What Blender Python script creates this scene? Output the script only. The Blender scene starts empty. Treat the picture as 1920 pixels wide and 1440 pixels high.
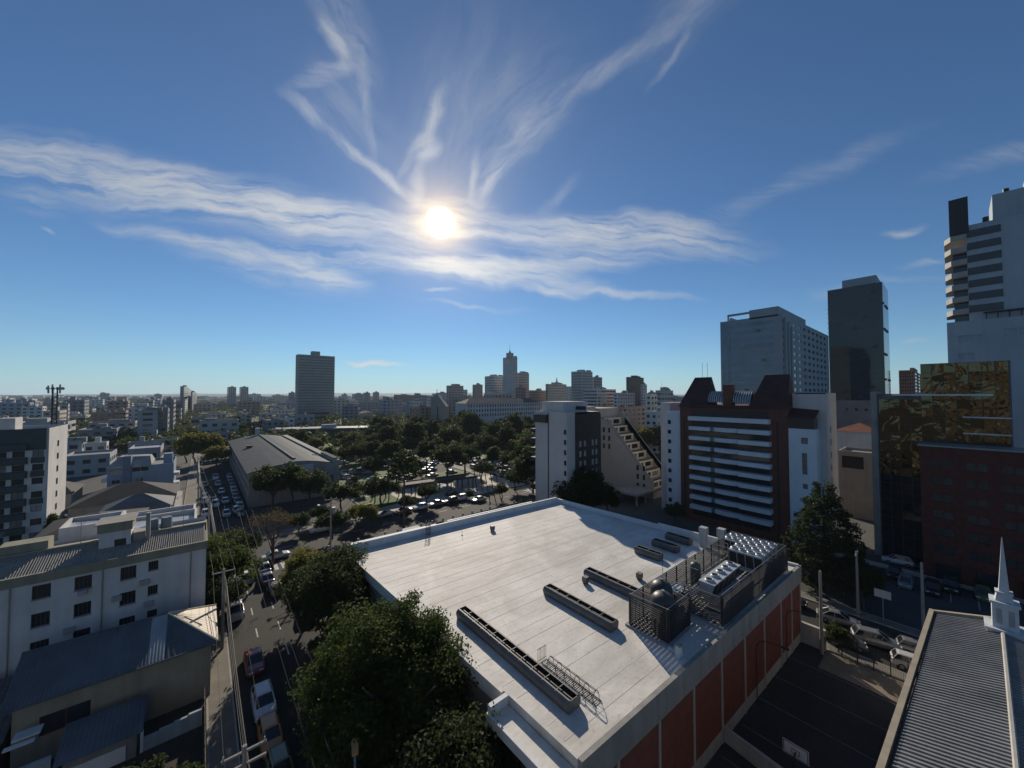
import bpy, bmesh, math, random
import numpy as np
from mathutils import Vector, Matrix
R = math.radians
SC = bpy.context.scene
COL = SC.collection

# ------------------------------------------------------------------ camera
CAM_Z, FPX, YAW, PITCH = 30.0, 693.0, 40.0, 1.7
cd = bpy.data.cameras.new('camera'); cam = bpy.data.objects.new('camera', cd); COL.objects.link(cam)
cam.location = (0, 0, CAM_Z); cam.rotation_euler = (R(90 + PITCH), 0, R(-YAW))
cd.sensor_width = 36; cd.lens = 36 * FPX / 1920; cd.clip_start = 0.3; cd.clip_end = 60000
SC.camera = cam

# survey helpers: sight lines of the camera as directions in the street grid (X along the cross street, Y along the tree-lined street)
_t, _p = R(YAW), R(PITCH)
_fh = np.array([math.sin(_t), math.cos(_t), 0]); _r = np.array([math.cos(_t), -math.sin(_t), 0]); _up = np.array([0, 0, 1.])
_f = _fh * math.cos(_p) + _up * math.sin(_p); _u = -_fh * math.sin(_p) + _up * math.cos(_p)
C0 = np.array([0, 0, CAM_Z])
def ray(u, v): return _r * (u - 960) / FPX - _u * (v - 720) / FPX + _f
def atz(u, v, z=0.): d = ray(u, v); return C0 + d * ((z - CAM_Z) / d[2])
def atd(u, v, dep): return C0 + ray(u, v) * dep
def atx(u, v, x): d = ray(u, v); return C0 + d * (x / d[0])
def aty(u, v, y): d = ray(u, v); return C0 + d * (y / d[1])

# ------------------------------------------------------------------ sun, sky, exposure
sd = ray(826, 418); sd = sd / np.linalg.norm(sd)
SUN_EL = math.asin(sd[2]); SUN_AZ = math.atan2(sd[0], sd[1])
sl = bpy.data.lights.new('sun', 'SUN'); sun = bpy.data.objects.new('sun', sl); COL.objects.link(sun)
sl.energy = 4.5; sl.angle = R(0.55); sl.color = (1.0, 0.88, 0.72)
sun.rotation_euler = Vector((sd[0], sd[1], sd[2])).to_track_quat('Z', 'Y').to_euler()
SC.view_settings.view_transform = 'Standard'; SC.view_settings.look = 'None'
SC.view_settings.exposure = 0.10; SC.view_settings.gamma = 1.0; SC.view_settings.use_curve_mapping = False
SC.cycles.use_denoising = True
SC.cycles.max_bounces = 5; SC.cycles.diffuse_bounces = 2; SC.cycles.glossy_bounces = 2
SC.cycles.transmission_bounces = 2; SC.cycles.transparent_max_bounces = 6; SC.cycles.volume_bounces = 0
SC.cycles.sample_clamp_indirect = 4.0; SC.cycles.caustics_reflective = False; SC.cycles.caustics_refractive = False

W = bpy.data.worlds.new('World'); SC.world = W; W.use_nodes = True
nt = W.node_tree; nt.nodes.clear()
def N(t, **k):
    n = nt.nodes.new(t)
    for a, b in k.items(): setattr(n, a, b)
    return n
def Lk(a, b): nt.links.new(a, b)
def mth(op, a, b=None, c=None, clamp=False):
    n = N('ShaderNodeMath', operation=op); n.use_clamp = clamp
    for i, x in enumerate((a, b, c)):
        if x is None: continue
        if isinstance(x, (int, float)): n.inputs[i].default_value = x
        else: Lk(x, n.inputs[i])
    return n.outputs[0]
def sstep(x, lo, hi):
    n = N('ShaderNodeMapRange', interpolation_type='SMOOTHSTEP'); Lk(x, n.inputs['Value']); n.inputs['From Min'].default_value = lo; n.inputs['From Max'].default_value = hi; return n.outputs[0]
def vdot(vec, c):
    n = N('ShaderNodeVectorMath', operation='DOT_PRODUCT'); Lk(vec, n.inputs[0]); n.inputs[1].default_value = tuple(c); return n.outputs['Value']
SKY_STRENGTH = 0.072
def build_sky():
    sky = N('ShaderNodeTexSky'); sky.sky_type = 'NISHITA'; sky.sun_disc = False
    sky.sun_elevation = SUN_EL; sky.sun_rotation = SUN_AZ
    sky.altitude = 800; sky.air_density = 1.0; sky.dust_density = 0.0; sky.ozone_density = 2.2
    D = N('ShaderNodeTexCoord').outputs['Generated']
    # cirrus: chart of the sky around the western heading
    df = mth('MAXIMUM', vdot(D, _fh), 0.05)
    sx = mth('DIVIDE', vdot(D, _r), df); sy = mth('DIVIDE', vdot(D, _up), df)
    cx = N('ShaderNodeCombineXYZ'); Lk(sx, cx.inputs[0]); Lk(sy, cx.inputs[1])
    def noise(vec, scale, detail=4, rough=.55, dist=0.0):
        n = N('ShaderNodeTexNoise'); n.inputs['Scale'].default_value = scale; n.inputs['Detail'].default_value = detail
        n.inputs['Roughness'].default_value = rough; n.inputs['Distortion'].default_value = dist; Lk(vec, n.inputs['Vector']); return n
    def warp(vec, scale, amt, detail=3):
        n = noise(vec, scale, detail)
        s = N('ShaderNodeVectorMath', operation='SUBTRACT'); Lk(n.outputs['Color'], s.inputs[0]); s.inputs[1].default_value = (.5, .5, .5)
        m = N('ShaderNodeVectorMath', operation='MULTIPLY'); Lk(s.outputs[0], m.inputs[0]); m.inputs[1].default_value = (amt, amt, 0)
        a = N('ShaderNodeVectorMath', operation='ADD'); Lk(vec, a.inputs[0]); Lk(m.outputs[0], a.inputs[1]); return a.outputs[0]
    P = warp(cx.outputs[0], 3.0, 0.10)
    P = warp(P, 14.0, 0.030, 4)
    total = None
    # (centre heading u, v, half length, half width, angle deg, density, fibre contrast)
    S = [(150, 315, 330, 62, -10, .62, .8), (420, 375, 330, 58, -11, .60, .8), (600, 412, 300, 36, -10, .62, .9),
         (330, 445, 190, 16, -14, .38, .8), (500, 500, 220, 34, -13, .45, .8), (600, 510, 110, 20, -14, .55, .7),
         (740, 488, 360, 26, -4, .62, 1.), (1080, 430, 330, 40, 1, .62, .8), (1240, 445, 240, 32, -6, .52, .9),
         (1110, 485, 240, 26, 3, .50, 1.), (1000, 520, 190, 22, -10, .55, .8), (880, 515, 130, 20, -8, .5, .8),
         (1180, 552, 150, 9, -5, .50, .6), (900, 575, 120, 5, -4, .30, .5), (1030, 548, 70, 9, -9, .5, .6), (826, 549, 36, 5, 0, .5, .4), (707, 680, 66, 6, -1, 1.3, .4),
         (692, 302, 135, 15, -41, .66, .7), (560, 190, 75, 20, -40, .34, 1.), (600, 121, 85, 24, 14, .26, 1.), (622, 50, 75, 18, -63, .46, .8), (640, 180, 150, 75, -60, .11, 1.), (665, 60, 130, 40, -70, .16, 1.),
         (690, 190, 130, 12, -84, .16, .8), (790, 272, 34, 26, 30, .62, 1.), (806, 215, 85, 15, 72, .40, .7), (775, 340, 60, 16, 80, .26, .7), (757, 300, 40, 10, 60, .2, .7),
         (860, 170, 290, 120, 75, .08, 1.), (960, 200, 240, 100, 55, .09, 1.), (985, 240, 150, 34, 48, .30, 1.), (1130, 112, 135, 26, 34, .27, .9), (1260, 32, 100, 22, 29, .13, .9), (1277, 75, 105, 9, 55, .20, .6),
         (915, 335, 70, 16, 60, .36, .8), (885, 330, 60, 12, 80, .34, .7), (1480, 345, 330, 24, 22, .16, .7), (1050, 355, 60, 14, 50, .16, .7), (826, 400, 130, 44, 0, .40, .8),
         (1705, 437, 52, 11, 6, .40, .8), (1745, 495, 60, 7, 7, .32, .5), (1690, 525, 140, 8, -3, .14, .5), (1725, 632, 40, 5, 8, .22, .5), (1590, 545, 90, 12, 3, .14, .6),
         (70, 427, 22, 6, -20, .32, .6), (40, 375, 90, 24, -8, .22, .9), (-250, 250, 330, 60, -6, .5, .8), (1950, 260, 260, 22, 20, .16, .7), (590, -90, 160, 50, -66, .25, .9), (1350, -60, 260, 60, 48, .16, .9)]
    # fibres drawn out along four wind directions, shared by the strokes that follow them
    fib = []
    for k, (a0, sa, sb) in enumerate(((-7, 2.6, 22.), (-52, 3.6, 20.), (44, 3.6, 19.), (78, 3.6, 18.))):
        mp = N('ShaderNodeMapping', vector_type='TEXTURE'); mp.inputs['Rotation'].default_value = (0, 0, R(a0)); mp.inputs['Scale'].default_value = (1 / sa, 1 / sb, 1)
        mp.inputs['Location'].default_value = (k * 3.7, k * 1.9, k * 5.3)
        Lk(P, mp.inputs['Vector'])
        fib.append(noise(mp.outputs[0], 1.0, 7, .66, .15).outputs['Fac'])
    sums = [None] * 4
    for k, (u, v, hl, hw, ang, den, con) in enumerate(S):
        q = 0 if abs(ang) < 26 else 1 if ang < -26 and ang > -75 else 2 if 26 <= ang < 65 else 3
        mp = N('ShaderNodeMapping', vector_type='TEXTURE')
        mp.inputs['Location'].default_value = ((u - 960) / FPX, (740.6 - v) / FPX, 0)
        mp.inputs['Rotation'].default_value = (0, 0, R(ang)); mp.inputs['Scale'].default_value = (hl * 1.15 / FPX, hw * 1.35 / FPX, 1)
        Lk(P, mp.inputs['Vector'])
        g = N('ShaderNodeTexGradient', gradient_type='SPHERICAL'); Lk(mp.outputs[0], g.inputs['Vector'])
        sums[q] = mth('MULTIPLY_ADD', sstep(g.outputs['Fac'], 0.0, 1.0), den * 1.30, sums[q] if sums[q] is not None else 0.0)
    for q in range(4):
        fb = mth('MAXIMUM', mth('MULTIPLY_ADD', fib[q], 4.2 if q == 0 else 2.9, -1.5 if q == 0 else -.82), 0.05)
        d = mth('MULTIPLY', sums[q], fb)
        total = d if total is None else mth('ADD', total, d)
    # thin veil over the whole sky
    el = mth('MAXIMUM', vdot(D, (0, 0, 1)), 0.02)
    front = mth('GREATER_THAN', vdot(D, _fh), 0.06)
    total = mth('MULTIPLY', total, front)
    cov = mth('SUBTRACT', 1.0, mth('POWER', 2.718, mth('MULTIPLY', total, -1.05)))
    # sun seen through the veil: forward-scattered light round the disc
    cs = mth('MINIMUM', vdot(D, sd), 1.0); ang = mth('MULTIPLY', mth('ARCCOSINE', cs), 57.2958)
    disc = mth('SUBTRACT', 1.0, sstep(ang, 1.25, 2.25))
    halo = mth('POWER', 2.718, mth('MULTIPLY', ang, -1 / 2.5))
    wide = mth('POWER', 2.718, mth('MULTIPLY', ang, -1 / 10.0))
    far = mth('POWER', 2.718, mth('MULTIPLY', ang, -1 / 38.0))
    crad = mth('ADD', mth('MULTIPLY_ADD', wide, .16, .44), mth('MULTIPLY', far, .30))
    cc = N('ShaderNodeCombineColor'); Lk(mth('MULTIPLY', crad, 1.0), cc.inputs[0]); Lk(mth('MULTIPLY', crad, 1.0), cc.inputs[1]); Lk(mth('MULTIPLY', crad, .96), cc.inputs[2])
    sk = N('ShaderNodeVectorMath', operation='MULTIPLY'); Lk(sky.outputs[0], sk.inputs[0]); sk.inputs[1].default_value = (SKY_STRENGTH * .54, SKY_STRENGTH * .82, SKY_STRENGTH * 1.05)
    hz = mth('MULTIPLY', mth('POWER', 2.718, mth('MULTIPLY', mth('ABSOLUTE', vdot(D, (0, 0, 1))), -15.0)), .72)
    hm = N('ShaderNodeMix', data_type='VECTOR'); Lk(hz, hm.inputs['Factor']); Lk(sk.outputs[0], hm.inputs[4]); hm.inputs[5].default_value = (.36, .56, .64); sk = hm; sk_out = hm.outputs[1]
    mix = N('ShaderNodeMix', data_type='VECTOR'); Lk(cov, mix.inputs['Factor']); Lk(sk_out, mix.inputs[4]); Lk(cc.outputs[0], mix.inputs[5])
    hc = N('ShaderNodeCombineColor')
    glow = mth('ADD', mth('MULTIPLY', wide, .17), mth('MULTIPLY', far, .022))
    Lk(mth('ADD', mth('MULTIPLY_ADD', halo, 1.55, glow), mth('MULTIPLY', disc, 4.0)), hc.inputs[0])
    Lk(mth('ADD', mth('MULTIPLY_ADD', halo, .98, mth('MULTIPLY', glow, .95)), mth('MULTIPLY', disc, 3.8)), hc.inputs[1])
    Lk(mth('ADD', mth('MULTIPLY_ADD', halo, .20, mth('MULTIPLY', glow, .85)), mth('MULTIPLY', disc, 3.2)), hc.inputs[2])
    add = N('ShaderNodeVectorMath', operation='ADD'); Lk(mix.outputs[1], add.inputs[0]); Lk(hc.outputs[0], add.inputs[1])
    bg = N('ShaderNodeBackground'); Lk(add.outputs[0], bg.inputs['Color']); bg.inputs['Strength'].default_value = 1.0
    out = N('ShaderNodeOutputWorld'); Lk(bg.outputs[0], out.inputs['Surface'])
    W.cycles.sampling_method = 'NONE'
build_sky()

# ------------------------------------------------------------------ helpers
rng = random.Random(7)
_mats = {}
def mat(name, col=(.5, .5, .5), rough=.8, var=.15, scale=.6, bump=0., metal=0., spec=.35, streak=0., fine=0., alpha=None, coat=0., objspace=False, trans=None, hue=None, wave=None):
    if name in _mats: return _mats[name]
    m = bpy.data.materials.new(name); m.use_nodes = True; t = m.node_tree; b = t.nodes['Principled BSDF']
    def n(ty, **k):
        q = t.nodes.new(ty)
        for a, v in k.items(): setattr(q, a, v)
        return q
    tc = n('ShaderNodeTexCoord'); geo = n('ShaderNodeNewGeometry')
    co = tc.outputs['Object'] if objspace else geo.outputs['Position']
    ns = n('ShaderNodeTexNoise'); ns.inputs['Scale'].default_value = scale; ns.inputs['Detail'].default_value = 5; ns.inputs['Roughness'].default_value = .6
    t.links.new(co, ns.inputs['Vector'])
    fac = ns.outputs['Fac']
    if streak:
        mp = n('ShaderNodeMapping'); mp.inputs['Scale'].default_value = (1.3, 1.3, .07); t.links.new(co, mp.inputs['Vector'])
        n2 = n('ShaderNodeTexNoise'); n2.inputs['Scale'].default_value = 1.2; n2.inputs['Detail'].default_value = 6; t.links.new(mp.outputs[0], n2.inputs['Vector'])
        mx = n('ShaderNodeMath', operation='MULTIPLY_ADD'); t.links.new(n2.outputs['Fac'], mx.inputs[0]); mx.inputs[1].default_value = streak
        ad = n('ShaderNodeMath', operation='MULTIPLY'); t.links.new(fac, ad.inputs[0]); ad.inputs[1].default_value = 1 - streak
        t.links.new(ad.outputs[0], mx.inputs[2]); fac = mx.outputs[0]
    if fine:
        n3 = n('ShaderNodeTexNoise'); n3.inputs['Scale'].default_value = scale * 14; n3.inputs['Detail'].default_value = 3; t.links.new(co, n3.inputs['Vector'])
        mx = n('ShaderNodeMath', operation='MULTIPLY_ADD'); t.links.new(n3.outputs['Fac'], mx.inputs[0]); mx.inputs[1].default_value = fine
        ad = n('ShaderNodeMath', operation='MULTIPLY'); t.links.new(fac, ad.inputs[0]); ad.inputs[1].default_value = 1 - fine
        t.links.new(ad.outputs[0], mx.inputs[2]); fac = mx.outputs[0]
    rp = n('ShaderNodeMapRange'); rp.inputs['From Min'].default_value = .3; rp.inputs['From Max'].default_value = .7
    t.links.new(fac, rp.inputs['Value'])
    c2 = hue or tuple(min(1, c * (1 + var)) for c in col); c1 = tuple(c * (1 - var) for c in col)
    mc = n('ShaderNodeMix', data_type='RGBA'); t.links.new(rp.outputs[0], mc.inputs['Factor']); mc.inputs[6].default_value = (*c1, 1); mc.inputs[7].default_value = (*c2, 1)
    t.links.new(mc.outputs[2], b.inputs['Base Color'])
    b.inputs['Roughness'].default_value = rough; b.inputs['Metallic'].default_value = metal
    b.inputs['Specular IOR Level'].default_value = spec
    if coat: b.inputs['Coat Weight'].default_value = coat; b.inputs['Coat Roughness'].default_value = .05
    if bump or wave:
        bp = n('ShaderNodeBump'); bp.inputs['Strength'].default_value = bump or wave[2]; bp.inputs['Distance'].default_value = .05 if not wave else wave[1]
        if wave:
            nb = n('ShaderNodeTexNoise'); nb.inputs['Scale'].default_value = wave[0]; nb.inputs['Detail'].default_value = 2; t.links.new(co, nb.inputs['Vector'])
        else:
            nb = n('ShaderNodeTexNoise'); nb.inputs['Scale'].default_value = scale * 8; nb.inputs['Detail'].default_value = 4; t.links.new(co, nb.inputs['Vector'])
        t.links.new(nb.outputs['Fac'], bp.inputs['Height']); t.links.new(bp.outputs[0], b.inputs['Normal'])
    if trans:  # thin leaf: part of the light goes through
        tr = n('ShaderNodeBsdfTranslucent'); tr.inputs['Color'].default_value = (*trans[1], 1)
        ms = n('ShaderNodeMixShader'); ms.inputs[0].default_value = trans[0]
        t.links.new(b.outputs[0], ms.inputs[1]); t.links.new(tr.outputs[0], ms.inputs[2]); t.links.new(ms.outputs[0], t.nodes['Material Output'].inputs['Surface'])
    _mats[name] = m
    return m

class MB:
    def __init__(s): s.v = []; s.f = []; s.m = []
    def face(s, pts, m=0):
        i = len(s.v); s.v += [tuple(map(float, p)) for p in pts]; s.f.append(tuple(range(i, i + len(pts)))); s.m.append(m)
    def box(s, x0, y0, z0, x1, y1, z1, m=0):
        i = len(s.v)
        s.v += [(x0, y0, z0), (x1, y0, z0), (x1, y1, z0), (x0, y1, z0), (x0, y0, z1), (x1, y0, z1), (x1, y1, z1), (x0, y1, z1)]
        for q in ((0, 3, 2, 1), (4, 5, 6, 7), (0, 1, 5, 4), (1, 2, 6, 5), (2, 3, 7, 6), (3, 0, 4, 7)):
            s.f.append(tuple(i + k for k in q)); s.m.append(m)
    def prism(s, poly, z0, z1, m=0, mtop=None):   # poly: list of (x, y) or z as callable
        i = len(s.v); n = len(poly)
        s.v += [(p[0], p[1], z0) for p in poly] + [(p[0], p[1], z1) for p in poly]
        for k in range(n):
            s.f.append((i + k, i + (k + 1) % n, i + n + (k + 1) % n, i + n + k)); s.m.append(m)
        s.f.append(tuple(i + n + k for k in range(n))); s.m.append(m if mtop is None else mtop)
        s.f.append(tuple(i + n - 1 - k for k in range(n))); s.m.append(m)
    def extr(s, prof, axis, a0, a1, m=0):  # profile of (h, z) swept along x or y
        i = len(s.v); n = len(prof)
        for a in (a0, a1): s.v += [((a, p[0], p[1]) if axis == 'x' else (p[0], a, p[1])) for p in prof]
        for k in range(n): s.f.append((i + k, i + (k + 1) % n, i + n + (k + 1) % n, i + n + k)); s.m.append(m)
        s.f.append(tuple(i + n + k for k in range(n))); s.m.append(m); s.f.append(tuple(i + n - 1 - k for k in range(n))); s.m.append(m)
    def cyl(s, p0, p1, r0, r1=None, n=8, m=0, cap=True):
        r1 = r0 if r1 is None else r1
        a = Vector(p0); b = Vector(p1); d = (b - a)
        if d.length < 1e-6: return
        q = d.to_track_quat('Z', 'Y'); i = len(s.v)
        for c, r in ((a, r0), (b, r1)):
            for k in range(n):
                w = q @ Vector((math.cos(2 * math.pi * k / n) * r, math.sin(2 * math.pi * k / n) * r, 0)); s.v.append(tuple(c + w))
        for k in range(n): s.f.append((i + k, i + (k + 1) % n, i + n + (k + 1) % n, i + n + k)); s.m.append(m)
        if cap: s.f.append(tuple(i + n + k for k in range(n))); s.m.append(m); s.f.append(tuple(i + n - 1 - k for k in range(n))); s.m.append(m)
    def tube(s, pts, r, n=5, m=0):
        for a, b in zip(pts[:-1], pts[1:]): s.cyl(a, b, r, r, n, m, True)
    def rev(s, prof, c, n=16, m=0):  # (r, z) profile turned about a vertical axis
        i = len(s.v); k = len(prof)
        for r, z in prof:
            for j in range(n): s.v.append((c[0] + r * math.cos(2 * math.pi * j / n), c[1] + r * math.sin(2 * math.pi * j / n), c[2] + z))
        for a in range(k - 1):
            for j in range(n): s.f.append((i + a * n + j, i + a * n + (j + 1) % n, i + (a + 1) * n + (j + 1) % n, i + (a + 1) * n + j)); s.m.append(m)
    def mesh(s, name, mats, off=(0, 0, 0), smooth=False):
        me = bpy.data.meshes.new(name)
        me.from_pydata([(a - off[0], b - off[1], c - off[2]) for a, b, c in s.v], [], s.f)
        for q in (mats if isinstance(mats, (list, tuple)) else [mats]): me.materials.append(q)
        me.polygons.foreach_set('material_index', s.m)
        if smooth: me.polygons.foreach_set('use_smooth', [True] * len(s.f))
        me.update(); return me

def tag(o, label=None, cat=None, group=None, kind=None):
    if label: o['label'] = label
    if cat: o['category'] = cat
    if group: o['group'] = group
    if kind: o['kind'] = kind
    return o
def thing(name, label, cat, loc=(0, 0, 0), rz=0, group=None):
    o = bpy.data.objects.new(name, None); COL.objects.link(o); o.empty_display_size = .5
    o.location = loc; o.rotation_euler = (0, 0, rz); return tag(o, label, cat, group)
def obj(name, me, parent=None, loc=(0, 0, 0), rz=0):
    o = bpy.data.objects.new(name, me); COL.objects.link(o); o.parent = parent; o.location = loc; o.rotation_euler = (0, 0, rz); return o
def part(name, mb, mats, parent, kind=None, smooth=False):
    # geometry given in world coordinates; the thing's root is unrotated (sub-parts: parent's parent is the root)
    r = parent; off = Vector((0, 0, 0))
    while r is not None: off = off + Vector(r.location); r = r.parent
    o = obj(name, mb.mesh(name, mats, tuple(off), smooth), parent)
    if kind: o['kind'] = kind
    return o
def solo(name, mb, mats, label, cat, group=None, smooth=False, base=None):
    b = base or (0, 0, 0)
    o = obj(name, mb.mesh(name, mats, b, smooth), None, b); return tag(o, label, cat, group)
def struct(name, mb, mats, parent=None, smooth=False):
    o = obj(name, mb.mesh(name, mats, (0, 0, 0), smooth), parent)
    if parent is None: o['kind'] = 'structure'
    return o
def dup(o, parent=None, loc=None, rz=None, label=None, group=None, scale=None):
    c = o.copy(); COL.objects.link(c); c.parent = parent
    if loc is not None: c.location = loc
    if rz is not None: c.rotation_euler = (0, 0, rz)
    if scale is not None: c.scale = scale if isinstance(scale, tuple) else (scale,) * 3
    if label: c['label'] = label
    if group: c['group'] = group
    for ch in list(o.children): dup(ch, c)
    return c

# wall with real openings; returns the openings in world coordinates
def facade(mb, p0, du, nrm, L, z0, z1, ops, depth=.18, m=0, mr=None):
    mr = m if mr is None else mr
    A = sorted({0., L, *[o[0] for o in ops], *[o[1] for o in ops]}); Z = sorted({z0, z1, *[o[2] for o in ops], *[o[3] for o in ops]})
    oa = {}
    P = lambda a, z, d=0.: (p0[0] + du[0] * a - nrm[0] * d, p0[1] + du[1] * a - nrm[1] * d, z)
    hole = set()
    ia = {a: i for i, a in enumerate(A)}; iz = {z: i for i, z in enumerate(Z)}
    for o in ops:
        for i in range(ia[o[0]], ia[o[1]]):
            for j in range(iz[o[2]], iz[o[3]]): hole.add((i, j))
    for j in range(len(Z) - 1):           # merge runs of solid cells along the wall
        i = 0
        while i < len(A) - 1:
            if (i, j) in hole: i += 1; continue
            k = i
            while k < len(A) - 1 and (k, j) not in hole: k += 1
            mb.face([P(A[i], Z[j]), P(A[k], Z[j]), P(A[k], Z[j + 1]), P(A[i], Z[j + 1])], m); i = k
    for a0, a1, b0, b1 in ops:
        mb.face([P(a0, b0), P(a1, b0), P(a1, b0, depth), P(a0, b0, depth)], mr); mb.face([P(a0, b1), P(a1, b1), P(a1, b1, depth), P(a0, b1, depth)], mr)
        mb.face([P(a0, b0), P(a0, b1), P(a0, b1, depth), P(a0, b0, depth)], mr); mb.face([P(a1, b0), P(a1, b1), P(a1, b1, depth), P(a1, b0, depth)], mr)
    return P

FACE = {'-y': ((1, 0), (0, -1), 0.), '-x': ((0, -1), (-1, 0), -math.pi / 2), '+x': ((0, 1), (1, 0), math.pi / 2), '+y': ((-1, 0), (0, 1), math.pi)}
def grid_ops(L, z0, z1, bays, floors, wf=.5, hf=.5, m0=.6, sill=.3, skip=None):
    ops = []; bw = (L - 2 * m0) / bays; fh = (z1 - z0) / floors
    for j in range(floors):
        for i in range(bays):
            if skip and skip(i, j): continue
            a = m0 + bw * (i + .5); w = bw * wf / 2; b = z0 + fh * (j + sill)
            ops.append((round(a - w, 3), round(a + w, 3), round(b, 3), round(b + fh * hf, 3)))
    return ops
_win = {}
def win_mesh(w, h, gm, fm, bars=1, rail=0):
    k = (round(w, 2), round(h, 2), gm.name, fm.name, bars, rail)
    if k in _win: return _win[k]
    mb = MB(); mb.face([(-w / 2, .02, 0), (w / 2, .02, 0), (w / 2, .02, h), (-w / 2, .02, h)], 0)
    t = .05
    for x in [-w / 2 + t / 2] + [-w / 2 + w * (i + 1) / (bars + 1) for i in range(bars)] + [w / 2 - t / 2]: mb.box(x - t / 2, -.03, 0, x + t / 2, .015, h, 1)
    for z in [t / 2, h - t / 2] + ([h * .4] if rail else []): mb.box(-w / 2 + t, -.027, z - t / 2, w / 2 - t, .012, z + t / 2, 1)
    _win[k] = mb.mesh('window', [gm, fm]); return _win[k]
GLASS = mat('window_glass', (.022, .028, .035), .08, .3, .3, spec=.6)
GLASSB = mat('window_glass_blue', (.11, .18, .25), .10, .3, .2, spec=.7)
wrng = random.Random(77); CURT = mat('curtained_pane', (.16, .15, .135), .3, .4, .9, spec=.5); BLIND = mat('shuttered_pane', (.30, .29, .27), .6, .2, 2.)
DARKFR = mat('dark_frame', (.05, .05, .055), .5)
WHITEFR = mat('white_frame', (.6, .6, .6), .5)
def add_windows(root, P, ops, rz, gm=GLASS, fm=DARKFR, bars=1, depth=.18, joined=False, name='window', every=None):
    if joined:
        mb = MB()
        for a0, a1, b0, b1 in ops: mb.face([P(a0, b0, depth), P(a1, b0, depth), P(a1, b1, depth), P(a0, b1, depth)])
        return part('windows', mb, gm, root, kind='stuff')
    rl = Vector(root.location)
    for i, (a0, a1, b0, b1) in enumerate(ops):
        p = Vector(P((a0 + a1) / 2, b0, depth)) - rl
        q = wrng.random(); g2 = CURT if gm is GLASS and bars < 3 and q < .16 else BLIND if gm is GLASS and bars < 3 and q > .9 else gm
        o = obj(name, win_mesh(a1 - a0, b1 - b0, g2, fm, bars), root, tuple(p), rz)
def building(name, label, cat, x0, x1, y0, y1, z1, wm, faces, z0=-.6, rm=None, group=None, parapet=.7, joined=True, gm=GLASS, fm=DARKFR, bits=(), depth=.2, bars=1, bitm=None):
    """faces: {face: list of openings (along the face, absolute z)}"""
    root = thing(name, label, cat, ((x0 + x1) / 2, (y0 + y1) / 2, 0), group=group)
    mb = MB(); rm = rm or mat('roof_grey', (.22, .22, .21), .9, .3, .25, fine=.3)
    O = {'-y': (x0, y0, x1 - x0), '-x': (x0, y1, y1 - y0), '+x': (x1, y0, y1 - y0), '+y': (x1, y1, x1 - x0)}
    for f, (du, nr, rz) in FACE.items():
        ops = faces.get(f, [])
        ops = [o for o in ops if o[0] > 0.01 and o[1] < O[f][2] - .01 and o[3] < z1 - .02]
        P = facade(mb, O[f][:2], du, nr, O[f][2], z0, z1, ops, depth)
        if ops: add_windows(root, P, ops, rz, gm, fm, bars, depth, joined)
    t = .22
    for q in ((x0, y0, x1, y0 + t), (x0, y1 - t, x1, y1), (x0, y0 + t, x0 + t, y1 - t), (x1 - t, y0 + t, x1, y1 - t)): mb.face([(q[0], q[1], z1), (q[2], q[1], z1), (q[2], q[3], z1), (q[0], q[3], z1)])
    for a, b in (((x0 + t, y0 + t), (x1 - t, y0 + t)), ((x1 - t, y0 + t), (x1 - t, y1 - t)), ((x1 - t, y1 - t), (x0 + t, y1 - t)), ((x0 + t, y1 - t), (x0 + t, y0 + t))):
        mb.face([(*a, z1 - parapet), (*b, z1 - parapet), (*b, z1), (*a, z1)])
    part('wall', mb, wm, root)
    rb = MB(); rb.face([(x0 + t, y0 + t, z1 - parapet), (x1 - t, y0 + t, z1 - parapet), (x1 - t, y1 - t, z1 - parapet), (x0 + t, y1 - t, z1 - parapet)]); part('roof', rb, rm, root)
    for (a, b, c, d, h) in bits:
        kb = MB(); kb.box(x0 + (x1 - x0) * a, y0 + (y1 - y0) * c, z1 - parapet + .003, x0 + (x1 - x0) * b, y0 + (y1 - y0) * d, z1 + h); part('roof_box', kb, bitm or wm, root)
    return root
def corner_box(uL, uC, uR, vtop, dep):
    """footprint of a block whose near vertical edge stands on sight line uC; returns x0,x1,y0,y1,ztop"""
    c = atd(uC, vtop, dep); x, y, z = c
    if x < 0 or uL is None:                 # near edge on its right side: -y face runs left, +x face runs right
        x1, y0 = x, y
        x0 = aty(uL, vtop, y0)[0] if uL is not None else x1 - 15
        y1 = atx(uR, vtop, x1)[1]
        return x0, x1, y0, max(y1, y0 + 4), z
    y1 = atx(uL, vtop, x)[1]; x1 = aty(uR, vtop, y)[0]
    return x, max(x1, x + 3), y, max(y1, y + 3), z

# things met many times get their label at the end, by their place in a row
LATER = {}
def later(o, base, key, end='the left'): LATER.setdefault((base, end), []).append((key, o))
_ones = 'first second third fourth fifth sixth seventh eighth ninth tenth eleventh twelfth thirteenth fourteenth fifteenth sixteenth seventeenth eighteenth nineteenth'.split()
def ordinal(i):
    if i < 19: return _ones[i]
    t, o = divmod(i + 1, 10); return ['', '', 'twentieth', 'thirtieth', 'fortieth', 'fiftieth', 'sixtieth'][t] if o == 0 else ['', '', 'twenty', 'thirty', 'forty', 'fifty', 'sixty'][t] + '-' + _ones[o - 1]
def write_labels():
    for (base, end), lst in LATER.items():
        lst.sort(key=lambda q: q[0])
        for i, (_, o) in enumerate(lst): o['label'] = base if len(lst) == 1 else f'{base}, {ordinal(i)} from {end}'
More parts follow.
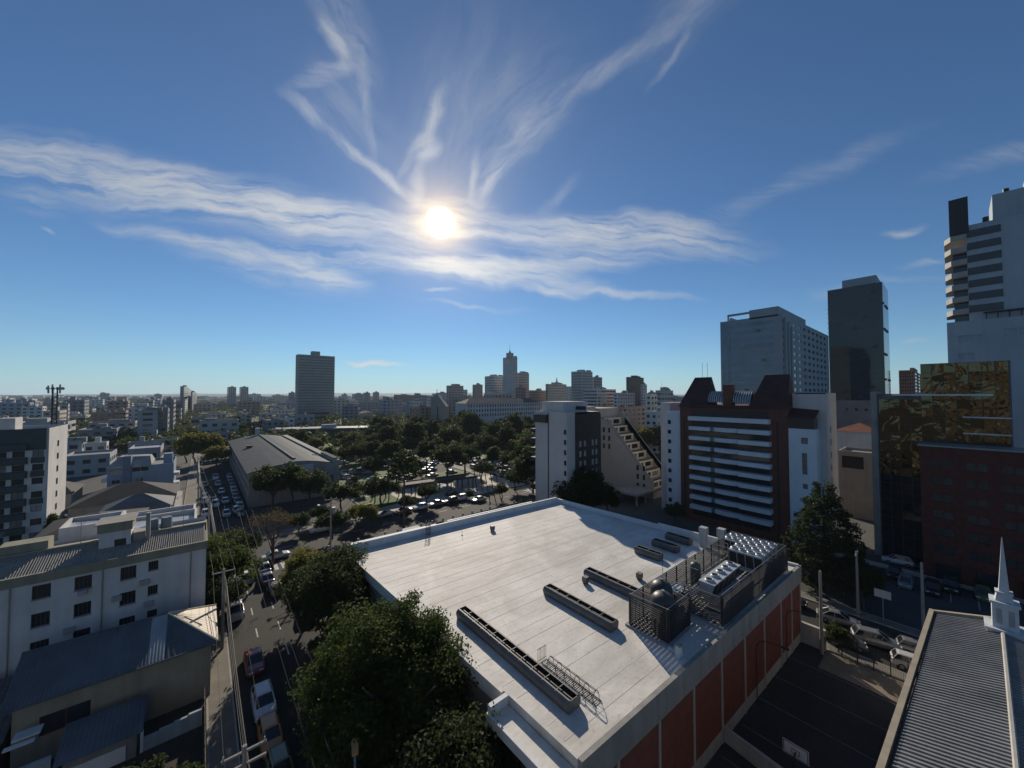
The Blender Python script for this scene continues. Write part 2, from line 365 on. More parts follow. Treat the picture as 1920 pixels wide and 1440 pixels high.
# --- foliage
def leaf_mesh(name, centers, radii, n_per, size, seed, mats, squash=1.0, mfrac=.25, up=.35):
    g = np.random.default_rng(seed)
    c = np.repeat(np.asarray(centers, float), n_per, 0); rr = np.repeat(np.asarray(radii, float), n_per)
    n = len(c); d = g.normal(size=(n, 3)); d /= np.linalg.norm(d, axis=1)[:, None]
    pos = c + d * (rr * g.random(n) ** .45)[:, None] * np.array([1, 1, squash])
    nrm = d * .5 + g.normal(size=(n, 3)) * .6; nrm[:, 2] += up; nrm /= np.linalg.norm(nrm, axis=1)[:, None]
    a = np.cross(nrm, g.normal(size=(n, 3))); a /= np.linalg.norm(a, axis=1)[:, None]; b = np.cross(nrm, a)
    s = size * (.55 + .9 * g.random(n))[:, None]
    V = np.stack([pos - a * s, pos - b * s * .55, pos + a * s, pos + b * s * .55], 1).reshape(-1, 3)
    me = bpy.data.meshes.new(name); me.vertices.add(4 * n); me.vertices.foreach_set('co', V.ravel())
    me.loops.add(4 * n); me.loops.foreach_set('vertex_index', np.arange(4 * n, dtype=np.int32))
    me.polygons.add(n); me.polygons.foreach_set('loop_start', np.arange(0, 4 * n, 4, dtype=np.int32)); me.polygons.foreach_set('loop_total', np.full(n, 4, dtype=np.int32))
    for q in mats: me.materials.append(q)
    if len(mats) > 1:
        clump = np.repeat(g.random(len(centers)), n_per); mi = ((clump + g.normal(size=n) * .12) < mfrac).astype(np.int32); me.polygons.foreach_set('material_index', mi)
    me.update(); me.validate(); return me
def crown_points(seed, n, rx, ry, rz, z0, shell=.62, lumps=7, flat=0.):
    g = np.random.default_rng(seed); out = []
    lc = g.normal(size=(lumps, 3)); lc /= np.linalg.norm(lc, axis=1)[:, None]; lw = .75 + .5 * g.random(lumps)
    while len(out) < n:
        d = g.normal(size=3); d /= np.linalg.norm(d)
        if d[2] < -.55: continue
        k = max(np.clip((lc @ d - .62) / .38, 0, 1) * lw); r = (.64 + .42 * k) * (shell + (1 - shell) * g.random())
        z = d[2] * (1 - flat if d[2] < 0 else 1)
        out.append((d[0] * rx * r, d[1] * ry * r, z0 + z * rz * r))
    return np.array(out)
def trunk_mb(h, r, limbs, spread, seed, top=None, crooked=.25):
    g = random.Random(seed); mb = MB(); n = 5; pts = []; x = y = 0.
    for i in range(n + 1):
        t = i / n; pts.append(Vector((x, y, h * t))); x += g.uniform(-1, 1) * crooked; y += g.uniform(-1, 1) * crooked
    for i in range(n): mb.cyl(pts[i], pts[i + 1], r * (1 - .1 * i), r * (1 - .1 * (i + 1)), 7)
    for k in range(limbs):
        a = 2 * math.pi * (k + g.random() * .7) / limbs; b = pts[n - (k % 2)]; l = spread * g.uniform(.7, 1.1)
        m1 = b + Vector((math.cos(a) * l * .5, math.sin(a) * l * .5, l * .45)); m2 = m1 + Vector((math.cos(a + .3) * l * .45, math.sin(a + .3) * l * .45, l * .5))
        mb.cyl(b, m1, r * .5, r * .32, 6); mb.cyl(m1, m2, r * .32, r * .1, 5)
        for s in (-.7, .7):
            m3 = m1 + Vector((math.cos(a + s) * l * .4, math.sin(a + s) * l * .4, l * .3)); mb.cyl(m1, m3, r * .2, r * .06, 5)
    return mb
BARK = mat('bark', (.075, .06, .05), .9, .4, 2.5, bump=.4, objspace=True)
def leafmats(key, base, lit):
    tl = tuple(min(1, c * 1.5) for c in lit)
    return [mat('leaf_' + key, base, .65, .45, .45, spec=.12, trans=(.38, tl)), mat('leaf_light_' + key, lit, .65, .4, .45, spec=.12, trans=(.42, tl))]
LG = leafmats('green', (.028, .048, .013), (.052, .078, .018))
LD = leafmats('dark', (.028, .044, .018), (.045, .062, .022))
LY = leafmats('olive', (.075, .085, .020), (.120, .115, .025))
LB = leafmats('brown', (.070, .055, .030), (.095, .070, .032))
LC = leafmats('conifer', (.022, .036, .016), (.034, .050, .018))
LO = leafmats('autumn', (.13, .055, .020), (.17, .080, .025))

# ================================================================== THE SETTING
ASPH = mat('asphalt', (.030, .029, .027), .85, .3, .35, fine=.35, spec=.3)
GRND = mat('city_ground', (.085, .083, .075), .95, .4, .03, fine=.3)
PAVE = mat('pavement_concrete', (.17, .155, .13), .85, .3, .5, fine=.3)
KERB = mat('kerb_stone', (.30, .29, .27), .85, .2, 1.)
PAINT = mat('road_paint', (.40, .40, .38), .7, .25, 2.)
SOIL = mat('dark_soil', (.05, .043, .032), .95, .4, .6, fine=.4)
LAWN = mat('lawn_grass', (.075, .12, .028), .9, .4, .25, fine=.5, bump=.5)
COURT = mat('court_asphalt', (.040, .040, .041), .9, .35, .25, fine=.4)
def sheet(name, x0, y0, x1, y1, z, m):
    mb = MB(); mb.face([(x0, y0, z), (x1, y0, z), (x1, y1, z), (x0, y1, z)]); return struct(name, mb, m)
sheet('ground', -14000, -14000, 14000, 14000, 0, GRND)
road = sheet('road', 3, -60, 12.5, 78, .008, ASPH)                      # tree-lined street
sheet('road', 0.4, 92.5, 10, 330, .008, ASPH)                           # same street beyond the crossing
sheet('road', -120, 78, 200, 92.5, .012, ASPH)                          # cross street
sheet('road', 58.5, -70, 68.5, 54, .008, ASPH)                          # street behind the court
sheet('road', 84, 92.5, 100, 330, .008, ASPH)                           # park avenue
sheet('parking_lot', 70.5, -60, 91, 14, .006, mat('lot_asphalt', (.062, .066, .070), .9, .25, .3, fine=.3))
def raised(name, x0, y0, x1, y1, m=PAVE, h=.14):
    mb = MB(); mb.box(x0 + .15, y0 + .15, -.1, x1 - .15, y1 - .15, h)
    o = struct(name, mb, m)
    kb = MB()
    for q in ((x0, y0, x1, y0 + .15), (x0, y1 - .15, x1, y1), (x0, y0 + .15, x0 + .15, y1 - .15), (x1 - .15, y0 + .15, x1, y1 - .15)): kb.box(q[0], q[1], -.1, q[2], q[3], h + .01)
    struct('kerb', kb, KERB, o); return o
raised('pavement', .9, -60, 3, 78); raised('pavement', 12.5, -60, 15, 60); raised('pavement', 12.5, 74, 68, 78)
raised('pavement', 12, 92.5, 33, 96); raised('pavement', -3.2, 92.5, .4, 260); raised('pavement', -90, 92.5, -3.4, 95); raised('pavement', -90, 75.5, .7, 78)
raised('pavement', 56.8, -60, 58.5, 73.8); raised('pavement', 68.5, -60, 70.4, 54); raised('pavement', 91, -60, 93, 20, mat('sunny_paving', (.36, .32, .26), .85, .2, .6))  # last strip: sunlight is put into its paler paving colour
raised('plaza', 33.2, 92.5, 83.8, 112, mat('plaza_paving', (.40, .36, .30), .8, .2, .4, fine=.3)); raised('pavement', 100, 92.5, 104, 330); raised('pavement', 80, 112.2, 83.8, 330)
for q in ((33.5, 98.5, 44, 111), (33, 122, 52, 138), (52, 132, 66, 150), (62, 113, 79, 128), (86.5, 96, 92, 100), (33, 150, 79.5, 260), (104.2, 94, 160, 300)):
    lb = MB(); lb.box(q[0], q[1], -.1, q[2], q[3], .19); struct('lawn', lb, LAWN)
lb = MB(); lb.box(-60, 0, -.1, .6, 74, .05); struct('yard_ground', lb, SOIL)
cb = MB(); cb.box(17, 3.4, -.1, 56.4, 13.4, .03); court = struct('court', cb, COURT)
# painted markings
def marks(rects, z=.016):
    for (x0, y0, x1, y1) in rects:
        mb = MB(); mb.face([(x0, y0, z), (x1, y0, z), (x1, y1, z), (x0, y1, z)]); struct('lane_marking', mb, PAINT, road)
marks([(x - .07, y, x + .07, y + 2.2) for x in (5.9, 8.3) for y in range(20, 74, 6)])
marks([(5.2, y, 5.34, y + 60) for y in (96,)] + [(2.6 + .0, 94, 9.6, 94.4)])
marks([(x, 85.2, x + 2.5, 85.35) for x in range(-30, 80, 7)], .02)
marks([(3.6 + i * 1.1, 75.2, 4.2 + i * 1.1, 78) for i in range(8)] + [(78 + i * 1.5 * 0, 79 + i * 1.3, 83, 79.7 + i * 1.3) for i in range(10)], .02)
marks([(66 + i * 1.1, 93 + 0, 66.6 + i * 1.1, 95) for i in range(0)])
lot = bpy.data.objects['parking_lot']
for y in np.arange(-20, 13, 2.6):
    mb = MB(); mb.face([(83.5, y, .014), (88.5, y, .014), (88.5, y + .1, .014), (83.5, y + .1, .014)]); struct('bay_marking', mb, PAINT, lot)
for x in (29, 33.6, 38.2, 42.8, 47.4, 52):
    mb = MB(); mb.face([(x, 4, .034), (x + .08, 4, .034), (x + .08, 13, .034), (x, 13, .034)]); struct('court_line', mb, mat('worn_line', (.16, .16, .155), .9, .4, 1.5), court)
mb = MB(); mb.face([(48.0, 4.2, .036), (56, 3.7, .036), (56, 3.95, .036), (48.0, 4.4, .036)]); struct('court_line', mb, PAINT, court)

# ================================================================== WHITE-ROOFED HALL
def membrane(name, c0, c1, seed):
    m = bpy.data.materials.new(name); m.use_nodes = True; t = m.node_tree; b = t.nodes['Principled BSDF']; b.inputs['Roughness'].default_value = .68; b.inputs['Specular IOR Level'].default_value = .2
    g = t.nodes.new('ShaderNodeNewGeometry')
    def nz(sc, vec_scale, det, rough=.6, dist=0.):
        mp = t.nodes.new('ShaderNodeMapping'); mp.inputs['Scale'].default_value = vec_scale; mp.inputs['Location'].default_value = (seed, seed * 2, 0); t.links.new(g.outputs['Position'], mp.inputs['Vector'])
        n = t.nodes.new('ShaderNodeTexNoise'); n.inputs['Scale'].default_value = sc; n.inputs['Detail'].default_value = det; n.inputs['Roughness'].default_value = rough; n.inputs['Distortion'].default_value = dist; t.links.new(mp.outputs[0], n.inputs['Vector']); return n.outputs['Fac']
    def mr(x, lo, hi, a0, a1):
        q = t.nodes.new('ShaderNodeMapRange'); t.links.new(x, q.inputs['Value']); q.inputs['From Min'].default_value = lo; q.inputs['From Max'].default_value = hi; q.inputs['To Min'].default_value = a0; q.inputs['To Max'].default_value = a1; return q.outputs[0]
    def mul(x, y):
        q = t.nodes.new('ShaderNodeMath'); q.operation = 'MULTIPLY'; t.links.new(x, q.inputs[0]); t.links.new(y, q.inputs[1]); return q.outputs[0]
    streak = mr(nz(1.0, (.22, .9, 1), 6, .65, .6), .35, .65, .90, 1.03); blot = mr(nz(.16, (1, 1, 1), 5, .6, .8), .38, .62, .80, 1.04); speck = mr(nz(3.2, (1, 1, 1), 4, .7), .30, .46, .82, 1.0)
    f = mul(mul(streak, blot), speck)
    mc = t.nodes.new('ShaderNodeMix'); mc.data_type = 'RGBA'; t.links.new(mr(f, .62, 1.05, 0, 1), mc.inputs['Factor']); mc.inputs[6].default_value = (*c0, 1); mc.inputs[7].default_value = (*c1, 1); t.links.new(mc.outputs[2], b.inputs['Base Color'])
    bp = t.nodes.new('ShaderNodeBump'); bp.inputs['Strength'].default_value = .45; bp.inputs['Distance'].default_value = .05; t.links.new(nz(1.6, (.35, 1, 1), 4), bp.inputs['Height']); t.links.new(bp.outputs[0], b.inputs['Normal']); return m
ROOFW = membrane('white_membrane', (.40, .375, .335), (.70, .675, .625), 0); ROOFW2 = membrane('white_membrane_worn', (.39, .362, .32), (.685, .66, .605), 0)
SEAM = mat('membrane_seam', (.60, .578, .535), .8, .3, .8, fine=.3)
WHITEP = mat('white_parapet', (.62, .63, .64), .7, .12, .6, streak=.4)
CONC = mat('weathered_concrete', (.27, .26, .235), .85, .3, .5, streak=.55)
CONCL = mat('pale_concrete', (.40, .38, .35), .85, .25, .5, streak=.5)
def brickmat():
    m = mat('red_brick', (.19, .062, .04), .85, .25, 1.2, bump=.3, streak=.3); return m
BRICK = brickmat()
ZR = 9.0
qN, qR, qF, qL = (17.1, 14.2), (56.4, 12.6), (53.9, 50.6), (15.3, 52.6)
hall = thing('white_roofed_hall', 'big low hall with a bright white flat roof and red brick side, in the foreground', 'hall', (36, 32, 0))
def lerp(a, b, t): return (a[0] + (b[0] - a[0]) * t, a[1] + (b[1] - a[1]) * t)
mb = MB()
def wallq(a, b, z0, z1, th=.0): mb.face([(*a, z0), (*b, z0), (*b, z1), (*a, z1)])
wallq(qR, qF, -.5, ZR - .3); wallq(qF, qL, -.5, ZR - .3); wallq(qL, qN, -.5, ZR - .3); wallq(qN, qR, -.5, ZR - 1.9)
mb.face([(*qN, ZR - .3), (*qR, ZR - .3), (*qF, ZR - .3), (*qL, ZR - .3)])
part('wall', mb, CONC, hall)
# membrane strips, each lapping the next
ns = 27
for i in range(ns):
    t0, t1 = i / ns, (i + 1) / ns
    a, b = lerp(qN, qL, t0), lerp(qR, qF, t0); c, d = lerp(qR, qF, t1), lerp(qN, qL, t1)
    zz = ZR + .003 * (i % 3)
    cut = [0, rng.uniform(.2, .4), rng.uniform(.55, .8), 1]
    for k in range(3):
        mb = MB(); p = [lerp(a, b, cut[k]), lerp(a, b, cut[k + 1]), lerp(d, c, cut[k + 1]), lerp(d, c, cut[k])]
        z2 = zz + rng.uniform(-.0015, .0015)
        mb.prism(p, ZR - .25, z2); part('membrane_sheet', mb, ROOFW2 if rng.random() < .15 else ROOFW, hall)
for i in range(1, ns):    # welded laps between the strips
    a, b = lerp(qN, qL, i / ns), lerp(qR, qF, i / ns); w = .025
    mb = MB(); mb.prism([(a[0] + .2, a[1] - w), (b[0] - .3, b[1] - w), (b[0] - .3, b[1] + w), (a[0] + .2, a[1] + w)], ZR - .02, ZR + .011); part('membrane_seam', mb, SEAM, hall)
# far and right parapets with copings, front fascia band
def parapet(a, b, th, z0, z1, name, m, inward):
    mb = MB(); n = inward; p = [a, b, (b[0] + n[0] * th, b[1] + n[1] * th), (a[0] + n[0] * th, a[1] + n[1] * th)]; mb.prism(p, z0, z1); return part(name, mb, m, hall)
parapet(lerp(qL, qF, .0), lerp(qL, qF, .995), .35, ZR - 1.5, ZR + .95, 'parapet', WHITEP, (0, -1))
parapet((17.5, 53.6), lerp(qL, qF, .36), .25, ZR - 1.5, ZR + .45, 'parapet', WHITEP, (0, .0001))
mb = MB(); p0 = lerp(qL, qF, .02); p1 = lerp(qL, qF, .35); mb.prism([(p0[0], p0[1] + .9), (p1[0], p1[1] + .9), (p1[0], p1[1] + 1.3), (p0[0], p0[1] + 1.3)], ZR - 2, ZR + .6); part('outer_parapet', mb, WHITEP, hall)
mb = MB(); p0 = lerp(qL, qF, .40); p1 = lerp(qL, qF, .86); mb.prism([(p0[0], p0[1] + .9), (p1[0], p1[1] + .9), (p1[0], p1[1] + 1.25), (p0[0], p0[1] + 1.25)], ZR - 2, ZR + .75); part('outer_parapet', mb, WHITEP, hall)
parapet(lerp(qR, qF, .18), lerp(qR, qF, .46), .32, ZR - 1.5, ZR + 1.0, 'parapet', WHITEP, (-1, 0))
parapet(lerp(qR, qF, .46), lerp(qR, qF, .99), .32, ZR - 1.5, ZR + .75, 'parapet', WHITEP, (-1, 0))
parapet(lerp(qR, qF, .0), lerp(qR, qF, .18), .32, ZR - 1.5, ZR + .3, 'parapet', WHITEP, (-1, 0))
mb = MB(); a = lerp(qN, qR, -.004); b = lerp(qN, qR, 1.004)
mb.prism([(a[0], a[1] - .22), (b[0], b[1] - .22), (b[0], b[1] + .12), (a[0], a[1] + .12)], ZR - 1.75, ZR + .16); part('fascia_band', mb, CONC, hall)
# brick panels between columns on the court side
cols = [0, .085, .205, .33, .455, .58, .705, .83, .92, 1.0]
for i in range(len(cols) - 1):
    a, b = lerp(qN, qR, cols[i]), lerp(qN, qR, cols[i + 1]); w = .11
    mb = MB(); mb.prism([(a[0] + w, a[1] - .03), (b[0] - w, b[1] - .03), (b[0] - w, b[1] + .1), (a[0] + w, a[1] + .1)], 1.15, ZR - 2.0); part('brick_panel', mb, BRICK, hall)
    mb = MB(); mb.prism([(a[0] + w, a[1] - .05), (b[0] - w, b[1] - .05), (b[0] - w, b[1] + .1), (a[0] + w, a[1] + .1)], -.2, 1.15); part('plinth', mb, CONCL, hall)
for c in cols:
    a = lerp(qN, qR, c); mb = MB(); mb.box(a[0] - .11, a[1] - .12, -.2, a[0] + .11, a[1] + .1, ZR - 1.76); part('column', mb, CONCL, hall)
mb = MB(); a, b = qN, qR; mb.prism([(a[0], a[1] - .08), (b[0], b[1] - .08), (b[0], b[1] + .1), (a[0], a[1] + .1)], ZR - 2.0, ZR - 1.80); part('ledge', mb, CONCL, hall)
# left edge gutter step (lower canopy strip)
mb = MB(); mb.prism([(15.4, 14.3), (16.9, 14.3), (16.75, 20.6), (15.25, 20.7)], ZR - 1.0, ZR - .55); part('canopy', mb, ROOFW, hall)
mb = MB(); mb.prism([(15.25, 20.4), (16.9, 20.4), (16.9, 20.75), (15.25, 20.75)], ZR - 1.0, ZR + .05); part('canopy_end', mb, WHITEP, hall)
mb = MB(); mb.prism([(15.25, 14.3), (15.4, 14.3), (15.25, 20.7), (15.1, 20.7)], ZR - 1.1, ZR - .42); part('canopy_edge', mb, WHITEP, hall)
mb = MB(); mb.prism([(16.95, 14.25), (17.2, 14.25), (17.05, 20.9), (16.8, 20.9)], ZR - 1.0, ZR + .06); part('edge_strip', mb, ROOFW, hall)
mb = MB(); mb.prism([(16.55, 20.9), (16.85, 20.9), (15.35, 52.4), (15.05, 52.4)], ZR - 1.0, ZR + .06); part('edge_strip', mb, ROOFW, hall)

# ridge ventilators
VGREY = mat('vent_metal', (.135, .13, .125), .6, .3, 1., metal=.2, streak=.3); VDARK = mat('vent_dark', (.03, .03, .032), .5)
def vent(x, y0, y1, label, w=1.35, h=.82):
    t = thing('roof_ventilator', label, 'ventilator', (x, y0, ZR), group='long roof ventilators'); z = ZR
    s = w / 2; mb = MB()
    for sg in (-1, 1):
        mb.extr([(x + sg * (s - .2), z - .05), (x + sg * (s - .12), z - .05), (x + sg * s, z + .35), (x + sg * s, z + h * .7), (x + sg * (s - .22), z + h), (x + sg * (s - .34), z + h), (x + sg * (s - .1), z + h * .66), (x + sg * (s - .1), z + .4)], 'y', y0, y1)
    part('side_panels', mb, VGREY, t)
    mb = MB(); mb.box(x - s + .12, y0 + .06, z + .02, x + s - .12, y1 - .06, z + h * .62); part('throat', mb, VDARK, t)
    for ye in (y0 - .04, y1 - .01):
        mb = MB(); mb.extr([(x - s + .15, z - .05), (x + s - .15, z - .05), (x + s - .02, z + .35), (x + s - .02, z + h * .69), (x + s - .28, z + h * .97), (x - s + .28, z + h * .97), (x - s + .02, z + h * .69), (x - s + .02, z + .35)], 'y', ye, ye + .05); part('end_plate', mb, VGREY, t)
    n = max(2, int((y1 - y0) / 1.25)); 
    for k in range(1, n):
        yy = y0 + (y1 - y0) * k / n; mb = MB(); mb.box(x - s + .15, yy - .03, z + h * .93, x + s - .15, yy + .03, z + h * .985); part('crossbar', mb, VGREY, t)
    mb = MB(); mb.box(x - .04, y0 + .05, z + h * .62, x + .04, y1 - .05, z + h * .8); part('centre_rib', mb, VGREY, t)
vent(19.4, 16.7, 30.5, 'longest grey ventilator on the white roof, nearest the camera, running under the tree')
vent(28.6, 19.9, 28.2, 'long grey roof ventilator ending beside the tank cage, second from the near edge')
vent(34.9, 19.6, 27.9, 'long grey roof ventilator that meets the louvred screen, third from the near edge')
vent(45.0, 24.3, 27.6, 'short grey roof ventilator, nearest the camera of the three short ones', 1.3, .85)
vent(49.0, 24.0, 27.4, 'short grey roof ventilator, middle one of the three short ones', 1.3, .85)
vent(52.7, 24.0, 27.4, 'short grey roof ventilator closest to the far right parapet', 1.25, .85)

# plant enclosure on the roof
STEEL = mat('galvanised_steel', (.34, .34, .34), .45, .2, 2., metal=.6); SLAT = mat('louvre_slat', (.035, .036, .038), .55, .3, 2.)
enc = thing('louvre_enclosure', 'dark louvred screen fencing off the cooling plant on the white roof', 'screen', (42, 17, ZR))
def screen(a, b, h=2.75, z=ZR + .12):
    a = Vector((*a, 0)); b = Vector((*b, 0)); L = (b - a).length; d = (b - a) / L; nrm = Vector((d.y, -d.x, 0)); mb = MB(); n = int(h / .19)
    for i in range(n):
        zz = z + .1 + i * .19; p = [a + nrm * .05, b + nrm * .05, b - nrm * .04, a - nrm * .04]
        mb.prism([(q.x, q.y) for q in p], zz, zz + .07)
    part('louvre_slats', mb, SLAT, enc, kind='stuff')
    k = max(1, int(L / 2.2))
    for i in range(k + 1):
        p = a + d * (L * i / k); mb = MB(); mb.box(p.x - .05 - nrm.x * .12, p.y - .05 - nrm.y * .12, ZR, p.x + .05 - nrm.x * .12, p.y + .05 - nrm.y * .12, z + h); part('post', mb, SLAT, enc)
    for zz in (z + h, z + h * .5):
        mb = MB(); mb.tube([(a.x - nrm.x * .14, a.y - nrm.y * .14, zz), (b.x - nrm.x * .14, b.y - nrm.y * .14, zz)], .035, 6); part('rail', mb, STEEL, enc)
screen((54.4, 19.4), (30.2, 19.4)); screen((30.2, 19.4), (30.4, 15.8)); screen((30.4, 15.8), (34.4, 15.8)); screen((34.4, 15.8), (34.6, 17.6), 2.4)
screen((34.6, 17.2), (36.2, 17.2), 2.0); screen((36.2, 17.2), (36.3, 13.75), 2.5); screen((36.3, 13.75), (54.2, 13.2)); screen((54.3, 13.2), (54.5, 19.4))
for i in range(6):
    x = 31.5 + i * 4.2; mb = MB(); mb.tube([(x, 19.3, ZR + 2.8), (x, 17.4 if i > 1 else 16, ZR + 2.8)], .03, 5); part('brace', mb, STEEL, enc)
mb = MB(); mb.box(30.0, 15.5, ZR - .02, 34.9, 19.7, ZR + .16); mb.box(36, 13.6, ZR - .02, 54.6, 19.7, ZR + .161); part('base_slab', mb, mat('plinth_grey', (.30, .30, .31), .8, .2, .6), enc)
mb = MB(); mb.box(29.9, 14.4, ZR - .02, 30.15, 15.6, ZR + .2); part('kerb_upstand', mb, WHITEP, enc)
TANK = mat('dark_tank', (.045, .052, .050), .45, .3, .8, streak=.3); TANKG = mat('green_tank', (.075, .10, .085), .5, .3, .8)
def tank(x, y, r, h, m, label, z0=ZR + .16):
    t = thing('water_tank', label, 'tank', (x, y, z0), group='pressure tanks in the plant enclosure')
    mb = MB(); mb.rev([(r, .1), (r, h - r * .75)] + [(r * math.cos(a), h - r * .75 + r * .75 * math.sin(a)) for a in np.linspace(.1, math.pi / 2, 8)], (x, y, z0), 24); part('shell', mb, m, t, smooth=True)
    mb = MB(); mb.rev([(r + .02, h * .52), (r + .03, h * .54), (r + .02, h * .56)], (x, y, z0), 24); part('seam_band', mb, m, t)
    mb = MB(); mb.cyl((x, y, z0 + h - .05), (x, y, z0 + h + .15), .14, .14, 8); part('valve', mb, STEEL, t)
    for k in range(3):
        a = k * 2.1; mb = MB(); mb.cyl((x + math.cos(a) * r * .8, y + math.sin(a) * r * .8, z0), (x + math.cos(a) * r * .8, y + math.sin(a) * r * .8, z0 + .3), .06, .06, 6); part('foot', mb, STEEL, t)
    return t
tank(31.75, 16.95, 1.02, 3.35, TANK, 'dark domed tank at the near corner of the louvred enclosure')
tank(33.6, 18.1, .98, 3.35, TANK, 'dark domed tank just behind the corner tank in the enclosure')
tank(41.0, 18.2, .52, 2.9, TANKG, 'slim greenish upright tank beside the walkway inside the enclosure')
CHW = mat('chiller_white', (.40, .42, .43), .4, .15, .8, spec=.5)
def chiller(x0, x1, y0, y1, z, h, axis, nf, rows, label):
    t = thing('air_chiller', label, 'chiller', ((x0 + x1) / 2, (y0 + y1) / 2, z), group='rooftop air chillers')
    f = MB(); f.box(x0, y0, z, x1, y1, z + .25)
    part('frame', f, CHW, t)
    if axis == 'x':
        c = (y0 + y1) / 2; w = (y1 - y0) / 2
        mb = MB(); mb.extr([(c - w * .35, z + .25), (c + w * .35, z + .25), (c + w, z + h), (c - w, z + h)], 'x', x0, x1); part('coil_body', mb, CHW, t)
        for k in range(nf):
            xx = x0 + (x1 - x0) * (k + .06) / nf; xe = x0 + (x1 - x0) * (k + .94) / nf
            for sg in (-1, 1):
                mb = MB(); mb.face([(xx, c + sg * (w * .40 + .02), z + .35), (xe, c + sg * (w * .40 + .02), z + .35), (xe, c + sg * (w * .9 + .03), z + h - .2), (xx, c + sg * (w * .9 + .03), z + h - .2)]); part('coil_panel', mb, VDARK, t)
    else:
        c = (x0 + x1) / 2; w = (x1 - x0) / 2
        mb = MB(); mb.extr([(c - w * .45, z + .25), (c + w * .45, z + .25), (c + w, z + h), (c - w, z + h)], 'y', y0, y1); part('coil_body', mb, CHW, t)
        for k in range(nf):
            yy = y0 + (y1 - y0) * (k + .06) / nf; ye = y0 + (y1 - y0) * (k + .94) / nf
            for sg in (-1, 1):
                mb = MB(); mb.face([(c + sg * (w * .50 + .02), yy, z + .35), (c + sg * (w * .50 + .02), ye, z + .35), (c + sg * (w * .93 + .03), ye, z + h - .2), (c + sg * (w * .93 + .03), yy, z + h - .2)]); part('coil_panel', mb, VDARK, t)
    for k in range(nf):
        for r in range(rows):
            if axis == 'x': px, py = x0 + (x1 - x0) * (k + .5) / nf, y0 + (y1 - y0) * (r + .5) / rows
            else: px, py = x0 + (x1 - x0) * (r + .5) / rows, y0 + (y1 - y0) * (k + .5) / nf
            rad = .36; mb = MB(); mb.rev([(rad + .1, 0), (rad, .2), (rad - .05, .2), (rad - .05, .03)], (px, py, z + h), 14); fan = part('fan_ring', mb, CHW, t, smooth=True)
            mb = MB(); mb.rev([(rad - .05, .04), (.1, .05), (0.001, .1)], (px, py, z + h), 14)
            for q in range(4): a = q * math.pi / 2 + .4; mb.face([(px, py, z + h + .09), (px + math.cos(a) * .33, py + math.sin(a) * .33, z + h + .06), (px + math.cos(a + .5) * .33, py + math.sin(a + .5) * .33, z + h + .13)])
            part('fan', mb, VDARK, fan)
    return t
chiller(37.8, 44.6, 15.0, 16.5, ZR + .9, 1.9, 'x', 5, 1, 'single row of fans on a white chiller in the middle of the enclosure')
for i in range(4):
    chiller(47.9 + i * 1.5, 49.2 + i * 1.5, 14.0, 17.4, ZR + .9, 2.0, 'y', 4, 1, ['big white chiller row facing the camera at the front of the far block', 'second white chiller row from the front of the far block', 'third white chiller row from the front of the far block', 'rearmost white chiller row of the far block'][i])
for i in range(2):
    chiller(51.2 + i * 1.5, 52.5 + i * 1.5, 17.7, 19.1, ZR + .9, 1.9, 'y', 2, 1, ['small white chiller left of the far block near the twin flues', 'small white chiller behind it beside the right parapet'][i])
# walkway with rails and pipes
wk = thing('service_walkway', 'steel service walkway with hand rails between the chillers and the tanks', 'walkway', (41, 17.4, ZR))
mb = MB(); mb.box(37, 16.9, ZR + 1.1, 46, 17.9, ZR + 1.16); part('deck', mb, STEEL, wk)
for yy in (16.9, 17.9):
    for zz in (.5, 1.0): mb = MB(); mb.tube([(37, yy, ZR + 1.16 + zz), (46, yy, ZR + 1.16 + zz)], .025, 5); part('hand_rail', mb, STEEL, wk)
    for x in np.arange(37, 46.1, 1.5): mb = MB(); mb.tube([(x, yy, ZR + .16), (x, yy, ZR + 2.16)], .03, 5); part('rail_post', mb, STEEL, wk)
pp = thing('pipe_run', 'tangle of grey cooling pipes between the tanks and the far chillers', 'pipes', (44, 18.4, ZR))
for k in range(7):
    y = 17.2 + k * .28; mb = MB(); mb.tube([(42 + k * .5, y, ZR + .4 + .2 * (k % 3)), (52, y, ZR + .4 + .2 * (k % 3)), (52, y, ZR + 2.2), (53.2, y, ZR + 2.3)], .07, 7); part('pipe', mb, STEEL, pp)
for k in range(5):
    mb = MB(); mb.tube([(46 + k * 1.4, 18.3, ZR + .2), (46 + k * 1.4, 18.3, ZR + 2.6), (46 + k * 1.4, 19.0, ZR + 2.6)], .05, 6); part('pipe', mb, STEEL, pp)
ph = thing('pump_unit', 'pale pump housing on the plinth between the tanks and the small chiller', 'pump', (36.9, 17.9, ZR + .16))
mb = MB(); mb.rev([(.45, 0), (.45, .9), (.62, .95), (.62, 1.05), (.1, 1.1)], (36.9, 17.9, ZR + .16), 14); part('drum', mb, CHW, ph, smooth=True)
mb = MB(); mb.box(37.4, 17.6, ZR + .16, 38.3, 18.4, ZR + .9); part('motor', mb, STEEL, ph)
wp = MB(); wp.box(34.9, 17.9, ZR + 1.9, 37.0, 18.5, ZR + 2.0); wp.box(35.9, 17.0, ZR + 1.9, 37.0, 17.899, ZR + 2.0); solo('cover_plate', wp, CHW, 'pale flat cover plate on the inner louvres near the tanks', 'plate')
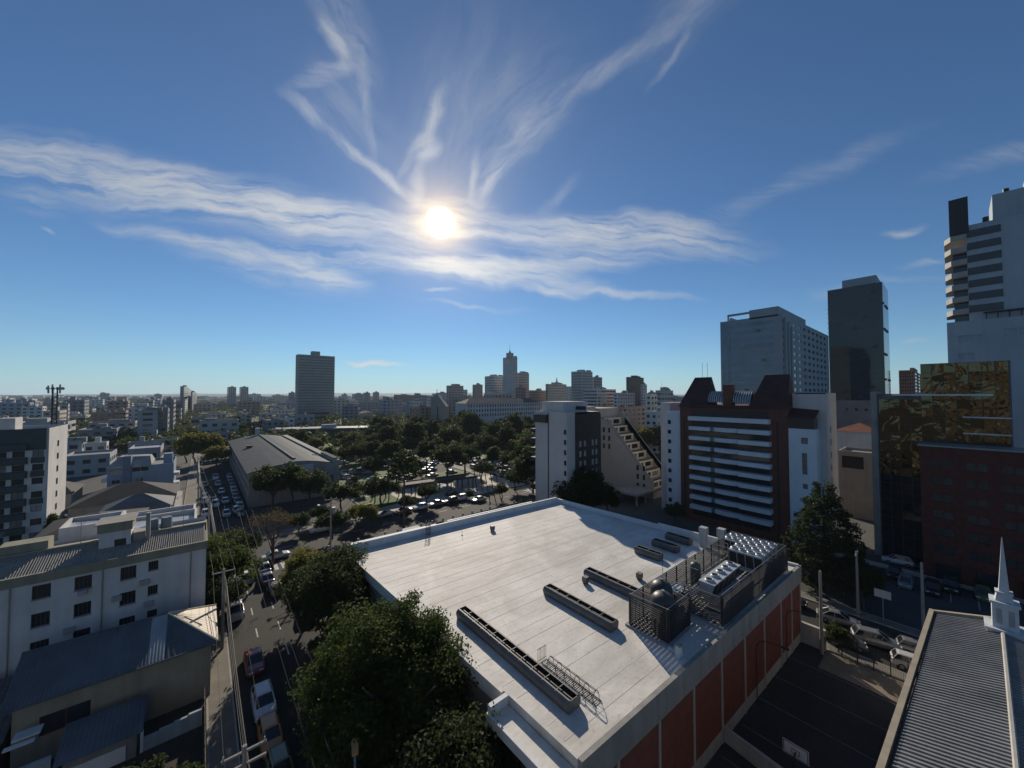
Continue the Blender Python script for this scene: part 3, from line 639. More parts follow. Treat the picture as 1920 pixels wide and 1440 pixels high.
for i, (x, y, h) in enumerate(((53.6, 22.6, 2.7), (55.2, 20.9, 2.6))):
    t = thing('flue', ['white square flue on the roof edge, left of the pair', 'white square flue on the roof edge, right of the pair'][i], 'flue', (x, y, ZR), group='twin white flues')
    mb = MB(); mb.box(x - .38, y - .38, ZR, x + .38, y + .38, ZR + h * .6); part('shaft', mb, CHW, t); mb = MB(); mb.box(x - .46, y - .46, ZR + h * .6, x + .46, y + .46, ZR + h); part('cap', mb, CHW, t)
t = thing('vent_stub', 'small pale pipe stub standing at the corner of the shaded roof bay', 'vent', (29.7, 14.6, ZR))
mb = MB(); mb.box(29.5, 14.4, ZR, 29.9, 14.8, ZR + .9); part('shaft', mb, WHITEP, t); mb = MB(); mb.box(29.45, 14.35, ZR + .9, 29.95, 14.85, ZR + 1.0); part('cap', mb, CONC, t)
for (x, y, l) in ((38.6, 23.4, 'small dark box casting a shadow beside the long ventilator and the mast'), (34.9, 46.3, 'lone dark square box near the far parapet of the white roof'), (33.2, 26.8, 'little upright box at the far end of the third ventilator')):
    t = thing('roof_box', l, 'box', (x, y, ZR), group='boxes on the white roof')
    mb = MB(); mb.box(x - .28, y - .28, ZR + .18, x + .28, y + .28, ZR + .75); part('housing', mb, VGREY, t)
    for sx in (-.2, .2): mb = MB(); mb.box(x + sx - .04, y - .2, ZR, x + sx + .04, y + .2, ZR + .18); part('leg', mb, VDARK, t)
t = thing('lightning_mast', 'thin mast standing on the white roof beside the louvred screen', 'mast', (38.2, 20.4, ZR))
mb = MB(); mb.cyl((38.2, 20.4, ZR), (38.2, 20.4, ZR + 4.6), .035, .012, 6); part('rod', mb, VDARK, t); mb = MB(); mb.box(38.05, 20.25, ZR, 38.35, 20.55, ZR + .12); part('foot_plate', mb, CONC, t)
t = thing('lightning_mast', 'short thin rod on the white roof near the far parapet', 'mast', (30.2, 47.6, ZR))
mb = MB(); mb.cyl((30.2, 47.6, ZR), (30.2, 47.6, ZR + 1.1), .03, .02, 6); part('rod', mb, VDARK, t); mb = MB(); mb.box(30.1, 47.5, ZR, 30.3, 47.7, ZR + .08); part('foot_plate', mb, CONC, t)
# cage ladder lying on the roof + the one on the parapet
def cage_ladder(name, label, org, ax, up, L, hoops, w=.5):
    t = thing(name, label, 'ladder', tuple(org)); o = Vector(org); ax = Vector(ax).normalized(); up = Vector(up).normalized(); sd_ = ax.cross(up)
    for s in (-1, 1):
        mb = MB(); mb.tube([o + sd_ * (s * w / 2), o + sd_ * (s * w / 2) + ax * L], .035, 5); part('stile', mb, VDARK, t)
    for k in range(int(L / .3)):
        mb = MB(); q = o + ax * (.15 + k * .3); mb.tube([q - sd_ * w / 2, q + sd_ * w / 2], .022, 4); part('rung', mb, VDARK, t)
    for k in range(hoops):
        q = o + ax * (L * (k + .3) / hoops); mb = MB(); mb.tube([q + sd_ * (w * .62 * math.cos(a)) + up * (.72 * math.sin(a)) for a in np.linspace(0, math.pi, 9)], .025, 4); part('hoop', mb, VDARK, t)
    for a in np.linspace(.5, math.pi - .5, 5):
        mb = MB(); q = sd_ * (w * .62 * math.cos(a)) + up * (.72 * math.sin(a)); mb.tube([o + q + ax * L * .3 / hoops, o + q + ax * (L * (hoops - .7) / hoops)], .02, 4); part('cage_bar', mb, VDARK, t)
    return t
cage_ladder('cage_ladder', 'black caged ladder lying flat on the white roof beside the longest ventilator', (21.05, 15.9, ZR + .06), (0, 1, 0), (0, 0, 1), 5.2, 6, .6)
t = thing('railing_panel', 'small upright black railing panel at the far end of the lying ladder', 'railing', (21.0, 21.4, ZR))
for x in np.linspace(20.6, 21.5, 7): mb = MB(); mb.tube([(x, 21.4, ZR + .02), (x, 21.4, ZR + 1.0)], .02, 4); part('bar', mb, VDARK, t)
for zz in (.1, 1.0): mb = MB(); mb.tube([(20.6, 21.4, ZR + zz), (21.5, 21.4, ZR + zz)], .025, 4); part('rail', mb, VDARK, t)
cage_ladder('parapet_ladder', 'small black caged ladder standing against the far parapet of the white roof', (26.4, 51.2, ZR), (0, 0, 1), (0, -1, 0), 2.1, 3)

# ================================================================== LEFT SIDE, NEAR
PLAST = mat('white_plaster', (.53, .52, .51), .85, .18, .35, streak=.45)
OLIVE = mat('olive_render', (.24, .225, .165), .85, .25, .5, streak=.5)
FIBRE = mat('fibre_cement', (.27, .25, .215), .85, .3, .6, fine=.3, streak=.3)
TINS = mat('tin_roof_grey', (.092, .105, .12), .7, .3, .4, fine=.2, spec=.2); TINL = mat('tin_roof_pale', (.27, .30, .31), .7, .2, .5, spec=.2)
DRK = mat('dark_recess', (.02, .02, .022), .9)
lwb = thing('plaster_apartment_house', 'white plastered four-storey block with dark square windows at the left edge', 'building', (-8, 60, 0))
fy = 56.3; X0, X1 = -19.0, 0.75; ops = []
for u0, u1 in ((60, 96), (139.5, 172.5), (225, 255), (277, 296)):
    xa, xb = aty(u0, 1100, fy)[0], aty(u1, 1090, fy)[0]
    sm = u0 == 277
    for k in range(4):
        z1 = 11.9 - 2.62 * k + (.05 if sm else 0); ops.append((round(xa - X0, 3), round(xb - X0, 3), round(z1 - (1.0 if sm else 1.32), 3), round(z1, 3)))
mb = MB(); P = facade(mb, (X0, fy), (1, 0), (0, -1), X1 - X0, -.5, 12.15, ops, .22)
mb.face([(X1, fy, -.5), (X1, 66, -.5), (X1, 66, 12.15), (X1, fy, 12.15)]); mb.face([(X0, fy, -.5), (X0, 66, -.5), (X0, 66, 12.15), (X0, fy, 12.15)]); mb.face([(X0, 66, -.5), (X1, 66, -.5), (X1, 66, 13.4), (X0, 66, 13.4)])
part('wall', mb, PLAST, lwb); add_windows(lwb, P, ops, 0, GLASS, mat('rusty_frame', (.07, .06, .05), .7), 3, .2)
for o in ops:
    mb = MB(); p = P(o[0] - .05, o[2] - .06); mb.box(p[0], fy - .06, o[2] - .07, p[0] + o[1] - o[0] + .1, fy + .05, o[2] - .003); part('sill', mb, CONC, lwb)
p = aty(147, 1107, fy); mb = MB(); mb.box(p[0], fy - .35, p[2] - .45, p[0] + .62, fy - .004, p[2]); part('air_conditioner', mb, mat('ac_grey', (.3, .3, .3), .6), lwb)
mb = MB(); mb.box(X0 - .1, fy - .12, 12.153, X1 + .12, fy + .18, 13.05); mb.box(X1 - .12, fy + .183, 12.153, X1 + .12, 66, 13.0); part('fascia', mb, OLIVE, lwb)
n = 18
for i in range(n):          # fibre-cement roof sheets rising to the ridge
    a = X0 + (X1 - .15 - X0) * i / n; b = X0 + (X1 - .15 - X0) * (i + 1) / n - .02; mb = MB(); k = 6
    for j in range(k):
        u0 = a + (b - a) * j / k; u1 = a + (b - a) * (j + .5) / k; u2 = a + (b - a) * (j + 1) / k
        mb.face([(u0, fy + .2, 12.75), (u1, fy + .2, 12.82), (u1, 60.1, 14.07), (u0, 60.1, 14.0)]); mb.face([(u1, fy + .2, 12.82), (u2, fy + .2, 12.75), (u2, 60.1, 14.0), (u1, 60.1, 14.07)])
    part('roof_sheet', mb, FIBRE, lwb)
mb = MB(); mb.box(X0, 60.1, 13.2, X1, 60.35, 14.2); part('ridge_wall', mb, OLIVE, lwb)
mb = MB(); mb.face([(X0, 60.35, 13.9), (X1, 60.35, 13.9), (X1, 66, 12.9), (X0, 66, 12.9)]); part('rear_roof', mb, FIBRE, lwb)
pa, pb = aty(186, 1010, 59.0)[0], aty(246, 1000, 59.0)[0]
mb = MB(); mb.box(pa, 58.8, 12.9, pb, 61.5, 15.2); pent = part('stair_head', mb, PLAST, lwb); mb = MB(); mb.box(pa - .12, 58.65, 15.2, pb + .12, 61.6, 16.1); part('stair_head_band', mb, OLIVE, lwb)
mb = MB(); mb.box(pa - .3, 58.5, 16.1, pb + .3, 61.8, 16.2); part('stair_head_roof', mb, FIBRE, lwb)
mb = MB(); mb.box(pb - 1.25, 58.79, 13.3, pb - .35, 58.9, 14.3); part('stair_window', mb, GLASS, lwb); mb = MB(); mb.box(pb + .12, 59.2, 12.9, pb + 1.1, 61.2, 14.6); part('stair_wing', mb, CONC, lwb)
mb = MB(); mb.box(pb + 1.15, 59.0, 12.9, pb + 1.5, 59.5, 16.6); part('chimney', mb, CONC, lwb)
mb = MB(); q = aty(62, 1030, 60.5)[0]; mb.box(q - 2.2, 60.36, 13, q + 1, 62.3, 15.0); part('water_tank_house', mb, OLIVE, lwb)

for x in (-13.2, -7.4, -.6):
    mb = MB(); mb.tube([(x, fy - .08, 12.1), (x, fy - .08, -.3)], .055, 6); part('downpipe', mb, CONC, lwb)
for (u, v) in ((210, 1120), (270, 1130), (120, 1180), (262, 1090)):
    p = aty(u, v, fy); mb = MB(); mb.box(p[0], fy - .34, p[2] - .45, p[0] + .72, fy - .004, p[2] + .08); part('air_conditioner', mb, mat('ac_grey', (.3, .3, .3)), lwb)
for x, y in ((-9.6, 60.2), (-1.4, 60.2), (-15, 60.2)):
    mb = MB(); mb.tube([(x, y, 14), (x, y, 16.6)], .03, 5)
    for k in range(5): mb.tube([(x - .45 + .05 * k, y, 16.5 - .12 * k), (x + .45 - .05 * k, y, 16.5 - .12 * k)], .015, 4)
    part('tv_aerial', mb, STEEL, lwb)
for x in (-4.2, -3.0): mb = MB(); mb.cyl((x, 62.2, 13.4), (x, 62.2, 15.1), .55, .5, 12); part('water_tank', mb, mat('tank_blue_grey', (.16, .20, .24), .6), lwb)
bk = thing('white_roofed_workshop', 'cluttered low block with pale metal roofs and parapets behind the white block', 'building', (-6, 74, 0))
for (x0, x1, y0, y1, z, m, nm) in ((-12.6, -7.6, 68, 73, 13.5, PLAST, 'tall_annex'), (-7.5, -.2, 69, 78, 11.2, OLIVE, 'main_block'), (-12.6, -.4, 78.2, 85, 10.4, PLAST, 'rear_block')):
    mb = MB(); mb.box(x0, y0, -.5, x1, y1, z); b_ = part(nm, mb, m, bk)
    for q in ((x0, y0, x1, y0 + .3), (x0, y1 - .3, x1, y1), (x0, y0 + .3, x0 + .3, y1 - .3), (x1 - .3, y0 + .3, x1, y1 - .3)):
        mb = MB(); mb.box(q[0], q[1], z + .002, q[2], q[3], z + .75); part('parapet', mb, m if nm != 'main_block' else PLAST, b_)
    mb = MB(); mb.face([(x0 + .3, y0 + .3, z + .35), (x1 - .3, y0 + .3, z + .1), (x1 - .3, y1 - .3, z + .1), (x0 + .3, y1 - .3, z + .35)]); part('metal_roof', mb, mat('zinc_sheet', (.45, .46, .47), .35, .2, .4, metal=.4), b_)
ds = thing('satellite_dish', 'white round dish on a bracket at the street end of the workshop roofs', 'dish', (.6, 72.5, 8.6))
mb = MB(); mb.rev([(.02, 0), (.35, .08), (.62, .26), (.62, .28), (.3, .1)], (0, 0, 0), 16); o = obj('bowl', mb.mesh('bowl', WHITEFR, smooth=True), ds, (0, 0, .5)); o.rotation_euler = (R(60), 0, R(20))
mb = MB(); mb.cyl((.6, 72.5, 7.2), (.6, 72.5, 9.1), .05); part('bracket', mb, STEEL, ds)
solo('satellite_wall', (lambda m: (m.box(-.2, 68, -.3, 1.2, 77.5, 7.2), m)[1])(MB()), CONC, 'grey street-end wall below the white dish', 'wall')

# hipped house
hs = thing('hipped_house', 'small house with a blue-grey hipped roof, one hip glowing in the sun', 'house', (-4, 52, 0))
mb = MB(); ho = []
P = facade(mb, (-11, 48.3), (1, 0), (0, -1), 12.2, -.3, 5.4, [(1.4, 4.2, 2.2, 3.8)], .15)
add_windows(hs, P, [(1.4, 4.2, 2.2, 3.8)], 0, GLASS, mat('red_frame', (.16, .03, .03), .6), 1, .13)
mb.face([(1.2, 48.3, -.3), (1.2, 55.4, -.3), (1.2, 55.4, 5.4), (1.2, 48.3, 5.4)]); mb.face([(-11, 48.3, -.3), (-11, 55.4, -.3), (-11, 55.4, 5.4), (-11, 48.3, 5.4)])
part('wall', mb, mat('cream_plaster', (.27, .24, .18), .85, .25, .4, streak=.5), hs)
def slope_sheet(p, q, r, s, name, m, parent, ribs=5):
    mb = MB(); p, q, r, s = map(Vector, (p, q, r, s)); up = Vector((0, 0, .03))
    for j in range(ribs):
        a0, a1, a2 = j / ribs, (j + .5) / ribs, (j + 1) / ribs
        mb.face([p.lerp(q, a0), p.lerp(q, a1) + up, s.lerp(r, a1) + up, s.lerp(r, a0)]); mb.face([p.lerp(q, a1) + up, p.lerp(q, a2), s.lerp(r, a2), s.lerp(r, a1) + up])
    return part(name, mb, m, parent)
ex0, ex1, ey0, ey1, ez = -11.5, 1.75, 47.7, 55.9, 5.45; rx, ry, rz_ = -2.2, 52.3, 7.6
xs = list(np.linspace(ex0, -2.2, 9))
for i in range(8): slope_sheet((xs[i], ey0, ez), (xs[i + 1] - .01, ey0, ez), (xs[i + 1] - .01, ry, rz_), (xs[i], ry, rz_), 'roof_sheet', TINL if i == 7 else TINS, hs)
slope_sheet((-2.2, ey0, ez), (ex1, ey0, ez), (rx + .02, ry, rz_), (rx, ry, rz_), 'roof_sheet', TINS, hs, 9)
slope_sheet((ex1, ey0, ez), (ex1, ey1, ez), (rx, ry + .02, rz_), (rx, ry, rz_), 'lit_hip_sheet', mat('sunlit_roof_buff', (.50, .42, .31), .6, .2, .5, fine=.3), hs, 12)  # sunshine on this hip is put into its buff colour
slope_sheet((ex1, ey1, ez), (ex0, ey1, ez), (ex0, ry, rz_), (rx, ry, rz_), 'rear_roof', TINS, hs, 20)
mb = MB(); mb.tube([(rx, ry, rz_ + .04), (ex1, ey0, ez + .05)], .09, 6); mb.tube([(rx, ry, rz_ + .04), (ex1, ey1, ez + .05)], .09, 6); part('hip_cap', mb, mat('cream_cap', (.6, .52, .4), .7), hs)
mb = MB(); mb.tube([(ex0, ry, rz_ + .03), (rx, ry, rz_ + .03)], .09, 6); part('ridge_cap', mb, TINS, hs)
mb = MB(); mb.box(ex0, ey0 - .12, ez - .14, ex1, ey0 + .02, ez - .01); part('gutter', mb, TINS, hs)
# yard clutter: lean-to, garden walls, shed roofs
lt = thing('lean_to', 'low dark lean-to shed in front of the hipped house', 'shed', (-6, 46, 0))
mb = MB(); mb.box(-7.6, 44.2, -.2, -3.6, 46.6, 2.3); part('wall', mb, mat('dirty_plaster', (.19, .18, .165), .9, .4, .5, streak=.5), lt)
slope_sheet((-8, 43.6, 2.2), (-3.2, 43.6, 2.2), (-3.2, 47.2, 3.1), (-8, 47.2, 3.1), 'roof_sheet', TINS, lt, 16)
mb = MB(); mb.box(-7.5, 44.05, .2, -4.2, 44.19, 1.4); part('pale_board', mb, PLAST, lt)
lt2 = thing('shed', 'dark rusty-roofed shed row at the lower left below the white block', 'shed', (-14, 50, 0))
mb = MB(); mb.box(-20, 48.6, -.2, -11.6, 54, 3.2); part('wall', mb, mat('dirty_plaster', (.19, .18, .165)), lt2)
slope_sheet((-20.4, 47.9, 3.0), (-11.3, 47.9, 3.0), (-11.3, 54.6, 4.9), (-20.4, 54.6, 4.9), 'roof_sheet', mat('old_tin', (.10, .10, .10), .7, .5, .4, fine=.4), lt2, 26)
mb = MB(); mb.box(-10.6, 46.6, 3.5, -9.2, 47.6, 3.62); mb.box(-10.9, 46.1, 3.3, -9.4, 46.5, 3.4); part('pale_panel', mb, PLAST, lt2)
BLUW = mat('bluish_plaster', (.27, .31, .33), .85, .35, .35, streak=.5)
gw = thing('garden_wall', 'peeling pale blue garden wall at the lower left corner', 'wall', (-10, 44.4, 0))
mb = MB(); mb.box(-16, 44.3, -.2, -8.2, 44.6, 2.7); part('wall', mb, BLUW, gw); mb = MB(); mb.box(-16, 44.24, -.2, -8.2, 44.29, .9); part('brick_patch', mb, mat('old_brick', (.20, .10, .06), .9, .4, .8, fine=.4), gw)
gw = thing('garden_wall', 'long low pale blue wall stepping up towards the street below the hipped house', 'wall', (-1, 45, 0))
for i in range(4):
    x = -3.2 + i * .95; mb = MB(); mb.box(x, 44.4 + i * .02, -.2, x + .94, 44.65 + i * .02, 1.1 + .12 * i); part('wall_segment', mb, BLUW, gw)
mb = MB(); mb.box(-3.4, 44.35, -.2, -3.21, 44.7, 1.7); part('gate_post', mb, PLAST, gw)
fz = thing('board_fence', 'dark weathered board fence between the yard and the near pavement', 'fence', (.8, 40, 0))
WOODD = mat('weathered_boards', (.10, .085, .065), .9, .4, .8, streak=.4)
for i in range(46):
    y = 28 + i * .42; mb = MB(); mb.box(.72, y, 0, .76, y + .36, 1.7 + rng.uniform(-.06, .1)); part('board', mb, WOODD, fz)
for zz in (.4, 1.3): mb = MB(); mb.box(.765, 28, zz, .81, 47.3, zz + .09); part('rail', mb, WOODD, fz)

# ------------------------------------------------ left, middle distance
TEAL = mat('dark_teal_tile', (.040, .055, .062), .5, .2, .5); GREYW = mat('grey_render', (.20, .215, .225), .85, .2, .4, streak=.45)
PALEW = mat('pale_render', (.48, .47, .45), .85, .18, .3, streak=.45); BEIGE = mat('beige_render', (.38, .34, .285), .85, .2, .3, streak=.4)
BLUEW = mat('blue_render', (.20, .27, .35), .8, .15, .3, streak=.35); ROSE = mat('rose_render', (.31, .235, .215), .85, .2, .3, streak=.4)
OCHRE = mat('ochre_render', (.30, .24, .13), .85, .2, .3, streak=.4); TERR = mat('terracotta_tiles', (.22, .085, .05), .85, .35, .5, fine=.4); DKROOF = mat('dark_tiles', (.045, .042, .042), .85, .4, .5, fine=.4)
c = atd(93, 803, 78); dx1, dy0, dz = c[0], c[1], c[2]; dx0 = aty(-25, 803, dy0)[0]
fl = [dz - 3.0 - 2.82 * k for k in range(8)]
ops = []
Lx = dx1 - dx0
for z in fl:
    ops += [(Lx - 2.15, Lx - .65, z, z + 1.35)]
    ops += [(Lx - 4.7, Lx - 3.1, z + .1, z + 1.35), (Lx - 7.0, Lx - 5.4, z + .1, z + 1.35)]
ops = [tuple(round(q, 3) for q in o) for o in ops]
db = building('teal_apartment_block', 'dark teal and white apartment block with a sunlit white side, at the left edge', 'building', dx0, dx1, dy0, dy0 + 14, dz, PALEW, {'-y': ops}, joined=False, bits=((.05, .35, .2, .5, 2.2),))
for k, z in enumerate(fl):
    mb = MB(); mb.box(dx0, dy0 - .9, z - 1.15, dx1 - 2.75, dy0 - .105, z - .02); part('balcony', mb, TEAL, db)
    mb = MB(); mb.box(dx0, dy0 - .1, z - 1.42, dx1 - 2.7, dy0 - .004, z + .08); part('teal_band', mb, TEAL, db)
    if k == 0: mb = MB(); mb.box(dx0, dy0 - .12, z - 1.4, dx1 - .35, dy0 - .101, dz + .05); part('top_cladding', mb, TEAL, db)
    if k in (1, 2, 4): mb = MB(); mb.box(dx1 - 2.3, dy0 - .06, z - 1.3, dx1 - .5, dy0 - .005, z - .04); part('teal_panel', mb, TEAL, db)
for k in range(6):
    z = dz - 4.4 - 2.8 * k; mb = MB(); mb.box(dx1 + .003, dy0 + 6, z, dx1 + .08, dy0 + 6.9, z + 1.3); part('side_window', mb, GLASS, db)
mt = thing('phone_mast', 'lattice phone mast with antenna panels rising behind the teal block', 'mast', tuple(atd(101, 800, 105)))
b0 = Vector(mt.location); b0.z = 0; mt.location.z = 0; zt = 30 + 105 * (740 - 733) / FPX + 1
for sx in (-1, 1):
    for sy in (-1, 1): mb = MB(); mb.tube([(b0.x + sx * .55, b0.y + sy * .55, 0), (b0.x + sx * .4, b0.y + sy * .4, zt)], .09, 5); part('leg', mb, VDARK, mt)
for k in range(18):
    z = 12 + k * 1.05; w = .5; mb = MB(); mb.tube([(b0.x - w, b0.y - w, z), (b0.x + w, b0.y - w, z + .9), (b0.x + w, b0.y + w, z), (b0.x - w, b0.y + w, z + .9), (b0.x - w, b0.y - w, z)], .045, 4); part('bracing', mb, VDARK, mt)
for k in range(9):
    a = k * 2.1; r = .9 + .5 * (k % 3); mb = MB(); px, py = b0.x + math.cos(a) * r, b0.y + math.sin(a) * r; z = zt - 1.6 + .35 * (k % 4); mb.box(px - .17, py - .12, z, px + .17, py + .12, z + 1.5); part('antenna_panel', mb, mat('antenna_grey', (.30, .30, .30), .6), mt)
for k in range(4): mb = MB(); mb.cyl((b0.x - 1.3 + k * .9, b0.y, zt - .2), (b0.x - 1.3 + k * .9, b0.y - .25, zt - .2), .42, .42, 12); part('dish', mb, mat('antenna_grey', (.30, .30, .30)), mt)
# blue house block
bx0, bx1, by0, bz = -20.5, -6.3, 157.6, 8.7
bb = building('blue_apartment_house', 'blue-grey low apartment house with a mansard roof and tower at street end', 'building', bx0, bx1, by0, by0 + 16, bz, BLUEW,
              {'-y': [(.9, 2.6, .9, 2.0), (.9, 2.6, 4.0, 5.1), (5.0, 5.6, 1.0, 2.2), (5.9, 6.5, 1.0, 2.2), (6.8, 7.4, 1.0, 2.2), (5.0, 5.6, 4.0, 5.2), (5.9, 6.5, 4.0, 5.2), (6.8, 7.4, 4.0, 5.2), (.5, 3.0, 6.9, 8.2), (5.0, 8.6, 7.0, 8.3)]}, joined=False, fm=WHITEFR)
mb = MB(); mb.box(bx0 + 3.2, by0 - .5, -.3, bx0 + 4.8, by0 + 3, bz + 3.2); part('stair_tower', mb, mat('blue_dark_render', (.13, .18, .25), .8, .15, .3), bb)
mb = MB(); z = bz + .1; A = [(bx0 - .4, by0 - .3, z), (bx1 - 5, by0 - .3, z), (bx1 - 5.6, by0 + 3.5, z + 2.3), (bx0 + 2, by0 + 3.5, z + 2.6)]; mb.face(A); mb.face([A[1], (bx1 - 5, by0 + 12, z), (bx1 - 5.6, by0 + 8, z + 2.3), A[2]]); mb.face([A[3], A[2], (bx1 - 5.6, by0 + 8, z + 2.3), (bx0 + 2, by0 + 8, z + 2.6)]); part('mansard_roof', mb, mat('zinc_roof', (.30, .29, .28), .6, .2, .4), bb)
mb = MB(); mb.box(bx1 - 2.6, by0 + 4, bz - .5, bx1 - .5, by0 + 7, bz + 2.6); part('tank_house', mb, BLUEW, bb)
for k in range(2):
    mb = MB(); mb.box(bx1 + .003, by0 + 1, 1.5 + 3.1 * k, bx1 + 1.3, by0 + 5, 2.4 + 3.1 * k); part('balcony', mb, WHITEFR, bb); mb = MB(); mb.box(bx0 - 1.3, by0 + 1, 1.5 + 3.1 * k, bx0 - .003, by0 + 5, 2.4 + 3.1 * k); part('balcony', mb, WHITEFR, bb)
def low_roof(name, label, x0, x1, y0, y1, ze, zr, rm, wm, axis='x'):
    t = thing(name, label, 'house', ((x0 + x1) / 2, (y0 + y1) / 2, 0)); mb = MB(); mb.box(x0 + .4, y0 + .4, -.4, x1 - .4, y1 - .4, ze); part('wall', mb, wm, t)
    yc = (y0 + y1) / 2; h = (y1 - y0) / 2; mb = MB()
    a, b = (x0 + h, yc, zr), (x1 - h, yc, zr)
    if x1 - x0 < 2 * h: a = b = ((x0 + x1) / 2, yc, zr)
    mb.face([(x0, y0, ze), (x1, y0, ze), b, a]); mb.face([(x1, y1, ze), (x0, y1, ze), a, b]); mb.face([(x1, y0, ze), (x1, y1, ze), b]); mb.face([(x0, y1, ze), (x0, y0, ze), a]); part('roof', mb, rm, t); return t
low_roof('tiled_house', 'long dark tiled roof right in front of the blue house', -24, -4, 134, 150, 3.2, 6.6, DKROOF, BEIGE)
low_roof('tiled_house', 'grey hipped roof between the workshop and the dark tiled roof', -16, -4.5, 112, 122, 5.5, 8, TINS, GREYW)
low_roof('tiled_house', 'dark roofed house between the teal block and the blue house', -33, -25.5, 150, 163, 4, 7, DKROOF, BEIGE)
low_roof('tiled_house', 'low dark roof behind the workshop parapets', -21, -8, 96, 110, 6.2, 8.2, DKROOF, CONC)
solo('street_wall', (lambda m: (m.box(-4.4, 100, -.2, -3.4, 132, 4.6), m)[1])(MB()), CONCL, 'pale parapet wall along the pavement before the tiled roofs', 'wall')

# curved-roof exhibition hall across the crossing
eh = thing('vault_roofed_hall', 'long hall with a low vaulted grey metal roof and windowed street side', 'hall', (21, 166, 0))
hx0, hx1, hy0, hy1 = 10.0, 32.6, 121.0, 212.0
prof = [(hx0, 9.0), (13, 9.75), (16, 10.35), (19, 10.8), (21.2, 11.0), (24, 10.85), (27, 10.4), (30.6, 9.6)]
mb = MB(); P = facade(mb, (hx0, hy1), (0, -1), (-1, 0), hy1 - hy0, -.4, 9.0, [o for k, (z, h) in enumerate(((1.2, 1.7), (4.0, 1.6), (6.5, 1.5))) for o in grid_ops(hy1 - hy0, z - .3, z + h + .3, 30, 1, .8, h / (h + .6), .8, .12)], .25)
ops = [o for k, (z, h) in enumerate(((1.2, 1.7), (4.0, 1.6), (6.5, 1.5))) for o in grid_ops(hy1 - hy0, z - .3, z + h + .3, 30, 1, .8, h / (h + .6), .8, .12)]
mb.face([(p[0], hy0, p[1]) for p in reversed(prof)] + [(hx0, hy0, -.4), (hx1, hy0, -.4), (hx1, hy0, 9.5), (30.6, hy0, 9.5)]); mb.face([(hx1, hy0, -.4), (hx1, hy1, -.4), (hx1, hy1, 9.5), (hx1, hy0, 9.5)]); mb.face([(hx0, hy1, -.4), (hx1, hy1, -.4), (hx1, hy1, 9.0), (hx0, hy1, 9.0)])
part('wall', mb, mat('hall_render', (.25, .245, .235), .85, .2, .3, streak=.45), eh)
add_windows(eh, P, ops, -math.pi / 2, GLASSB, WHITEFR, 2, .22)
ROOFG = mat('hall_roof_metal', (.045, .056, .068), .75, .25, .25, fine=.25, spec=.12)
nseg = 30
for i in range(nseg):
    y0 = hy0 - .3 + (hy1 - hy0 + .6) * i / nseg; y1 = hy0 - .3 + (hy1 - hy0 + .6) * (i + 1) / nseg - .05
    mb = MB(); mb.extr([(p[0] - (.5 if k == 0 else 0), p[1] + .12) for k, p in enumerate(prof)] + [(p[0] - (.5 if k == len(prof) - 1 else 0), p[1] + .03) for k, p in enumerate(reversed(prof))], 'y', y0, y1); part('roof_bay', mb, ROOFG, eh)
mb = MB(); mb.box(20.9, hy0 + 4, 11.1, 21.6, hy1 - 2, 11.5); part('ridge_vent', mb, VDARK, eh); mb = MB(); mb.box(30.7, hy0 - .2, 8.9, 32.7, hy1, 10.3); part('side_parapet', mb, CONC, eh)
mb = MB(); mb.box(17.6, hy0 - .35, 5.9, 25.4, hy0 - .01, 9.9); part('white_gable_panel', mb, PALEW, eh); mb = MB(); mb.box(27.8, hy0 - .1, 2.5, 31, hy0 - .01, 6); part('gate', mb, mat('dark_gate', (.12, .115, .11), .7, .2, 1.), eh)
for i in range(12): mb = MB(); mb.box(31, hy0 + 1 + i * 1.3, 10.31, 32.4, hy0 + 1.5 + i * 1.3, 10.9); part('parapet_fin', mb, CONC, eh)
mb = MB(); mb.box(19.5, hy1 - 3, 10.5, 21.2, hy1 - 1, 14.5); part('chimney', mb, PALEW, eh)
mb = MB(); mb.box(13.2, 170, 10.0, 15, 172, 11.0); part('roof_hatch', mb, mat('rust_box', (.13, .06, .045), .8), eh)
# long dark building behind the trees
lb_ = thing('long_dark_pavilion', 'long low dark pavilion with a flat metal roof behind the vaulted hall', 'building', (60, 262, 0))
mb = MB(); mb.prism([(34, 283), (92, 254), (98, 266), (40, 295)], -.4, 7.2); part('wall', mb, mat('dark_cladding', (.055, .05, .048), .7, .3, .3), lb_)
mb = MB(); mb.prism([(33, 282.5), (92.3, 253), (99, 266.3), (39.6, 296)], 7.2, 8.0); part('roof', mb, mat('pavilion_roof', (.20, .20, .20), .6, .2, .3), lb_)
for i in range(18):
    t_ = i / 18; a = lerp((34, 283), (92, 254), t_); mb = MB(); mb.cyl((a[0] - .35, a[1] - .6, 0), (a[0] - .35, a[1] - .6, 7.2), .18, .18, 6); part('column', mb, VDARK, lb_)
mb = MB(); c = lerp((34, 283), (92, 254), .48); mb.box(c[0], c[1] + 1, 8.0, c[0] + 9, c[1] + 4, 10.2); part('white_roof_box', mb, PALEW, lb_)

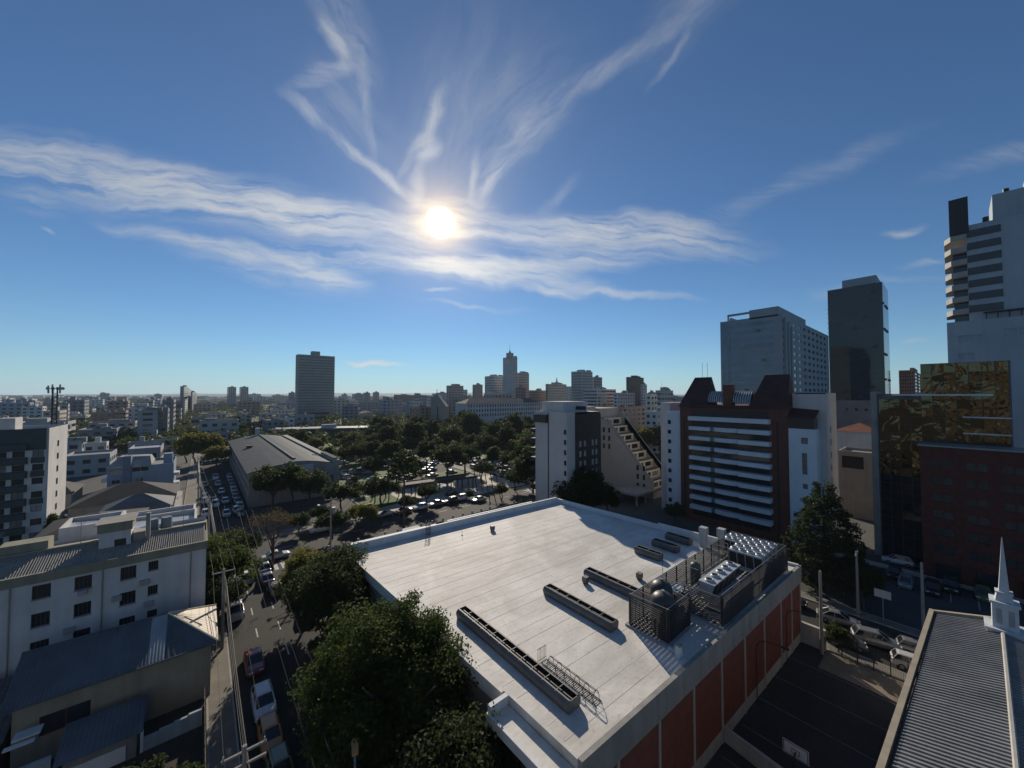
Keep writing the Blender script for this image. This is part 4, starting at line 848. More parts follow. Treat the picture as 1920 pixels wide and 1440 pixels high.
# ================================================================== RIGHT OF CENTRE
CREAMW = mat('cream_white_render', (.56, .52, .49), .85, .1, .25, streak=.35); BRN = mat('dark_brown_cladding', (.050, .040, .036), .6, .25, .4); BEIG2 = mat('warm_beige', (.44, .39, .33), .85, .12, .3, streak=.3)
ht = thing('white_apartment_tower', 'white apartment block with a dark brown window wall and balconies on its left edge', 'building', (78, 70, 0))
mb = MB(); wo = [tuple(round(q, 3) for q in (10.6, 11.5, 1.2 + 2.65 * k, 2.5 + 2.65 * k)) for k in range(8)]
P = facade(mb, (72, 75.6), (0, -1), (-1, 0), 11.7, -.4, 25.5, wo, .2); add_windows(ht, P, wo, -math.pi / 2, GLASS, DARKFR, 1, .18)
mb.face([(72, 63.9, -.4), (75.2, 63.9, -.4), (75.2, 63.9, 25.5), (72, 63.9, 25.5)]); mb.face([(72, 75.6, -.4), (86, 75.6, -.4), (86, 75.6, 25.5), (72, 75.6, 25.5)]); mb.face([(72, 63.9, 25.4), (86, 63.9, 25.4), (86, 75.6, 25.4), (72, 75.6, 25.4)]); mb.face([(86, 63.9, -.4), (86, 75.6, -.4), (86, 75.6, 25.5), (86, 63.9, 25.5)])
part('wall', mb, CREAMW, ht)
mb = MB(); mb.box(71.9, 70.35, 0, 71.99, 70.65, 25.3); part('dark_wall_line', mb, VDARK, ht)  # thin dark strip running down the wall face
bo = [tuple(round(q, 3) for q in (x, x + .95, 3.2 + 2.62 * k, 4.7 + 2.62 * k)) for k in range(6) for x in (1.1, 3.0, 6.3, 7.9)]
mb = MB(); P = facade(mb, (75.2, 63.4), (1, 0), (0, -1), 10.4, -.4, 24.9, bo, .15); mb.face([(75.2, 63.4, -.4), (75.2, 63.9, -.4), (75.2, 63.9, 24.9), (75.2, 63.4, 24.9)]); mb.face([(75.2, 63.4, 24.9), (85.6, 63.4, 24.9), (85.6, 63.9, 24.9), (75.2, 63.9, 24.9)]); part('brown_wall', mb, BRN, ht)
add_windows(ht, P, bo, 0, mat('bright_blind', (.34, .34, .32), .5, .3, .8), WHITEFR, 1, .12)
for k in range(8): mb = MB(); mb.box(71.6, 75.62, 1.0 + 2.65 * k, 73.5, 77.2, 2.0 + 2.65 * k); part('balcony', mb, VDARK, ht); mb = MB(); mb.box(72.1, 75.62, 2.0 + 2.65 * k, 73, 75.7, 3.3 + 2.65 * k); part('balcony_window', mb, GLASS, ht)
mb = MB(); mb.box(73, 66, 25.41, 83, 74, 28.2); part('roof_storey', mb, CREAMW, ht); mb = MB(); mb.box(78, 62.95, 26, 78.6, 65.9, 27); part('roof_window', mb, GLASS, ht)
mb = MB(); mb.box(71.2, 70.7, 22.5, 71.95, 75.6, 24.6); part('top_terrace', mb, mat('brown_glazing', (.05, .04, .04), .3), ht)
for k in range(8): mb = MB(); mb.box(86.05, 64.5, 3 + 2.6 * k, 86.9, 67, 4 + 2.6 * k); part('side_balcony', mb, BRN, ht)

mb = MB(); mb.box(71.9, 63.5, -4, 86, 75.8, -.35); part('podium', mb, CONC, ht)
ht.location = (70.2, 63.0, 3.0); ht.scale = (.9, .9, .9)   # stands on a podium 3 m above the street

# stepped terrace building
st = thing('stepped_terrace_building', 'beige building whose terraces step down like a staircase', 'building', (105, 66, 0))
nst = 8; sx0, sx1 = 100.0, 110.5
yb0, yt = 56.0, 72.0
mb = MB(); mb.face([(sx0, yb0, -.4), (sx0, 86, -.4), (sx0, 86, 25.6), (sx0, 74.5, 25.6), (sx0, 74.5, 22.2), (sx0, yt, 22.2), (sx0, yb0, 4.6)]); o_ = [(sx0, q, z) for q in (0,) for z in (0,)]
mb.box(sx0 + .02, yb0 + .05, -.4, sx0 + .5, 58, 4.4); mb.face([(sx0, 86, -.4), (sx1, 86, -.4), (sx1, 86, 25.6), (sx0, 86, 25.6)]); mb.face([(sx1, yb0, -.4), (sx1, 86, -.4), (sx1, 86, 25.6), (sx1, 74.5, 25.6), (sx1, yt, 22.6), (sx1, yb0, 4.9)]); mb.face([(sx0, 74.5, 25.6), (sx1, 74.5, 25.6), (sx1, 86, 25.6), (sx0, 86, 25.6)]); mb.face([(sx0, 74.5, 22.2), (sx1, 74.5, 22.2), (sx1, 74.5, 25.6), (sx0, 74.5, 25.6)])
mb.prism([(sx0, yb0), (sx0 + .45, yb0), (sx0 + .45, yb0 + .01), (sx0, yb0 + .01)], 0, 4.6)
for xx in (sx0 + .003, sx1 - .35):   # raked side walls
    mb.face([(xx, yb0 - .1, 4.9), (xx + .35, yb0 - .1, 4.9), (xx + .35, yt, 23.0), (xx, yt, 23.0)]); mb.face([(xx + .35, yb0 - .1, 3), (xx + .35, yb0 - .1, 4.9), (xx + .35, yt, 23.0), (xx + .35, yt, 20)])
part('side_wall', mb, BEIG2, st)
for k in range(nst):
    y = yb0 + (yt - yb0) * k / (nst - 1); z0 = 2.2 + 2.53 * k; yn = yb0 + (yt - yb0) * (k + 1) / (nst - 1)
    mb = MB(); L = sx1 - sx0 - .8; oo = [(.8, 4.2, z0 + .55, z0 + 1.95), (5.0, 8.6, z0 + .55, z0 + 1.95)]; oo = [tuple(round(q, 3) for q in a) for a in oo]
    P = facade(mb, (sx0 + .4, y + 1.0), (1, 0), (0, -1), L, z0, z0 + 2.53, oo, .3); part('terrace_front', mb, mat('lit_terrace_cream', (.74, .62, .44), .85, .1, .4), st)  # warm bounced light on the fronts is put into the cream
    add_windows(st, P, oo, 0, GLASS, DARKFR, 2, .28)
    mb = MB(); mb.box(sx0 + .4, y - .25, z0 - .1, sx1 - .4, y + .15, z0 + .30); part('planter', mb, mat('planter_grey', (.20, .175, .165), .85), st)
    mb = MB(); mb.face([(sx0 + .4, y + .15, z0), (sx1 - .4, y + .15, z0), (sx1 - .4, y + 1.05, z0), (sx0 + .4, y + 1.05, z0)]); part('terrace_floor', mb, CONC, st)
mb = MB(); mb.box(sx0 + .4, yb0, -.4, sx1 - .4, yb0 + 1, 2.2); part('base_wall', mb, BEIG2, st)
for k in range(7):
    for y in (58.5 + .0, 60.5) if k < 3 else (70.5, 72.5) if k > 3 else (): mb = MB(); mb.box(sx0 - .05, y, 2.4 + 2.6 * k, sx0 - .004, y + .7, 3.9 + 2.6 * k); part('slit_window', mb, GLASS, st)
mb = MB(); mb.box(93, 76, -.3, 99.9, 90, 26.2); part('rear_block', mb, BEIG2, st)
mb = MB(); mb.prism([(90, 55), (99.8, 55), (99.8, 63), (90, 63)], 2.6, 3.1); part('entrance_slab', mb, CONC, st)
for p in ((90.5, 55.4), (95, 55.4), (90.5, 62.5)): mb = MB(); mb.box(p[0], p[1], -.2, p[0] + .4, p[1] + .4, 2.6); part('entrance_post', mb, CONC, st)

# brown and white balcony apartments
REDB = mat('red_brown_tile', (.130, .050, .034), .75, .2, .6, streak=.2); BLUISH = mat('cool_white_render', (.60, .65, .69), .8, .1, .3, streak=.3); MAROON = mat('maroon_roof', (.055, .024, .022), .8, .25, .5)
ap = thing('balcony_apartment_tower', 'red-brown apartment tower with ten rows of white balconies and steep maroon roofs', 'building', (98, 32, 0))
ax = 91.0
mb = MB(); mb.box(ax, 21.5, -.4, 106, 43.6, 27.6); part('core_wall', mb, REDB, ap)
mb = MB(); mb.box(ax + .5, 43.61, -.4, 106, 47.4, 26.0); part('left_wing', mb, BLUISH, ap); mb = MB(); mb.box(ax + 2.5, 47.41, -.4, 106, 50, 28.0); part('left_rear_wing', mb, CREAMW, ap)
rw = [tuple(round(q, 3) for q in a) for a in ((2.0, 3.1, 20.4, 21.6), (2.1, 2.9, 14.4, 18.6), (2.1, 2.9, 11.6, 12.6), (2.1, 3.1, 8.6, 9.8), (2.2, 3.1, 2.2, 6.2))]
mb = MB(); P = facade(mb, (ax - .25, 21.45), (0, -1), (-1, 0), 4.4, -.4, 23.3, rw, .3); mb.face([(ax - .25, 21.45, -.4), (ax - .25, 21.45, 23.3), (ax + 2, 21.45, 23.3), (ax + 2, 21.45, -.4)]); mb.face([(ax - .25, 17.05, -.4), (ax + 3, 17.05, -.4), (ax + 3, 17.05, 23.3), (ax - .25, 17.05, 23.3)]); mb.face([(ax - .25, 17.05, 23.3), (ax + 3, 17.05, 23.3), (ax + 3, 21.45, 23.3), (ax - .25, 21.45, 23.3)]); part('white_bay', mb, BLUISH, ap); add_windows(ap, P, rw, -math.pi / 2, GLASS, DARKFR, 0, .28)
rs = [tuple(round(q, 3) for q in (3.0, 4.1, 2.0 + 2.55 * k, 3.2 + 2.55 * k)) for k in range(9)]
mb = MB(); P = facade(mb, (ax + 3, 16.0), (1, 0), (0, -1), 9.5, -.4, 30.4, rs, .25); mb.box(ax + 3, 16.01, 30.2, ax + 12.5, 21, 30.4); mb.face([(ax + 3, 16, -.4), (ax + 3, 21.4, -.4), (ax + 3, 21.4, 30.4), (ax + 3, 16, 30.4)]); mb.face([(ax + 12.5, 16, -.4), (ax + 12.5, 26, -.4), (ax + 12.5, 26, 30.4), (ax + 12.5, 16, 30.4)]); part('right_end_wall', mb, CREAMW, ap); add_windows(ap, P, rs, 0, GLASS, DARKFR, 1, .22)
mb = MB(); mb.box(ax - .1, 17.4, 23.31, ax + 2.98, 21.5, 25.4); part('corner_conservatory', mb, mat('smoked_glazing', (.05, .045, .045), .15), ap); mb = MB(); mb.face([(ax - .4, 17.1, 25.41), (ax - .4, 22, 25.41), (ax + 3, 22, 27.4), (ax + 3, 17.1, 27.0)]); part('conservatory_roof', mb, MAROON, ap)
for y0, y1 in ((21.9, 28.4), (37.6, 43.6)):  # steep roofs
    mb = MB(); mb.face([(ax - .2, y0 - .3, 27.2), (ax - .2, y1 + .3, 27.2), (ax + 4.5, y1 - 1.8, 34.4), (ax + 4.5, y0 + .2, 34.4)]); mb.face([(ax + 4.5, y0 + .2, 34.4), (ax + 4.5, y1 - 1.8, 34.4), (ax + 7, y1, 30), (ax + 7, y0, 30)]); mb.face([(ax - .2, y0 - .3, 27.2), (ax + 4.5, y0 + .2, 34.4), (ax + 7, y0, 30), (ax + 7, y0, 27.2)]); mb.face([(ax - .2, y1 + .3, 27.2), (ax + 4.5, y1 - 1.8, 34.4), (ax + 7, y1, 30), (ax + 7, y1, 27.2)])
    part('steep_roof', mb, MAROON, ap)
mb = MB(); mb.box(ax + 1, 32.2, 27.6, ax + 3, 34, 32.3); part('chimney', mb, REDB, ap)
for y0, y1 in ((28.6, 32), (34.2, 37.4)):
    mb = MB(); mb.extr([(ax + 1.2 + 2.6 * (1 - math.cos(a)), 28.3 + 2.6 * math.sin(a)) for a in np.linspace(0, math.pi / 2, 7)] + [(ax + 5, 30.9), (ax + 5, 28.3)], 'y', y0, y1)
    mb.v = [(v[0], v[1], v[2]) for v in mb.v]; part('glass_vault', mb, mat('vault_glass', (.10, .13, .15), .12, .2, .5, spec=.7), ap)
    for k in range(8):
        yy = y0 + (y1 - y0) * k / 7; mb = MB(); mb.tube([(ax + 1.17 + 2.6 * (1 - math.cos(a)), yy, 28.3 + 2.62 * math.sin(a)) for a in np.linspace(0, math.pi / 2, 7)], .06, 4); part('vault_rib', mb, WHITEFR, ap)
mb = MB(); mb.box(ax - .5, 25, 27.0, ax + 1, 41, 27.62); part('roof_edge', mb, MAROON, ap)
nb = 11; bh = 2.32
for k in range(nb):
    z = 24.1 - bh * k
    mb = MB(); mb.box(ax - .02, 24.9, z + .55, ax - .004, 40.8, z + 2.12) if k else mb.box(ax - .02, 24.9, z + .6, ax - .004, 40.8, z + 2.4); part('window_band', mb, GLASS, ap)
    for j in range(7):
        yy = 25.6 + j * 2.25; mb = MB(); mb.box(ax - .06, yy, z + .5, ax - .021, yy + .12, z + .95); part('band_mullion', mb, REDB, ap)
    if k == 0: mb = MB(); mb.box(ax - 1.5, 24.5, z - .15, ax - .025, 41, z + .8); part('balcony', mb, BLUISH, ap); continue
    if z < 1: continue
    mb = MB(); mb.box(ax - 1.7, 24.4, z - .1, ax - .025, 30.2, z + .78); part('balcony', mb, BLUISH, ap)
    pts = [(ax - 1.0 - .55 * math.sin(math.pi * t), 30.25 + 5.1 * t) for t in np.linspace(0, 1, 7)]; mb = MB(); mb.prism(pts + [(ax - .025, 35.35), (ax - .025, 30.25)], z - .1, z + .78); part('curved_balcony', mb, BLUISH, ap)
    mb = MB(); mb.box(ax - 1.4, 36.1, z - .1, ax - .025, 40.9, z + .74); part('balcony', mb, BLUISH, ap)
    mb = MB(); mb.box(ax - .9, 35.4, z - .1, ax - .03, 36.05, z + .85); part('glass_corner', mb, GLASSB, ap)
    mb = MB(); mb.tube([(ax - 1.68, 24.6, z + .95), (ax - 1.68, 29.4, z + .95)], .03, 4); part('hand_rail', mb, STEEL, ap)
for y in (23.2, 42.4): mb = MB(); mb.box(ax - .05, y, 1, ax - .004, y + .35, 24.5); part('slot_window', mb, VDARK, ap)
for k in range(9): mb = MB(); mb.box(ax + .44, 46.2, 3 + 2.45 * k, ax + .495, 47, 4 + 2.45 * k); part('wing_window', mb, GLASS, ap)
for y in (39, 40.2): mb = MB(); mb.tube([(ax + 5, y, 33), (ax + 5, y, 38)], .04, 4); part('aerial', mb, VDARK, ap)

# ================================================================== TOWERS ON THE RIGHT
def ops_for(L, z1, floors, fh, bays, wf, hf, m0, z_first=None, sill=.3):
    return [o for k in range(floors) for o in grid_ops(L, z1 - 1.2 - fh * (k + 1), z1 - 1.2 - fh * k, bays, 1, wf, hf, m0, sill)]
x0, x1, y0, y1, z1 = corner_box(1350, 1466, 1552, 588, 163)
GT = mat('grey_tower_panel', (.235, .285, .32), .6, .12, .2, streak=.2)
gt = building('grey_banded_tower', 'grey tower with pale blue glass bands on its left face', 'building', x0, x1, y0, y1, z1, GT, {'-y': ops_for(x1 - x0, z1, 18, 3.4, 9, .5, .45, 6)}, joined=True, depth=.15, bits=((.0, .5, .05, .5, 3.6), (.05, .3, .86, .9, 2.2)))
Ly = y1 - y0
for k in range(18):
    z = z1 - 3.6 - 3.4 * k; mb = MB(); mb.box(x0 - .05, y0 + Ly * .12, z - .2, x0 - .004, y1 - Ly * .14, z + 1.45); part('glass_band', mb, GLASSB, gt)
    if k % 4 == 1:
        mb = MB(); mb.box(x0 - .08, y0 + Ly * (.25 + .07 * (k % 5)), z + .1, x0 - .051, y0 + Ly * (.25 + .07 * (k % 5)) + 1.6, z + 1.2); part('open_window', mb, GLASS, gt)
mb = MB(); mb.box(x0 - .1, y1 - Ly * .13, 0, x0 - .005, y1 - Ly * .02, z1 - 1); part('blue_glass_edge', mb, GLASSB, gt)
mb = MB(); mb.box(x0 - .35, y1 - Ly * .16, 0, x0 - .005, y1 - Ly * .135, z1 + 3); mb.box(x0 - .3, y0 + Ly * .5, z1 + 2.2, x0 + 1.2, y1 - Ly * .134, z1 + 3.01); part('roof_frame', mb, GT, gt)
for k in range(3): mb = MB(); mb.box(x0 + 2 + k * 3.3, y0 - .9 - .3 * k, 0, x0 + 3.6 + k * 3.3, y0 - .005, z1 - 1.5 - 1.8 * k); part('service_shaft', mb, GT, gt)
for k in range(18):
    mb = MB(); mb.box(x0 - .06 + .8, y0 - .06, z1 - 4 - 3.4 * k, x0 + 1.6, y0 - .004, z1 - 2.4 - 3.4 * k); part('corner_window', mb, GLASS, gt)
x0, x1, y0, y1, z1 = corner_box(1551, 1654, 1664, 528, 232)
BG = mat('black_curtain_glass', (.010, .020, .028), .06, .3, .2, spec=.55, wave=(.12, .6, .06))
bt = thing('black_glass_tower', 'tall black glass office tower with a sunlit narrow right side', 'building', (x0, y0, 0)); Ly = y1 - y0
mb = MB(); mb.box(x0, y0, -.4, x1, y1, z1); part('glass_shaft', mb, BG, bt)
for k in range(30): mb = MB(); mb.box(x0 - .06, y0 - .05, z1 - 3.2 * (k + 1) - .1, x0 + .01, y1 + (.9 if k > 2 else 0), z1 - 3.2 * (k + 1) + .08); part('floor_line', mb, VDARK, bt)
mb = MB(); mb.box(x0 + 1, y0 + Ly * .10, z1, x1 - 1, y0 + Ly * .72, z1 + 5.2); part('plant_room', mb, GT, bt)
for k in range(12): mb = MB(); yy = y0 + Ly * (.1 + .07 * ((k * 5) % 11)); zz = z1 - 6 - 3.2 * ((k * 7) % 22); mb.box(x0 - .09, yy, zz, x0 - .062, yy + 2.6, zz + 1.8); part('open_window', mb, VDARK, bt)
for k in range(14): mb = MB(); xx = x0 + 1 + (k * 37 % 10) * (x1 - x0 - 3) / 10; zz = z1 - 14 - 3.2 * ((k * 5) % 20); mb.box(xx, y0 - .5, zz, xx + 1.4, y0 - .02, zz + 1.3); part('tilted_vent', mb, VDARK, bt)
# right-hand tower and its podium
RT = mat('right_tower_render', (.35, .40, .435), .8, .15, .15, streak=.3)
x0, x1, y0, y1, z1 = corner_box(1772, 1800, 2050, 603, 88); x0p, y0p = x0, y0
y1 = atx(1775, 603, x0)[1]; y0 = atx(2150, 603, x0)[1]
pod = building('tower_podium', 'grey podium block under the right-hand tower, above the gold glass', 'building', x0, x0 + 26, y0, y1, z1, RT, {'-x': [(1.6, 5.2, z1 - 5.2, z1 - 3.4), (1.6, 4.0, z1 - 9.4, z1 - 7.6), (1.6, 4.0, z1 - 13.4, z1 - 11.6), (8.2, 12.2, z1 - 4.4, z1 - 2.6)]}, joined=False, fm=WHITEFR, gm=mat('pale_blind', (.30, .34, .38), .4))
tx0 = x0 + 2; ty1 = atx(1787, 500, tx0)[1]; ty0 = atx(2150, 500, tx0)[1]; tz = atx(1850, 415, tx0)[2]
rt = thing('right_edge_tower', 'tall grey residential tower with lit corner balconies at the right edge', 'building', (tx0, ty1, 0))
mb = MB(); mb.box(tx0, ty0, z1, tx0 + 18, ty1 - 2.2, tz); part('shaft', mb, RT, rt); mb = MB(); mb.box(tx0 + 1.2, ty1 - 2.19, z1, tx0 + 16, ty1, tz - 6); part('balcony_core', mb, GLASS, rt)
nfl = 12; fh = 3.0; ztop = atx(1795, 445, tx0)[2]
for k in range(nfl):
    z = ztop - fh * k
    if z < z1: break
    mb = MB(); mb.prism([(tx0 - .5, ty1 - 2.2), (tx0 - .3, ty1 + .3), (tx0 + 2.4, ty1 + 1.3), (tx0 + 8, ty1 + 1.3), (tx0 + 8, ty1 - 2.2)], z - .9, z + .35); part('corner_balcony', mb, mat('balcony_pale', (.34, .33, .31), .7, .15, .5), rt)
    mb = MB(); mb.box(tx0 - .12, ty1 - 7.2, z - .7, tx0 - .004, ty1 - 2.25, z + 1.0); part('window_band', mb, mat('dull_glazing', (.065, .07, .075), .3), rt)  # window band in one even dull grey
mb = MB(); mb.box(tx0 - .4, ty1 - 2.6, ztop + .6, tx0 + 3, ty1 + .4, ztop + 9.3); part('black_fin', mb, VDARK, rt)
mb = MB(); mb.box(tx0 + 1, ty1 - 19, tz, tx0 + 12, ty1 - 6.2, tz + 6.2); part('top_storey', mb, RT, rt); mb = MB(); mb.box(tx0 + .6, ty1 - 13.5, tz + 6.2, tx0 + 5, ty1 - 10.8, tz + 8); part('lift_head', mb, RT, rt)
for k in range(4): mb = MB(); mb.cyl((tx0 + 1.5, ty1 - 5.2 - 3.0 * k, tz), (tx0 + 1.5, ty1 - 5.2 - 3.0 * k, tz + 1.5 + 5.5 * (k > 0)), .5, .5, 8); part('roof_tank', mb, VDARK, rt)
for k in range(6): mb = MB(); mb.tube([(x0 + 1.2, y1 - 6 - k * 1.6, z1), (x0 + 1.2, y1 - 6 - k * 1.6, z1 + 1.6)], .1, 5); part('terrace_post', mb, VDARK, rt)
mb = MB(); mb.box(x0 + .9, y1 - 14.4, z1 + 1.6, x0 + 3.4, y1 - 5.6, z1 + 1.85); part('terrace_pergola', mb, VDARK, rt)

# gold mirror-glass offices
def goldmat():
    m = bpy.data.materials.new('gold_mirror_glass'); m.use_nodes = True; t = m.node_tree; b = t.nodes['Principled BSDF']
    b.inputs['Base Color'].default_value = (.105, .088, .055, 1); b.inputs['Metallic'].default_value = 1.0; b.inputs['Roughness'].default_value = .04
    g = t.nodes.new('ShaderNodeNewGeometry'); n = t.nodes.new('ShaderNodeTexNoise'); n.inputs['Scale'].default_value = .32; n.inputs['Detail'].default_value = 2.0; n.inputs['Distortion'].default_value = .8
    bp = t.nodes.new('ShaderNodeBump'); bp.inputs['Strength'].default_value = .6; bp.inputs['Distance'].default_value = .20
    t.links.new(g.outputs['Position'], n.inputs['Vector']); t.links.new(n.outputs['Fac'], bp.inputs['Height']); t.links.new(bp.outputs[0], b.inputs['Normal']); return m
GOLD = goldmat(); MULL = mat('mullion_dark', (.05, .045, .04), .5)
gx = 98.0
go = thing('gold_glass_offices', 'office block clad in rippling gold mirror glass beside the red brick block', 'building', (gx, 3, 0))
mb = MB(); mb.box(gx + .06, -6.0, -.4, gx + 14, 9.2, 30.2); mb.box(gx + .061, -6.0, 30.2, gx + 14, 3.6, 35.5); part('structure_core', mb, mat('core_grey', (.13, .13, .13), .8), go)
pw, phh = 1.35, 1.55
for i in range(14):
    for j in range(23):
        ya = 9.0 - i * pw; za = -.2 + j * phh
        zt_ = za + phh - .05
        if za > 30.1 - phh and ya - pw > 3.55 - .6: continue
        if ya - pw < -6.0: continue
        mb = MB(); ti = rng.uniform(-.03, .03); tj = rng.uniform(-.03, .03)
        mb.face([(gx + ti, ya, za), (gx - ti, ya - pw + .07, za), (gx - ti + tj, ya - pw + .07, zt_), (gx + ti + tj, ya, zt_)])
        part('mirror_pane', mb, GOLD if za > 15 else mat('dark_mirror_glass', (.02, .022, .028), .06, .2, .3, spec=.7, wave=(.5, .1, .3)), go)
for z in (30.0,): mb = MB(); mb.box(gx - .5, -4.2, z - .15, gx - .05, 7.2, z + .15); part('light_fin', mb, WHITEFR, go)
for z in (26.3, 23.6, 20.9): mb = MB(); mb.box(gx - .4, -5.9, z - .1, gx - .05, -1.0, z + .1); part('light_fin', mb, WHITEFR, go)
mb = MB(); mb.box(gx - .4, 9.21, -.4, gx + 6, 10.1, 30.6); part('end_pier', mb, CONC, go)
# red brick block
RB = mat('dark_red_brick', (.115, .036, .028), .85, .25, 1.5, bump=.2)
L = 40; zb = 21.5
ro = [tuple(round(q, 3) for q in o) for k in range(6) for a in range(7) for o in ((1.3 + a * 3.55, 2.35 + a * 3.55, zb - 3.4 - 2.75 * k, zb - 2.2 - 2.75 * k), (2.45 + a * 3.55, 3.5 + a * 3.55, zb - 3.4 - 2.75 * k, zb - 2.2 - 2.75 * k))]
rb = building('red_brick_block', 'dark red brick office block with paired windows at the right edge', 'building', 92.6, 97.8, 3.8 - L, 3.8, zb, RB, {'-x': ro}, joined=False, gm=mat('dull_pane', (.055, .062, .068), .25, .5, .4), fm=DARKFR, bars=0)
mb = MB(); mb.box(92.3, 3.8 - L, zb, 98, 4.0, zb + .25); part('roof_flashing', mb, mat('flashing', (.25, .27, .29), .4, metal=.4), rb)
for a in range(6): mb = MB(); mb.box(92.2, 2.4 - a * 4.2 - 2.6, .2, 92.55, 2.4 - a * 4.2, 2.6); part('shop_front', mb, GLASS, rb)
# houses seen between the apartments and the gold glass
ch = building('cream_garage_house', 'cream block with a wide dark opening between the apartments and gold glass', 'building', *(lambda b: (b[0], b[1], b[2], b[3]))(corner_box(1572, 1640, 1650, 850, 88)), corner_box(1572, 1640, 1650, 850, 88)[4], mat('cream_block', (.36, .33, .27), .85, .2, .3, streak=.4), {'-x': [(.6, 4.6, 11.9, 14.9), (4.9, 9.0, 11.9, 14.9)]}, joined=False, gm=VDARK)
def hipb(name, label, uL, uC, uR, v, dep, wm, rm, rh=3.2):
    x0, x1, y0, y1, z = corner_box(uL, uC, uR, v, dep); return low_roof(name, label, x0 - .5, x1 + .5, y0 - .5, y1 + .5, z, z + rh, rm, wm)
hipb('tiled_villa', 'pale villa with a red tiled hipped roof between apartments and gold glass', 1566, 1650, 1665, 812, 112, PALEW, TERR, 2.5)
x0, x1, y0, y1, z1 = corner_box(1562, 1660, 1672, 752, 150)
building('pink_wall_block', 'pinkish plain block with three tiny windows under the black tower', 'building', x0, x1, y0, y1, z1, ROSE, {'-x': [(4, 5, z1 - 4.2, z1 - 3.2), (7, 8, z1 - 4.2, z1 - 3.2), (10, 11, z1 - 4.2, z1 - 3.2)]}, joined=False)
x0, x1, y0, y1, z1 = corner_box(1685, 1714, 1735, 694, 300)
sc = building('scaffolded_tower', 'red scaffolded building under construction behind the gold glass', 'building', x0, x1, y0, y1, z1, mat('raw_brick', (.36, .14, .09), .9, .3, .6), {'-x': ops_for(y1 - y0, z1, 14, 2.9, 6, .6, .6, .4), '-y': ops_for(x1 - x0, z1, 14, 2.9, 4, .6, .6, .4)}, bits=((.2, .45, .2, .5, 4), (.6, .85, .5, .8, 4)))
for k in range(14): mb = MB(); mb.box(x0 - 1.2, y0 - 1.2, z1 - 2.9 * k - .1, x0 - .6, y1, z1 - 2.9 * k + .1); part('scaffold_deck', mb, mat('scaffold', (.42, .22, .15), .8), sc)
# the camera's own building, seen only as a reflection in the mirror glass
ob = building('beige_home_tower', 'beige apartment tower mirrored in the gold glass', 'building', -20, -.9, -24, -.9, 46, mat('sandy_render', (.40, .36, .30), .85, .1, .3, streak=.2), {'+x': ops_for(23.1, 46, 13, 3.1, 5, .72, .6, 1.0)}, joined=True)

# ================================================================== CHURCH WITH STEEPLE, COURT FURNITURE
ck = thing('ribbed_roof_church', 'church hall with a ribbed dark metal roof at the lower right', 'church', (44, -2, 0))
cx0, cx1, ce0, ce1, ez, rz0 = 24.0, 57.4, 3.4, 1.9, 8.0, 9.0
ey = lambda x: 3.3 - (x - 31) / 26.4 * 1.35
ry_ = lambda x: -1.7 - (x - 31) / 26.4 * .75
CHROOF = mat('church_roof_metal', (.21, .215, .215), .5, .35, .35, metal=.2, fine=.25)
mb = MB(); mb.prism([(cx0, ey(cx0) - .3), (cx1 - .3, ey(cx1) - .3), (cx1 - .3, -7), (cx0, -7)], -.3, ez - .35); part('wall', mb, BEIGE, ck)
npan = 17
for i in range(npan):
    mb = MB(); rb_ = 5
    xa = cx0 + .6 + (cx1 - cx0 - .9) * i / npan; xb = cx0 + .6 + (cx1 - cx0 - .9) * (i + 1) / npan
    for j in range(rb_):
        w = (xb - xa) / rb_; a = xa + w * j; q = [(a, 0), (a + w * .55, 0), (a + w * .65, .09), (a + w * .9, .09), (a + w, 0)]
        for (s0, h0), (s1, h1) in zip(q[:-1], q[1:]): mb.face([(s0, ey(s0) - .45, ez + h0), (s1, ey(s1) - .45, ez + h1), (s1, ry_(s1), rz0 + h1), (s0, ry_(s0), rz0 + h0)])
    part('roof_panel', mb, CHROOF, ck)
    mb = MB()
    for j in range(rb_):
        w = (xb - xa) / rb_; a = xa + w * j; q = [(a, 0), (a + w * .55, 0), (a + w * .65, .09), (a + w * .9, .09), (a + w, 0)]
        for (s0, h0), (s1, h1) in zip(q[:-1], q[1:]): mb.face([(s0, -7.2, ez + h0), (s1, -7.2, ez + h1), (s1, ry_(s1), rz0 + h1 - .01), (s0, ry_(s0), rz0 + h0 - .01)])
    part('roof_panel', mb, CHROOF, ck)
mb = MB(); mb.tube([(cx0, ry_(cx0), rz0 + .12), (cx1 - .3, ry_(cx1), rz0 + .12)], .13, 6); part('ridge_cap', mb, mat('ridge_mortar', (.40, .38, .34), .8), ck)
GUT = mat('cream_coping', (.33, .29, .215), .8, .2, .6, streak=.3)
mb = MB(); mb.prism([(cx0, ey(cx0) - .25), (cx1, ey(cx1) - .25), (cx1, ey(cx1) + .08), (cx0, ey(cx0) + .08)], ez - .5, ez + .22); part('eave_coping', mb, GUT, ck)
mb = MB(); mb.face([(cx1 - .35, ey(cx1), ez - .4), (cx1, ey(cx1), ez - .4), (cx1, ry_(cx1), rz0 + .25), (cx1 - .35, ry_(cx1), rz0 + .25)]); mb.extr([(ey(cx1) - .26, ez - 1), (ey(cx1) - .26, ez + .22), (ry_(cx1), rz0 + .3), (ry_(cx1), rz0 - 1)], 'x', cx1 - .3, cx1); part('gable_coping', mb, GUT, ck)
sp = thing('steeple', 'white steeple with a needle spire at the far end of the church roof', 'steeple', (55.4, -2.55, 8.4)); SPW = mat('steeple_white', (.52, .55, .57), .7, .12, .8)
cxs, cys = 55.4, -2.55
